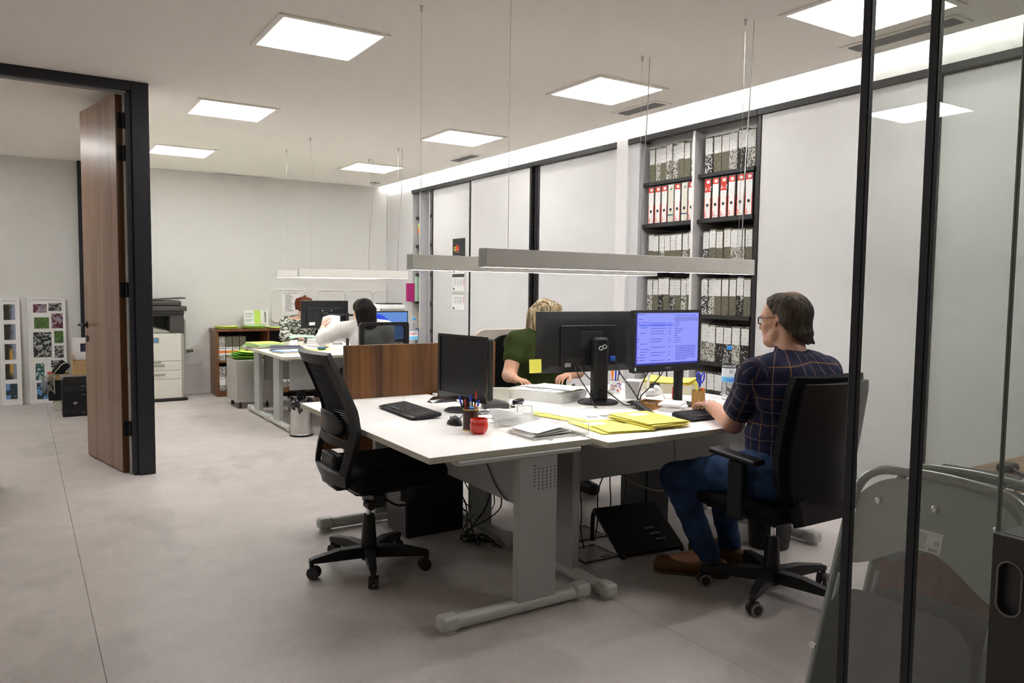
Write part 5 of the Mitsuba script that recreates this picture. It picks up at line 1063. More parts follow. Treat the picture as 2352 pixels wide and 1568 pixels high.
put('seat', rbox(2.80, 3.36, 4.46, 4.925, 0.335, 0.365, 0.015, 4), 'mat_black_fabric', ch)
# ---------------- far desk group ----------------
mat('hair_red', (0.10, 0.022, 0.007), 0.6, spec=0.2); mat('hair_dark', (0.008, 0.005, 0.004), 0.7, spec=0.15)
matp('blouse_pattern', lambda p, n, uv: mix((0.05, 0.06, 0.045), (0.58, 0.58, 0.52), smoothstep(0.44, 0.56, fbm(p.x*46, p.y*46, p.z*60, 2))), 0.8)
mat('blouse_white', (0.80, 0.78, 0.75), 0.8, spec=0.1)
# red-haired woman, facing us
r_ = thing('person', 'red-haired woman with glasses in a patterned grey blouse behind the far monitor', 'person')
H3 = Head((2.855, 9.11, 1.135), math.pi+0.12, 0.35, 0.98)
LS, LE, LW = (2.66, 9.17, 0.955), (2.60, 9.02, 0.80), (2.68, 8.90, 0.805)
RS, RE, RW = (3.07, 9.17, 0.955), (3.12, 9.02, 0.80), (3.00, 8.86, 0.805)
tor = [((2.865, 9.22, 0.54), (2.865, 9.21, 0.70), 0.155, 0.145, ((0, 1, 0), 0.85)), ((2.865, 9.21, 0.70), (2.865, 9.18, 0.88), 0.145, 0.135, ((0, 1, 0), 0.8)), (LS, (2.80, 9.18, 0.97), 0.062, 0.07), (RS, (2.94, 9.18, 0.97), 0.062, 0.07)]
legs = [((2.78, 9.22, 0.54), (2.74, 8.86, 0.52), 0.095, 0.07), ((2.95, 9.22, 0.54), (2.96, 8.86, 0.52), 0.095, 0.07), ((2.74, 8.86, 0.51), (2.72, 8.78, 0.09), 0.06, 0.04), ((2.96, 8.86, 0.51), (2.96, 8.90, 0.09), 0.06, 0.04), ((2.72, 8.78, 0.06), (2.71, 8.66, 0.045), 0.04, 0.033), ((2.96, 8.90, 0.06), (2.96, 8.78, 0.045), 0.04, 0.033)]
arms = [(LS, LE, 0.05, 0.042), (LE, LW, 0.042, 0.028), (RS, RE, 0.05, 0.042), (RE, RW, 0.042, 0.028)]
put('body', blob(tor+legs+arms+[((2.865, 9.17, 0.97), H3(0, -0.01, -0.07), 0.052, 0.05)]+H3.bones()+hand(LW, (0.5, -0.85, -0.05), (0, 0, 1), (1, 0, 0), 0.9, 0.5)+hand(RW, (-0.6, -0.8, -0.05), (0, 0, 1), (-1, 0, 0), 0.9, 0.5), 0.0068, 0.022), 'mat_skin_pale', r_, smooth=True)
put('blouse', blob(grow(tor, 0.015)+[(LS, LE, 0.066, 0.058), (LE, mixp(LE, LW, 0.6), 0.056, 0.046), (RS, RE, 0.066, 0.058), (RE, mixp(RE, RW, 0.6), 0.056, 0.046)], 0.009, 0.03, cut=[((2.865, 9.12, 1.00), (0, -0.5, 0.85)), ((0, 0, 0.52), (0, 0, -1))]), 'mat_blouse_pattern', r_, smooth=True)
put('trousers', blob(grow(legs[:4], 0.012)+[((2.78, 9.23, 0.54), (2.95, 9.23, 0.54), 0.13, 0.13)], 0.011, 0.03, cut=[((0, 0, 0.085), (0, 0, -1))]), 'mat_dark_trousers', r_, smooth=True)
random.seed(8); cb = [(H3(0, -0.03, 0.04), H3(0, 0.02, 0.05), 0.086, 0.078)]
for i in range(60):
    a, e = random.uniform(0, 2*math.pi), random.uniform(-0.55, 1.2); x, y_, zz = 0.088*math.cos(a)*math.cos(e), -0.005+0.098*math.sin(a)*math.cos(e), 0.035+0.092*math.sin(e)
    if y_ > 0.05 and zz < 0.085: continue
    cb.append((H3(x, y_, zz), H3(x*1.12, y_*1.1, zz+0.012), 0.021, 0.015, None, 0.008))
put('hair', blob(cb, 0.006, 0.015, relax=1), 'mat_hair_red', r_, smooth=True)
eyes(r_, H3); glasses(r_, H3)
ch = thing('office_chair', 'dark office chair of the red-haired woman at the far desk', 'chair')
star_base(ch, 2.87, 9.25, 30, 0.30, top=0.335)
put('seat', rbox(2.63, 3.11, 9.06, 9.50, 0.33, 0.385, 0.02), 'mat_black_fabric', ch)
put('back', rbox(2.66, 3.08, 9.47, 9.52, 0.45, 0.86, 0.02), 'mat_black_fabric', ch)
# woman in white, seen from behind, leaning left with a sheet of paper
w_ = thing('person', 'dark-haired woman in a white blouse holding up papers, seen from behind', 'person')
H4 = Head((2.775, 7.02, 1.155), 0.25, 0.15, 1.0)
LS, LE, LW = (2.60, 7.05, 0.985), (2.47, 7.30, 0.885), (2.53, 7.46, 0.985)
RS, RE, RW = (2.99, 6.97, 0.985), (3.08, 7.12, 0.815), (3.02, 7.32, 0.805)
tor = [((2.85, 6.95, 0.53), (2.83, 6.95, 0.70), 0.16, 0.145, ((0, 1, 0), 0.85)), ((2.83, 6.95, 0.70), (2.79, 6.98, 0.88), 0.145, 0.14, ((0, 1, 0), 0.8)), (LS, (2.74, 7.01, 1.01), 0.066, 0.075), (RS, (2.86, 6.99, 1.01), 0.066, 0.075)]
legs = [((2.76, 6.96, 0.53), (2.72, 7.36, 0.51), 0.098, 0.07), ((2.94, 6.96, 0.53), (2.96, 7.36, 0.51), 0.098, 0.07), ((2.72, 7.36, 0.50), (2.74, 7.28, 0.09), 0.06, 0.04), ((2.96, 7.36, 0.50), (2.96, 7.28, 0.09), 0.06, 0.04), ((2.74, 7.28, 0.06), (2.73, 7.42, 0.045), 0.04, 0.033), ((2.96, 7.28, 0.06), (2.97, 7.42, 0.045), 0.04, 0.033)]
arms = [(LS, LE, 0.052, 0.043), (LE, LW, 0.043, 0.028), (RS, RE, 0.05, 0.042), (RE, RW, 0.042, 0.028)]
put('body', blob(tor+legs+arms+[((2.79, 7.0, 0.98), H4(0, -0.01, -0.07), 0.052, 0.05)]+H4.bones()+hand(LW, (0.35, 0.35, 0.85), (-0.6, 0.3, 0.3), (0.4, -0.9, 0.1), 0.92, 0.75)+hand(RW, (-0.2, 1, -0.05), (0, 0, 1), (-1, 0, 0), 0.9, 0.5), 0.0062, 0.022), 'mat_skin_pale', w_, smooth=True)
put('blouse', blob(grow(tor, 0.016)+[(LS, LE, 0.070, 0.066), (LE, mixp(LE, LW, 0.72), 0.064, 0.042), (RS, RE, 0.075, 0.07), (RE, mixp(RE, RW, 0.7), 0.066, 0.046)], 0.008, 0.03, bump=crease(0.010, 22, 22, 6), cut=[((2.78, 7.0, 1.075), (0, 0.25, 1)), ((0, 0, 0.50), (0, 0, -1))]), 'mat_blouse_white', w_, smooth=True)
put('trousers', blob(grow(legs[:4], 0.012)+[((2.76, 6.95, 0.53), (2.94, 6.95, 0.53), 0.135, 0.135)], 0.011, 0.03, cut=[((0, 0, 0.085), (0, 0, -1))]), 'mat_dark_trousers', w_, smooth=True)
put('hair', blob([(H4(0, -0.03, 0.038), H4(0, 0.015, 0.046), 0.090, 0.080), (H4(0, -0.065, 0.0), H4(0, -0.085, -0.13), 0.080, 0.060, (H4.r, 1.25)), (H4(-0.06, -0.03, 0), H4(-0.07, -0.05, -0.13), 0.045, 0.035), (H4(0.06, -0.03, 0), H4(0.075, -0.06, -0.15), 0.045, 0.03)], 0.0065, 0.02, bump=lambda q: 0.006*(meshkit.fbm(q*np.array([90, 90, 14]), 3)-0.5)*2, cut=[(H4(0, 0.075, 0.05), H4.f)], relax=1), 'mat_hair_dark', w_, smooth=True)
eyes(w_, H4)
t = thing('paper_sheet', 'sheets of paper held up by the woman in white', 'paper')
put('sheet', sheet(lambda u, v: np.stack([2.545+0.20*u, 7.512+0.05*u, 0.955+0.02*u+0.13*v-0.03*(1-u)*(1-v)+0.012*np.sin(4*u)], -1), 8, 6, 0.001), 'mat_paper', t, smooth=True)
# her chair: black frame with see-through mesh back
ch = thing('office_chair', 'black mesh-back office chair behind the woman in white, beyond the walnut screen', 'chair')
star_base(ch, 2.86, 6.95, 15, 0.30, top=0.33)
put('seat', rbox(2.62, 3.10, 6.76, 7.20, 0.325, 0.365, 0.018), 'mat_black_fabric', ch)
fr = prism(rrect(2.60, 3.09, 0.50, 1.068, 0.03).difference(rrect(2.645, 3.045, 0.55, 1.036, 0.03)), 0.03, 'y', 6.68)
k = put('back_frame', fr, 'mat_black_plastic', ch)
put('mesh_panel', cat(*[box(2.642, 3.048, 6.664, 6.666, z, z+0.0062) for z in np.arange(0.552, 1.035, 0.0078)]), 'mat_black_mesh', k)
put('back_post', rbox(2.80, 2.90, 6.69, 6.72, 0.33, 0.60, 0.01), 'mat_black_plastic', ch)
# monitors
t = thing('monitor', 'black monitor seen from behind on a swivel arm over the far desk', 'monitor')
put('casing', cbox(2.545, 3.07, 8.20, 8.225, 0.938, 1.24, 0.004), 'mat_black_plastic', t)
put('back_plate', cbox(2.60, 3.01, 8.188, 8.201, 0.965, 1.16, 0.004), 'mat_black_plastic', t)
put('arm', cat(rbox(2.80, 3.20, 8.145, 8.18, 1.068, 1.092, 0.006), rbox(2.77, 2.83, 8.17, 8.19, 1.05, 1.11, 0.006)), 'mat_black', t)
put('arm_post', cat(cyl((3.035, 8.13, Z0+0.01), (3.035, 8.13, 1.105), 0.017), cbox(2.98, 3.09, 8.08, 8.18, Z0, Z0+0.012, 0.003)), 'mat_black', t)
for x, z in ((2.775, 1.13), (2.873, 1.13), (2.775, 1.03)): put('screw', cyl((x, 8.186, z), (x, 8.189, z), 0.006, n=10), 'mat_white', t)
put('rating_label', box(2.625, 2.69, 8.1872, 8.1882, 0.972, 1.005), 'mat_paper', t)
put('screen', box(2.555, 3.06, 8.2252, 8.2262, 0.95, 1.23), 'mat_black', t, emit=(0.25, 0.28, 0.35))
t = thing('monitor', 'monitor with a bright blue wallpaper in front of the woman in white', 'monitor')
put('casing', cbox(3.03, 3.585, 7.742, 7.77, 0.80, 1.135, 0.004), 'mat_black_plastic', t)
sc = put('screen', box(3.042, 3.573, 7.7405, 7.742, 0.828, 1.123), 'mat_black', t, emit=(0.085, 0.21, 0.55))
pet = []
for i in range(7):
    a = math.radians(20+i*14); pet.append(hull([(3.17, 7.7398, 0.97), (3.17, 7.7404, 0.97)]+[(3.17+(0.13+0.010*i)*math.cos(a+d)+0.08, y, 0.955+(0.085+0.012*i)*math.sin(a+d)) for d in (-0.14, -0.07, 0, 0.07, 0.14) for y in (7.7398-0.00005*i, 7.7404)]))
put('wallpaper_swirl', cat(*pet), 'mat_black', sc, emit=(0.0, 0.035, 0.62), smooth=False)
put('stand', cat(rbox(3.28, 3.33, 7.77, 7.79, Z0+0.01, 0.95, 0.006), rbox(3.19, 3.42, 7.72, 7.88, Z0, Z0+0.012, 0.005)), 'mat_black_plastic', t)
# letter trays behind the second monitor
for i in range(3):
    put('letter_tray', mv(cat(box(-0.165, 0.165, -0.13, 0.13, 0.0, 0.004), box(-0.165, -0.161, -0.13, 0.13, 0.004, 0.135), box(0.161, 0.165, -0.13, 0.13, 0.004, 0.135), box(-0.161, 0.161, 0.126, 0.13, 0.004, 0.135)), 3.66, 8.45, Z0+0.1365*i) , 'mat_frosted', label='white letter tray, %s of the stack behind the blue screen' % ['lowest', 'middle', 'topmost'][i], cat='letter tray')
put('papers', cbox(3.50, 3.815, 8.33, 8.56, Z0+0.4125, Z0+0.462, 0.003), 'mat_paper', label='white papers lying in the topmost letter tray', cat='papers')
put('ring_binder', cbox(3.54, 3.80, 8.36, 8.55, Z0+0.463, Z0+0.476, 0.003), 'mat_black', label='flat black folder on top of the letter tray stack', cat='binder')
# things on the far desks
def stack(x, y, w, h, n, th, cols, lb, rz0=0, z=Z0, seed=1, cat_='folder', jit=0.012):
    random.seed(seed)
    for i in range(n):
        t = thing('folder' if cat_ == 'folder' else 'paper_bundle', lb[min(i, len(lb)-1)] if not isinstance(lb, str) else '%s, number %d from the bottom' % (lb, i+1), cat_)
        m_ = cols[i % len(cols)]
        dx, dy, r = random.uniform(-jit, jit), random.uniform(-jit, jit), rz0+random.uniform(-7, 7)
        put('cover', mv(cat(cbox(-w/2, w/2, -h/2, h/2, 0, 0.0012, 0.0003), cbox(-w/2, w/2, -h/2, h/2, th-0.0014, th-0.0002, 0.0003)), x+dx, y+dy, z, rz=r), m_, t)
        put('papers', mv(box(-w/2+0.006, w/2-0.006, -h/2+0.006, h/2-0.006, 0.0013, th-0.0015), x+dx, y+dy, z, rz=r), 'mat_paper', t)
        z += th+0.0002
    return z
POS = ['lowest', 'second', 'third', 'fourth', 'fifth', 'sixth']
stack(2.21, 8.42, 0.30, 0.36, 4, 0.013, ['mat_red', 'mat_green', 'mat_green', 'mat_lime'], ['%s folder in the green pile at the corner of the far desk' % c for c in ('lowest red', 'lower green', 'upper green', 'topmost lime')], 10, seed=2)
stack(2.32, 7.98, 0.30, 0.34, 3, 0.012, ['mat_navy', 'mat_navy', 'mat_navy'], ['%s dark blue folder in the pile on the far desk edge' % c for c in ('lowest', 'middle', 'topmost')], -14, seed=3)
stack(2.27, 7.66, 0.30, 0.22, 2, 0.011, ['mat_deep_yellow', 'mat_blue_cap'], ['yellow booklet under the blue-edged one on the near corner of the far desk', 'blue-edged white booklet on the near corner of the far desk'], 14, seed=4)
put('cover_sheet', mv(box(-0.14, 0.14, -0.10, 0.10, 0, 0.0008), 2.275, 7.655, Z0+0.0228, rz=14), 'mat_paper', label='white cover sheet on the blue-edged booklet at the desk corner', cat='paper')
t = thing('desk_organiser', 'beige desk organiser box with a white card before the red-haired woman', 'organiser')
put('box', mv(tub(0.20, 0.12, 0.05, 0.006), 2.53, 8.46, Z0, rz=15), 'mat_ivory', t)
put('card', mv(cbox(-0.045, 0.045, -0.002, 0.002, 0, 0.075, 0.001), 2.50, 8.34, Z0, rz=10), 'mat_paper', t)
put('green_sheet', sheet(lambda u, v: np.stack([2.52+0.30*u, 8.50+0.10*v+0.04*u, Z0+0.078+0.018*u+0.025*v*(1-0.3*u)+0.01*np.sin(5*u)], -1), 10, 5, 0.006), 'mat_green_pale', label='pale green folded sheets lying on the beige organiser box', cat='paper', smooth=True)
stack(2.80, 8.30, 0.21, 0.30, 6, 0.014, ['mat_paper'], ['%s bundle of white papers in the thick pile on the far desk' % c for c in ('lowest', 'second', 'third', 'fourth', 'fifth', 'topmost')], 12, seed=6, cat_='paper')
t = thing('desk_phone', 'cream desk telephone beside the white paper pile on the far desk', 'telephone')
M = at(2.80, 7.90, Z0, -20)
put('body', hull([(-0.11, -0.10, 0), (0.11, -0.10, 0), (-0.11, 0.10, 0), (0.11, 0.10, 0), (-0.105, -0.09, 0.02), (0.105, -0.09, 0.02), (-0.105, 0.09, 0.075), (0.105, 0.09, 0.075)]), 'mat_ivory', t, at=M)
put('handset', cat(rbox(-0.105, -0.055, -0.10, 0.10, 0.055, 0.085, 0.012), rbox(-0.108, -0.05, -0.10, -0.04, 0.030, 0.07, 0.012)), 'mat_cream', t, at=M)
put('display', mv(box(-0.03, 0.08, -0.025, 0.025, 0.0, 0.004), 0.01, 0.03, 0.06, rx=17), 'mat_print_grey', t, at=M)
put('correction_roller', rbox(2.60, 2.68, 7.80, 7.86, Z0+0.002, Z0+0.032, 0.014), 'mat_teal', label='dark teal correction roller lying on the yellow sheet', cat='correction roller')
for i, (x, y, r) in enumerate(((2.45, 8.12, 20), (2.62, 7.86, -8))):
    put('yellow_sheet', mv(box(-0.12, 0.12, -0.11, 0.11, 0, 0.0009), x, y, Z0, rz=r), 'mat_yellow', label=['yellow sheet beside the dark blue folders on the far desk', 'yellow sheet under the teal correction roller'][i], cat='paper')
bottle(3.475, 7.36, Z0, 'water bottle with blue cap and red lettering right of the blue screen', 'BEZOYA', 1.05)
t = thing('pen_cup', 'small clear cup with an orange marker next to the far water bottle', 'pen cup')
put('body', lathe([(0, Z0), (0.034, Z0), (0.038, Z0+0.085), (0.036, Z0+0.085), (0.032, Z0+0.005), (0, Z0+0.005)], 22, 3.36, 7.32), 'mat_glass', t)
put('marker', cyl((3.355, 7.315, Z0+0.01), (3.365, 7.31, Z0+0.13), 0.008, n=10), 'mat_orange', label='orange marker standing in the small clear cup', cat='marker')
# ---------------- pedestal, bin, bookcase, wall boards ----------------
t = thing('drawer_pedestal', 'grey metal drawer pedestal on castors left of the far desks', 'pedestal')
put('body', cbox(2.03, 2.44, 8.93, 9.42, 0.075, 0.55, 0.003), 'mat_pedestal', t)
mat('pedestal', (0.40, 0.39, 0.36), 0.5)
for x, y in ((2.08, 8.98), (2.08, 9.36), (2.38, 8.98), (2.38, 9.36)):
    put('castor', cat(cyl((x-0.012, y, 0.026), (x+0.012, y, 0.026), 0.025), cyl((x, y, 0.04), (x, y, 0.075), 0.01, n=8)), 'mat_rubber', t)
for i in range(5):
    put('plastic_folder', sheet(lambda u, v, i=i: np.stack([2.235+(0.40-0.02*i)*(u-0.5)+0.02*math.sin(i*2), 9.16+0.36*(v-0.5)+0.015*math.cos(i*3), 0.556+0.017*i+0.012*np.abs(2*u-1)**2+0.008*np.sin(7*v+i)*u+0.006], -1), 10, 8, 0.003), ['mat_green', 'mat_lime', 'mat_green', 'mat_green', 'mat_lime'][i], label='%s plastic folder in the bent green pile on the grey pedestal' % ['lowest green', 'lime second', 'green third', 'green fourth', 'topmost lime'][i], cat='folder', smooth=True)
t = thing('waste_bin', 'brushed steel waste bin with a crumpled black bag by the far desk', 'waste bin')
bx, by = 2.19, 7.075
put('drum', lathe([(0, 0.001), (0.105, 0.001), (0.105, 0.02), (0.100, 0.024), (0.100, 0.265), (0.104, 0.27), (0.104, 0.276), (0.098, 0.276), (0.098, 0.03), (0, 0.03)], 40, bx, by), 'mat_steel', t)
put('base_ring', lathe([(0.1055, 0.001), (0.1075, 0.004), (0.1075, 0.014), (0.1055, 0.018)], 40, bx, by), 'mat_black_plastic', t)
def bag(u, v):
    a = u*2*math.pi; r = 0.101+0.012*np.sin(9*a+3*v)+0.03*v-0.05*v*v; z = 0.245+0.09*v+0.018*np.sin(5*a+2)+0.012*np.sin(13*a)
    return np.stack([bx+r*np.cos(a), by+r*np.sin(a), z], -1)
put('bin_bag', sheet(bag, 60, 8, 0.0015), 'mat_gloss_black', t, smooth=False)
put('crumpled_bag', blob([((bx, by, 0.26), (bx+0.03, by, 0.29), 0.06, 0.045), ((bx-0.04, by-0.02, 0.27), (bx-0.05, by, 0.30), 0.045, 0.03)], 0.008, 0.01, noise_amp=0.02, noise_scale=45, relax=0), 'mat_gloss_black', t, smooth=False)
t = thing('bookcase', 'low walnut bookcase against the back wall with binders in it', 'bookcase')
bx0, bx1, by0, by1 = 2.045, 3.50, 10.02, 10.42
put('top', cbox(bx0-0.012, bx1+0.01, by0-0.015, by1, 0.815, 0.845, 0.003), 'mat_bookcase_wood', t)
for x in (bx0, 2.67, bx1-0.022): put('side_panel', cbox(x, x+0.022, by0, by1, 0.0005, 0.815, 0.002), 'mat_bookcase_wood', t)
for a, b in ((bx0+0.022, 2.67), (2.692, bx1-0.022)):
    put('shelf', cbox(a, b, by0+0.01, by1-0.012, 0.425, 0.45, 0.002), 'mat_bookcase_wood', t); put('plinth', cbox(a, b, by0+0.005, by0+0.022, 0.0005, 0.065, 0.002), 'mat_bookcase_wood', t); put('base_shelf', cbox(a, b, by0+0.023, by1-0.012, 0.05, 0.072, 0.002), 'mat_bookcase_wood', t)
put('back_panel', box(bx0+0.022, bx1-0.022, by1-0.012, by1, 0.0005, 0.815), 'mat_black', t)
_b2 = dict(body=mikit.ply(cbox(-0.039, 0.039, 0, 0.26, 0, 0.30, 0.002), smooth=False), band=mikit.ply(box(-0.037, 0.037, -0.001, 0, 0.07, 0.17), smooth=False), stripe=mikit.ply(box(-0.037, 0.037, -0.0018, -0.001, 0.095, 0.125), smooth=False), ink=mikit.ply(cat(*[box(-0.03+0.012*i, -0.022+0.012*i, -0.0018, -0.001, 0.148, 0.158-0.004*(i % 2)) for i in range(5)]), smooth=False))
for i in range(4):
    A = at(2.115+0.0835*i, by0+0.03, 0.4506)
    t = thing('archive_box', '%s grey archive box with %s label on the upper shelf of the walnut bookcase' % (NTH[i], 'lime' if i == 3 else 'orange'), 'archive box', 'archive boxes in the walnut bookcase')
    put('body', _b2['body'], 'mat_box_olive' if i else 'mat_box_light', t, at=A); k = put('spine_label', _b2['band'], 'mat_paper' if i < 3 else 'mat_lime', t, at=A)
    if i < 3: put('stripe', _b2['stripe'], 'mat_orange', k, at=A)
    put('ink', _b2['ink'], 'mat_print_black', k, at=A)
for i in range(14):
    if i == 7: continue
    x = 2.115+0.0835*i+(0.02 if i > 6 else 0)
    t = thing('archive_box', '%s speckled archive box %s on the bottom shelf of the walnut bookcase' % (NTH[i % 7], 'of the left bay' if i < 7 else 'of the right bay'), 'archive box', 'archive boxes in the walnut bookcase')
    A = at(x, by0+0.03, 0.0726)
    put('body', _b2['body'], 'mat_box_mid' if i % 3 else 'mat_box_light', t, at=A); k = put('spine_label', _b2['band'], 'mat_paper', t, at=A); put('ink', _b2['ink'], 'mat_print_black', k, at=A)
for i, (x, m_, lb) in enumerate(((2.19, 'mat_lime', 'green folders at the left end of the walnut bookcase top'), (2.52, 'mat_green', 'dark green folders in the middle of the walnut bookcase top'), (2.82, 'mat_lime', 'pale green folder right on the walnut bookcase top'))):
    n = 3 if i < 2 else 1; zz = 0.8456
    for q in range(n):
        put('folder', sheet(lambda u, v, q=q, x=x: np.stack([x+0.25*(u-0.5)+0.006*q, 10.17+0.24*(v-0.5), zz+0.006+0.0105*q+0.008*np.abs(2*u-1)**3], -1), 8, 3, 0.005), [m_, 'mat_yellow', m_][q] if i < 2 else m_, label='%s %s' % (['lowest of the', 'yellow one among the', 'topmost of the'][q], lb) if n > 1 else lb, cat='folder', smooth=True)
t = thing('leaflet_holder', 'white and green leaflets standing on the walnut bookcase', 'leaflets')
for x0, x1, m_ in ((2.455, 2.585, 'mat_paper'), (2.587, 2.662, 'mat_lime'), (2.664, 2.765, 'mat_paper')):
    k = put('leaflet', mv(cbox(x0, x1, -0.004, 0.004, 0.0, 0.185, 0.001), 0, 10.33, 0.8885, rx=-6), m_, t)
    if x0 < 2.5: put('print', cat(*[mv(box(x0+0.012, x0+0.012+w__, -0.0046, -0.004, z, z+0.004), 0, 10.33, 0.8885, rx=-6) for z, w__ in ((0.14, 0.10), (0.13, 0.09), (0.12, 0.10), (0.10, 0.10), (0.09, 0.07), (0.06, 0.10), (0.05, 0.10), (0.04, 0.06))]), 'mat_print_grey', k)
    if x0 > 2.65: put('title', mv(on_wall(text('GREENING', 0.020, 0.0006, True), (0, -0.0042, 0), (0, 0, -1), (1, 0, 0)), 2.712, 10.33, 0.8885+0.165, rx=-6), 'mat_print_black', k)
put('holder', cat(cbox(2.45, 2.77, 10.30, 10.37, 0.8455, 0.8505, 0.001), box(2.45, 2.77, 10.295, 10.299, 0.8455, 0.888), box(2.45, 2.77, 10.352, 10.356, 0.8455, 0.93)), 'mat_frosted', t)
for i, (a, b) in enumerate(((2.83, 3.30), (3.44, 3.86), (3.865, 4.27), (4.275, 4.485))):
    t = thing('wall_pocket', 'clear rounded wall pocket, %s from the left on the back wall' % NTH[i], 'wall pocket', 'clear wall pockets')
    put('plate', prism(rrect(a, b, 0.90, 1.345, 0.05), 0.006, 'y', YB-0.0005), 'mat_wall', t)
    put('rim', tube([(x, YB-0.011, z) for x, z in list(rrect(a+0.006, b-0.006, 0.906, 1.339, 0.05).exterior.coords)[:-1]], 0.006, 6, closed=True), 'mat_frosted', t)
t = thing('notice', 'white printed notice hanging in the leftmost wall pocket', 'notice')
put('sheet', box(2.975, 3.215, YB-0.0095, YB-0.0075, 1.005, 1.315), 'mat_paper', t)
put('print', cat(box(2.985, 3.205, YB-0.0105, YB-0.0095, 1.295, 1.302), *[box(3.02, 3.02+0.07+0.05*((i*7) % 5)/5, YB-0.0105, YB-0.0095, 1.27-0.018*i, 1.278-0.018*i) for i in range(13)]), 'mat_print_grey', t)
# ---------------- copier ----------------
t = thing('photocopier', 'white and grey photocopier against the back wall, half hidden by the door post', 'photocopier')
c0, c1, f0, f1 = 1.03, 1.655, 9.93, 10.42
put('base', cbox(c0-0.01, c1+0.03, f0-0.02, f1, 0.008, 0.03, 0.003), 'mat_black', t)
put('foot', cat(*[cyl((x, y, 0.0005), (x, y, 0.01), 0.025) for x in (c0+0.05, c1-0.02) for y in (f0+0.05, f1-0.05)]), 'mat_black', t)
put('body', cbox(c0, c1, f0+0.012, f1, 0.03, 0.814, 0.006), 'mat_copier_grey', t)
put('side_cheek', cbox(c1-0.155, c1, f0+0.004, f1, 0.815, 1.075, 0.004), 'mat_copier_dark', t); put('side_cheek', cbox(c0, c0+0.05, f0+0.004, f1, 0.815, 1.075, 0.004), 'mat_copier_dark', t)
put('rear_wall', cbox(c0+0.051, c1-0.156, f0+0.33, f1, 0.815, 1.075, 0.003), 'mat_copier_dark', t); put('recess_roof', cbox(c0+0.051, c1-0.156, f0+0.004, f0+0.329, 1.02, 1.075, 0.003), 'mat_copier_dark', t)
mat('copier_grey', (0.33, 0.32, 0.28), 0.5); mat('copier_white', (0.66, 0.65, 0.58), 0.5); mat('copier_dark', (0.055, 0.053, 0.048), 0.5)
for z0, z1, hd in ((0.035, 0.262, None), (0.266, 0.368, 0.345), (0.372, 0.478, 0.455), (0.482, 0.812, 0.50)):
    k = put('front_panel', cbox(c0+0.005, c1-0.035, f0, f0+0.012, z0, z1, 0.003), 'mat_copier_white', t)
    if hd: put('handle', rbox(c0+0.17, c1-0.22 if hd < 0.5 else c1-0.26, f0-0.014, f0+0.002, hd-0.033, hd-0.008, 0.006), 'mat_copier_grey', k)
put('badge', box(c0+0.285, c0+0.345, f0-0.002, f0, 0.70, 0.765), 'mat_mid_grey', t); put('badge_mark', box(c0+0.30, c0+0.33, f0-0.003, f0-0.002, 0.717, 0.747), 'mat_blue_cap', t)
put('exit_tray', hull([(c0+0.06, f0+0.02, 0.93), (c1-0.16, f0+0.02, 0.835), (c0+0.06, f0+0.02, 0.82), (c1-0.16, f0+0.02, 0.82), (c0+0.06, f0+0.30, 0.95), (c1-0.16, f0+0.30, 0.85), (c0+0.06, f0+0.30, 0.82), (c1-0.16, f0+0.30, 0.82)]), 'mat_copier_grey', t)
put('scanner', rbox(c0-0.005, c1+0.035, f0-0.01, f1-0.01, 1.077, 1.135, 0.012), 'mat_copier_dark', t)
put('control_strip', cbox(c0+0.02, c1+0.0, f0-0.016, f0-0.008, 1.04, 1.076, 0.002), 'mat_black', t)
put('feeder', cat(rbox(c0+0.05, c1-0.02, f0+0.03, f1-0.05, 1.136, 1.20, 0.02), hull([(c0+0.25, f0+0.03, 1.20), (c1+0.03, f0+0.05, 1.225), (c0+0.25, f1-0.08, 1.20), (c1+0.03, f1-0.08, 1.225), (c0+0.25, f0+0.03, 1.215), (c1+0.03, f0+0.05, 1.240), (c0+0.25, f1-0.08, 1.215), (c1+0.03, f1-0.08, 1.240)])), 'mat_copier_dark', t)
put('side_door', cbox(c1, c1+0.03, f0+0.05, f1-0.05, 0.55, 0.98, 0.012), 'mat_copier_grey', t)
put('bypass_tray', hull([(c1+0.02, y, 0.545+dz) for y in (f0+0.12, f1-0.12) for dz in (0, 0.014)]+[(c1+0.27, y, 0.645+dz) for y in (f0+0.12, f1-0.12) for dz in (0, 0.014)]), 'mat_copier_grey', t)
put('paper_guide', rbox(c1+0.03, c1+0.12, f0+0.10, f0+0.13, 0.57, 0.605, 0.006), 'mat_copier_dark', t)
# ---------------- room behind the brown door ----------------
LB = YB
def photo_mat(name, fn): return matp(name, fn, 0.35)
photo_mat('photo_sunset', lambda p, n, uv: mix(mix((0.03, 0.025, 0.02), (0.28, 0.33, 0.42), smoothstep(-0.115, -0.06, p.x+0.02*(noise(p.z*60, p.x*60)-0.5))), (0.62, 0.36, 0.07), 0.85*smoothstep(0.028, 0.0, dr.abs(p.x+0.10))*smoothstep(0.2, 0.5, noise(p.z*4.0, 3.0))))
photo_mat('photo_street', lambda p, n, uv: mix((0.02, 0.025, 0.03), (0.40, 0.40, 0.38), smoothstep(0.45, 0.6, fbm(p.x*60, p.z*70, 1, 3))))
photo_mat('photo_garden', lambda p, n, uv: mix((0.02, 0.06, 0.015), (0.14, 0.24, 0.07), fbm(p.x*50, p.z*50, 2, 3)))
photo_mat('photo_flowers', lambda p, n, uv: mix((0.10, 0.015, 0.03), (0.35, 0.30, 0.36), smoothstep(0.4, 0.62, fbm(p.x*55, p.z*55, 4, 3))))
photo_mat('photo_sky', lambda p, n, uv: mix((0.03, 0.05, 0.06), (0.16, 0.33, 0.62), smoothstep(0.42, 0.52, fbm(p.x*14, p.z*14, 6, 3))))
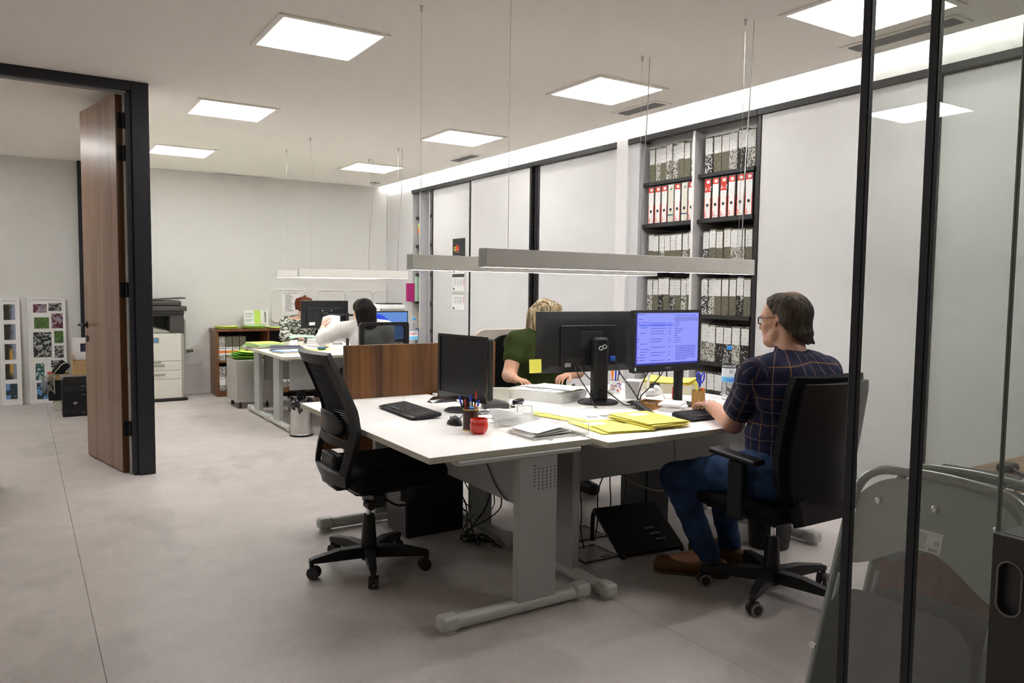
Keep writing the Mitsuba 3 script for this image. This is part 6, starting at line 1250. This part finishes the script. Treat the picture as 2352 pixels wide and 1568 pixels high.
photo_mat('photo_glasshouse', lambda p, n, uv: mix((0.03, 0.12, 0.10), (0.45, 0.55, 0.52), smoothstep(0.52, 0.6, noise(p.x*70, p.z*45))))
def picture(x0, x1, h, photos, label):
    t = thing('picture_frame', label, 'picture frame')
    ln = at(0, LB-0.075, 0.0006, 0, 0, 0)@T4().rotate([1, 0, 0], -3.0)
    fw = 0.022
    fr = prism(sg.box(x0, 0, x1, h).difference(sg.box(x0+fw, fw, x1-fw, h-fw)), 0.022, 'y', 0.0)
    put('frame', fr, 'mat_paper', t, at=ln); put('mount', box(x0+fw, x1-fw, -0.010, -0.007, fw, h-fw), 'mat_paper', t, at=ln)
    for a, b, c, d, m_ in photos:
        w, hh = x1-x0, h
        put('photograph', box(x0+a*w, x0+b*w, -0.0125, -0.0102, h*(1-d), h*(1-c)), m_, t, at=ln)
picture(-0.20, -0.005, 1.215, [(0.2, 0.76, 0.055+0.185*i, 0.20+0.185*i, 'mat_photo_sunset' if i < 4 else 'mat_photo_sky') for i in range(5)], 'narrow white frame with five photographs leaning on the wall, leftmost')
picture(0.07, 0.445, 1.225, [(0.14, 0.50, 0.06, 0.14, 'mat_photo_flowers'), (0.55, 0.90, 0.05, 0.125, 'mat_photo_street'), (0.16, 0.55, 0.185, 0.29, 'mat_photo_garden'), (0.62, 0.92, 0.15, 0.29, 'mat_photo_flowers'), (0.12, 0.60, 0.325, 0.56, 'mat_photo_street'), (0.68, 0.92, 0.315, 0.43, 'mat_photo_garden'), (0.68, 0.92, 0.455, 0.57, 'mat_photo_street'), (0.16, 0.39, 0.62, 0.775, 'mat_photo_glasshouse'), (0.57, 0.9, 0.595, 0.67, 'mat_photo_street'), (0.50, 0.75, 0.70, 0.78, 'mat_photo_flowers'), (0.18, 0.62, 0.80, 0.955, 'mat_photo_sky')], 'wide white frame with many photographs leaning on the wall beside the narrow one')
t = thing('computer_tower', 'large black computer tower standing nearest the open brown door', 'computer tower')
put('case', cbox(0.345, 0.63, 9.22, 9.42, 0.0006, 0.395, 0.004), 'mat_black_plastic', t); put('top_cover', cbox(0.34, 0.635, 9.215, 9.42, 0.396, 0.43, 0.003), 'mat_mid_grey', t)
for z in (0.35, 0.26, 0.03): put('drive_flap', cbox(0.36, 0.615, 9.213, 9.2195, z, z+0.07 if z > 0.1 else z+0.05, 0.001), 'mat_black', t)
put('mark', cat(*[tube([(0.462+s*0.007+0.0095*math.cos(a), 9.212, 0.143+0.009*math.sin(a)+s*0.003) for a in np.linspace(0, 6.28, 18, endpoint=False)], 0.0016, 5, closed=True) for s in (-1, 1)]), 'mat_white', t)
put('light', cat(*[box(0.52, 0.55, 9.211, 9.2135, z, z+0.006) for z in (0.315, 0.225, 0.035)]), 'mat_mid_grey', t)
t = thing('computer_tower', 'smaller black computer case lying on a pale box behind the large tower', 'computer tower')
put('case', cbox(0.235, 0.60, 9.72, 9.98, 0.115, 0.335, 0.004), 'mat_black_plastic', t); put('vent', cbox(0.25, 0.36, 9.712, 9.7195, 0.14, 0.30, 0.002), 'mat_black', t)
t = thing('box', 'low pale cardboard box under the smaller black computer case', 'box')
put('carton', cbox(0.28, 0.60, 9.74, 9.97, 0.0006, 0.114, 0.004), 'mat_ivory', t)
t = thing('box', 'open brown cardboard box on the large black computer tower', 'box')
for nm, b in (('bottom', (0.445, 0.63, 9.235, 9.41, 0.4306, 0.434)), ('front_side', (0.445, 0.63, 9.235, 9.239, 0.4345, 0.585)), ('rear_side', (0.445, 0.63, 9.406, 9.41, 0.4345, 0.585)), ('left_side', (0.445, 0.449, 9.24, 9.405, 0.4345, 0.585)), ('right_side', (0.626, 0.63, 9.24, 9.405, 0.4345, 0.585))): put(nm, box(*b), 'mat_cardboard', t)
put('flap', mv(box(-0.1, 0.1, -0.0015, 0.0015, 0, 0.07), 0.447, 9.32, 0.585, rz=90, rx=0, ry=0), 'mat_cardboard', t)
t = thing('cardboard_tray', 'flat yellowish cardboard tray with wires on the smaller computer case', 'box')
put('tray', cat(box(0.24, 0.44, 9.73, 9.96, 0.336, 0.34), box(0.24, 0.44, 9.73, 9.734, 0.34, 0.40), box(0.24, 0.44, 9.956, 9.96, 0.34, 0.40), box(0.24, 0.244, 9.734, 9.956, 0.34, 0.40), box(0.436, 0.44, 9.734, 9.956, 0.34, 0.40)), 'mat_cardboard', t)
t = thing('loudspeaker', 'tilted small black speaker in the cardboard tray', 'speaker')
put('case', mv(rbox(-0.055, 0.055, -0.05, 0.05, -0.075, 0.085, 0.012), 0.36, 9.84, 0.452, ry=38), 'mat_black_plastic', t)
t = thing('picture_frame', 'thick white box frame with a dark inset standing on the cardboard box', 'picture frame')
put('frame', mv(prism(sg.box(0, 0, 0.16, 0.235).difference(sg.box(0.07, 0.085, 0.135, 0.175)), 0.05, 'y', 0.025), 0.455, 9.32, 0.5865, rz=-4), 'mat_white', t)
put('inset', mv(box(0.066, 0.139, -0.004, 0.004, 0.081, 0.179), 0.455, 9.32, 0.5865, rz=-4), 'mat_navy', t)
t = thing('cable_tangle', 'tangle of grey cables hanging over the left of the computer cases', 'cables')
random.seed(13)
for i in range(5):
    p = [(0.30, 9.70, 0.402)]+[(0.16+0.14*random.random(), 9.66+0.05*random.random(), 0.16+0.26*random.random()) for _ in range(5)]+[(0.27, 9.705, 0.412)]
    put('lead', tube(curve(p, 8), 0.004, 6), 'mat_cable_grey', t)
mat('cable_grey', (0.30, 0.29, 0.26), 0.5)
put('white_lead', tube(curve([(0.29, 9.78, 0.405), (0.33, 9.74, 0.46), (0.37, 9.72, 0.51), (0.42, 9.71, 0.53)], 8), 0.0045, 6), 'mat_ivory', t)
put('folded_leaflet', mv(cbox(-0.05, 0.05, -0.04, 0.04, 0, 0.012, 0.002), 0.285, 9.86, 0.405, rz=15, ry=-8), 'mat_print_red', label='red leaflet lying in the cardboard tray', cat='leaflet')
# ---------------- under the near desks ----------------
t = thing('computer_tower', 'black computer tower under the far end of the first white desk', 'computer tower')
put('case', cbox(1.775, 1.937, 3.84, 4.10, 0.0006, 0.40, 0.005), 'mat_black_plastic', t); put('front', cbox(1.768, 1.775, 3.845, 4.095, 0.01, 0.395, 0.002), 'mat_dark_grey', t)
put('rear_part', cbox(1.939, 2.13, 3.84, 4.10, 0.0006, 0.37, 0.004), 'mat_black_plastic', t)
t = thing('cable_tangle', 'black and grey cables tangled on the floor under the first white desk', 'cables')
random.seed(17)
ends = [(2.14, 3.88, 0.30), (2.14, 3.95, 0.22), (2.14, 3.86, 0.16), (2.14, 3.92, 0.12), (2.10, 3.56, 0.40), (2.13, 3.66, 0.42), (2.08, 3.46, 0.42)]
for i, e in enumerate(ends):
    p = [e, (e[0]+0.05, e[1]-0.03, e[2]*0.55), (2.08+0.06*random.random(), 3.70+0.06*random.random(), 0.02)]+[(1.98+0.16*random.random(), 3.48+0.24*random.random(), 0.006+0.006*i) for _ in range(3)]+[(2.08+0.06*random.random(), 3.40+0.03*i, 0.008)]
    put('lead', tube(curve(p, 8), 0.0035+0.001*(i % 2), 6), 'mat_black' if i % 4 else 'mat_cable_grey', t)
put('plug', mv(rbox(-0.02, 0.02, -0.012, 0.012, 0, 0.02, 0.005), 2.06, 3.62, 0.001, rz=30), 'mat_black_plastic', t)
put('socket_block', rbox(2.155, 2.185, 3.98, 4.04, 0.36, 0.42, 0.006), 'mat_mid_grey', t)
t = thing('cable_tangle', 'dark cables hanging under the desk of the man', 'cables')
for i, (a, b) in enumerate((((2.78, 3.30, 0.68), (2.60, 3.22, 0.03)), ((2.86, 3.30, 0.68), (2.74, 3.30, 0.03)), ((3.0, 3.30, 0.68), (2.82, 3.32, 0.03)), ((2.46, 3.30, 0.68), (2.47, 3.14, 0.03)))):
    m_ = [[a[k]*(1-s)+b[k]*s+0.03*math.sin(9*s+i+k)*s*(1-s)*4*(k < 2) for k in range(3)] for s in np.linspace(0, 1, 12)]
    put('lead', tube(m_, 0.0035, 6), 'mat_black', t)
put('pale_lead', tube(curve([(3.12, 3.17, 0.60), (3.13, 3.16, 0.42), (3.10, 3.16, 0.30), (3.0, 3.14, 0.27), (2.88, 3.2, 0.31), (2.82, 3.28, 0.36)], 8), 0.0045, 6), 'mat_cable_grey', t)
for i, (x, y) in enumerate(((2.50, 3.13), (2.66, 3.42))):
    t = thing('floor_box', 'square floor socket lid outlined in black, the %s one under the desks' % ('nearer' if i == 0 else 'farther'), 'floor box')
    put('lid', cbox(x-0.10, x+0.10, y-0.09, y+0.09, 0.0006, 0.004, 0.001), 'mat_floor_lid', t)
    put('rim', prism(sg.box(x-0.115, y-0.105, x+0.115, y+0.105).difference(sg.box(x-0.101, y-0.091, x+0.101, y+0.091)), 0.005, 'z', 0.0006), 'mat_black', t)
    put('cable_flap', cbox(x+0.02, x+0.08, y-0.088, y-0.06, 0.0042, 0.007, 0.001), 'mat_black', t)
mat('floor_lid', (0.26, 0.24, 0.23), 0.5)
t = thing('footrest', 'black sloping footrest with grey grip strips in front of the feet of the man', 'footrest')
M = at(2.775, 3.06, 0.0006, -8)
put('plate', hull([(-0.19, -0.12, 0.03), (0.21, -0.12, 0.03), (-0.19, 0.16, 0.20), (0.21, 0.16, 0.20), (-0.19, -0.12, 0.012), (0.21, -0.12, 0.012), (-0.19, 0.16, 0.182), (0.21, 0.16, 0.182)]), 'mat_black_plastic', t, at=M)
for sx in (-0.175, 0.195): put('side_frame', tube(curve([(sx, -0.13, 0.012), (sx, 0.0, 0.085), (sx, 0.15, 0.175), (sx, 0.185, 0.15), (sx, 0.19, 0.012)], 6), 0.012, 8), 'mat_black_plastic', t, at=M)
for q in range(3): put('grip_strip', mv(box(-0.03, 0.03, -0.006, 0.006, 0, 0.003), 0.07+0.012*q, 0.0-0.035*q, 0.108-0.021*q, rx=31), 'mat_mid_grey', t, at=M)
t = thing('computer_tower', 'black computer tower standing on the floor behind the footrest', 'computer tower')
put('case', cbox(3.02, 3.20, 3.275, 3.50, 0.0006, 0.37, 0.005), 'mat_black_plastic', t); put('front', cbox(3.025, 3.195, 3.2695, 3.2745, 0.02, 0.36, 0.002), 'mat_dark_grey', t)
t = thing('waste_bin', 'black plastic waste bin on the floor behind the chair of the man', 'waste bin')
put('drum', lathe([(0, 0.0006), (0.105, 0.0006), (0.135, 0.33), (0.14, 0.335), (0.14, 0.34), (0.13, 0.34), (0.102, 0.01), (0, 0.01)], 32, 3.44, 2.74), 'mat_black_plastic', t)
# ---------------- folding chairs, table and glass on the right ----------------
mat('seat_grey', (0.06, 0.064, 0.062), 0.4)
def folding_chair(x, y, label, dx=0.0):
    """folded steel chair leaning toward +x; its back faces -x"""
    t = thing('folding_chair', label, 'folding chair', 'folding chairs leaning on the table')
    lean = math.degrees(math.atan2(0.27, 0.86)); M = at(x, y, 0.0006, -90)@T4().rotate([1, 0, 0], -lean)
    w, hgt = 0.235, 0.93      # local: x across, z along the chair, -y is toward us before leaning
    a = [(-w, 0, 0.012)]+[(-w, 0, z) for z in (0.2, 0.5, 0.75)]+[(-w*0.985, 0, 0.84), (-w*0.90, 0, 0.90), (-w*0.70, 0, 0.932), (-w*0.35, 0, 0.942), (0, 0, 0.945)]
    path = np.array(a+[(-p[0], p[1], p[2]) for p in a[-2::-1]])
    put('frame', tube(curve(path, 5), 0.0135, 12), 'mat_tube_grey', t, at=M)
    k_ = np.linspace(-1, 1, 25); top = [(w*0.93*q, 0.925-0.075*abs(q)**4) for q in k_]; bot = [(w*0.93*q, 0.70+0.045*math.cos(q*math.pi)) for q in k_[::-1]]
    poly = sg.Polygon(top+bot)
    bp = put('backrest', prism(poly, 0.004, 'y', 0.008), 'mat_seat_back', t, at=M)
    for q in (-0.72, 0.0, 0.72): put('rivet', mv(trimesh.creation.icosphere(2, 0.011), w*0.93*q, -0.0, 0.845 if q else 0.86), 'mat_chrome', bp, smooth=True, at=M@T4().translate([0, 0.004, 0])@T4().scale([1, 0.5, 1])@T4().translate([0, -0.004, 0]))
    put('front_legs', tube(curve([(-w*0.86, -0.035, 0.012), (-w*0.86, -0.03, 0.35), (-w*0.86, -0.02, 0.62)], 5), 0.011, 10), 'mat_tube_grey', t, at=M)
    put('front_legs', tube(curve([(w*0.86, -0.035, 0.012), (w*0.86, -0.03, 0.35), (w*0.86, -0.02, 0.62)], 5), 0.011, 10), 'mat_tube_grey', t, at=M)
    put('seat', mv(prism(rrect(-w*0.82, w*0.82, 0.17, 0.60, 0.09), 0.018, 'y', 0.0), 0, -0.05, 0), 'mat_seat_grey', t, at=M)
    put('hinge_screw', cyl((-w-0.02, -0.01, 0.40), (-w+0.0, -0.01, 0.40), 0.008, n=10), 'mat_chrome', t, at=M)
    return t, M, bp
mat('seat_back', (0.27, 0.30, 0.28), 0.35, spec=0.5)
t, M, bp = folding_chair(1.775, 1.09, 'nearer grey steel folding chair with a white sticker, leaning on the table end')
put('sticker', box(-0.045, 0.035, -0.0002+0.0035, 0.0038, 0.745, 0.80), 'mat_paper', bp, at=M@T4().translate([0, 0, 0]))
stk = cat(*[box(-0.04, -0.005, 0.0028, 0.0034, 0.752+0.006*i, 0.754+0.006*i) for i in range(7)], *[box(0.004+0.003*i, 0.0055+0.003*i, 0.0028, 0.0034, 0.749, 0.758) for i in range(8)])
put('sticker_print', stk, 'mat_print_grey', bp, at=M); put('sticker_symbol', cat(tube([(0.022+0.005*math.cos(q), 0.003, 0.772+0.005*math.sin(q)) for q in np.linspace(0, 6.28, 14, endpoint=False)], 0.0008, 5, closed=True)), 'mat_print_black', bp, at=M)
folding_chair(1.885, 1.045, 'farther grey steel folding chair, behind the one with the sticker')
t = thing('table', 'brown wooden table behind the glass partition with papers on it', 'table')
put('top', cbox(2.37, 3.80, 0.62, 1.50, 0.705, 0.735, 0.002), 'mat_table_wood', t)
for x in (2.39, 3.72): put('end_panel', cbox(x, x+0.03, 0.66, 1.46, 0.0006, 0.7045, 0.002), 'mat_table_panel', t)
put('cross_panel', cbox(2.421, 3.719, 0.95, 0.97, 0.25, 0.7045, 0.002), 'mat_table_panel', t)
t = thing('booklet', 'black booklet with red print lying on the brown table', 'booklet')
put('cover', mv(cbox(-0.16, 0.16, -0.13, 0.13, 0, 0.028, 0.002), 2.74, 1.36, 0.7356, rz=10), 'mat_black_plastic', t)
put('red_print', mv(cat(*[box(-0.13+0.05*i, -0.09+0.05*i, -0.02, 0.02, 0.028, 0.0286) for i in range(4)]), 2.74, 1.36, 0.7356, rz=10), 'mat_print_red', t)
put('white_print', mv(cat(*[box(-0.13+0.035*i, -0.105+0.035*i, 0.05, 0.07, 0.028, 0.0286) for i in range(7)]), 2.74, 1.36, 0.7356, rz=10), 'mat_mid_grey', t)
put('white_edge', mv(box(-0.158, 0.158, -0.134, -0.1305, 0.004, 0.024), 2.74, 1.36, 0.7356, rz=10), 'mat_paper', t)
t = thing('packet', 'red and white packet at the edge of the brown table', 'packet')
put('box', mv(cbox(-0.10, 0.10, -0.08, 0.08, 0, 0.035, 0.002), 2.64, 1.06, 0.7356, rz=-15), 'mat_paper', t)
for i in range(3): put('red_stripe', mv(box(-0.09+0.065*i, -0.055+0.065*i, -0.081, 0.081, 0.0, 0.0358), 2.64, 1.06, 0.7356, rz=-15), 'mat_print_red', t)
t = thing('desk_lamp_cord', 'black plug with its cord lying on the brown table', 'cord')
put('plug', rbox(3.05, 3.13, 1.37, 1.42, 0.7356, 0.765, 0.01), 'mat_black_plastic', t); put('lead', tube(curve([(3.08, 1.38, 0.75), (3.02, 1.31, 0.745), (2.98, 1.22, 0.742), (3.05, 1.1, 0.741), (3.2, 1.0, 0.741)], 8), 0.008, 8), 'mat_black', t)
# glass partition: two panes between slim black posts
scene['mat_pane'] = {'type': 'thindielectric', 'int_ior': 1.52, 'specular_transmittance': rgb((0.80, 0.83, 0.80))}
scene['mat_pane_clear'] = {'type': 'thindielectric', 'int_ior': 1.52, 'specular_transmittance': rgb((0.90, 0.915, 0.90))}
g = thing('window_1', kind='structure')
put('post', cbox(1.4915, 1.5085, 0.978, 0.998, 0.0, CEIL, 0.002), 'mat_black_frame', g)
put('post', cbox(1.4915, 1.5085, 0.836, 0.855, 0.0, CEIL, 0.002), 'mat_black_frame', g)
put('pane', box(1.4995, 1.5005, 0.855, 0.978, 0.01, CEIL-0.002), 'mat_pane_clear', g)
put('pane', box(1.4995, 1.5005, 0.690, 0.836, 0.01, CEIL-0.002), 'mat_pane', g)
put('glass_edge', cbox(1.494, 1.506, 0.685, 0.6895, 0.01, CEIL-0.002, 0.001), 'mat_glass_edge', g)
put('pane', box(1.4995, 1.5005, -2.0, 0.6845, 0.01, CEIL-0.002), 'mat_pane', g)
mat('glass_edge', (0.13, 0.15, 0.13), 0.15, spec=0.6)
t = thing('filing_box', 'dark grey cabinet with an oval recessed grip beside the glass partition', 'cabinet')
mat('dark_cabinet', (0.045, 0.045, 0.047), 0.35)
fx = 1.20
ov = lambda y0, y1, z0, z1: rrect(y0, y1, z0, z1, (y1-y0)*0.49)
put('front', prism(sg.box(0.10, 0.0006, 0.556, 1.04).difference(ov(0.515, 0.546, 0.925, 1.003)), 0.012, 'x', fx), 'mat_dark_cabinet', t)
put('body', cbox(fx+0.0125, fx+0.24, 0.10, 0.556, 0.0006, 1.04, 0.003), 'mat_dark_cabinet', t)
put('grip_rim', tube([(fx-0.001, y, z) for y, z in list(ov(0.514, 0.547, 0.924, 1.004).exterior.coords)[:-1]], 0.0016, 6, closed=True), 'mat_mid_grey', t)
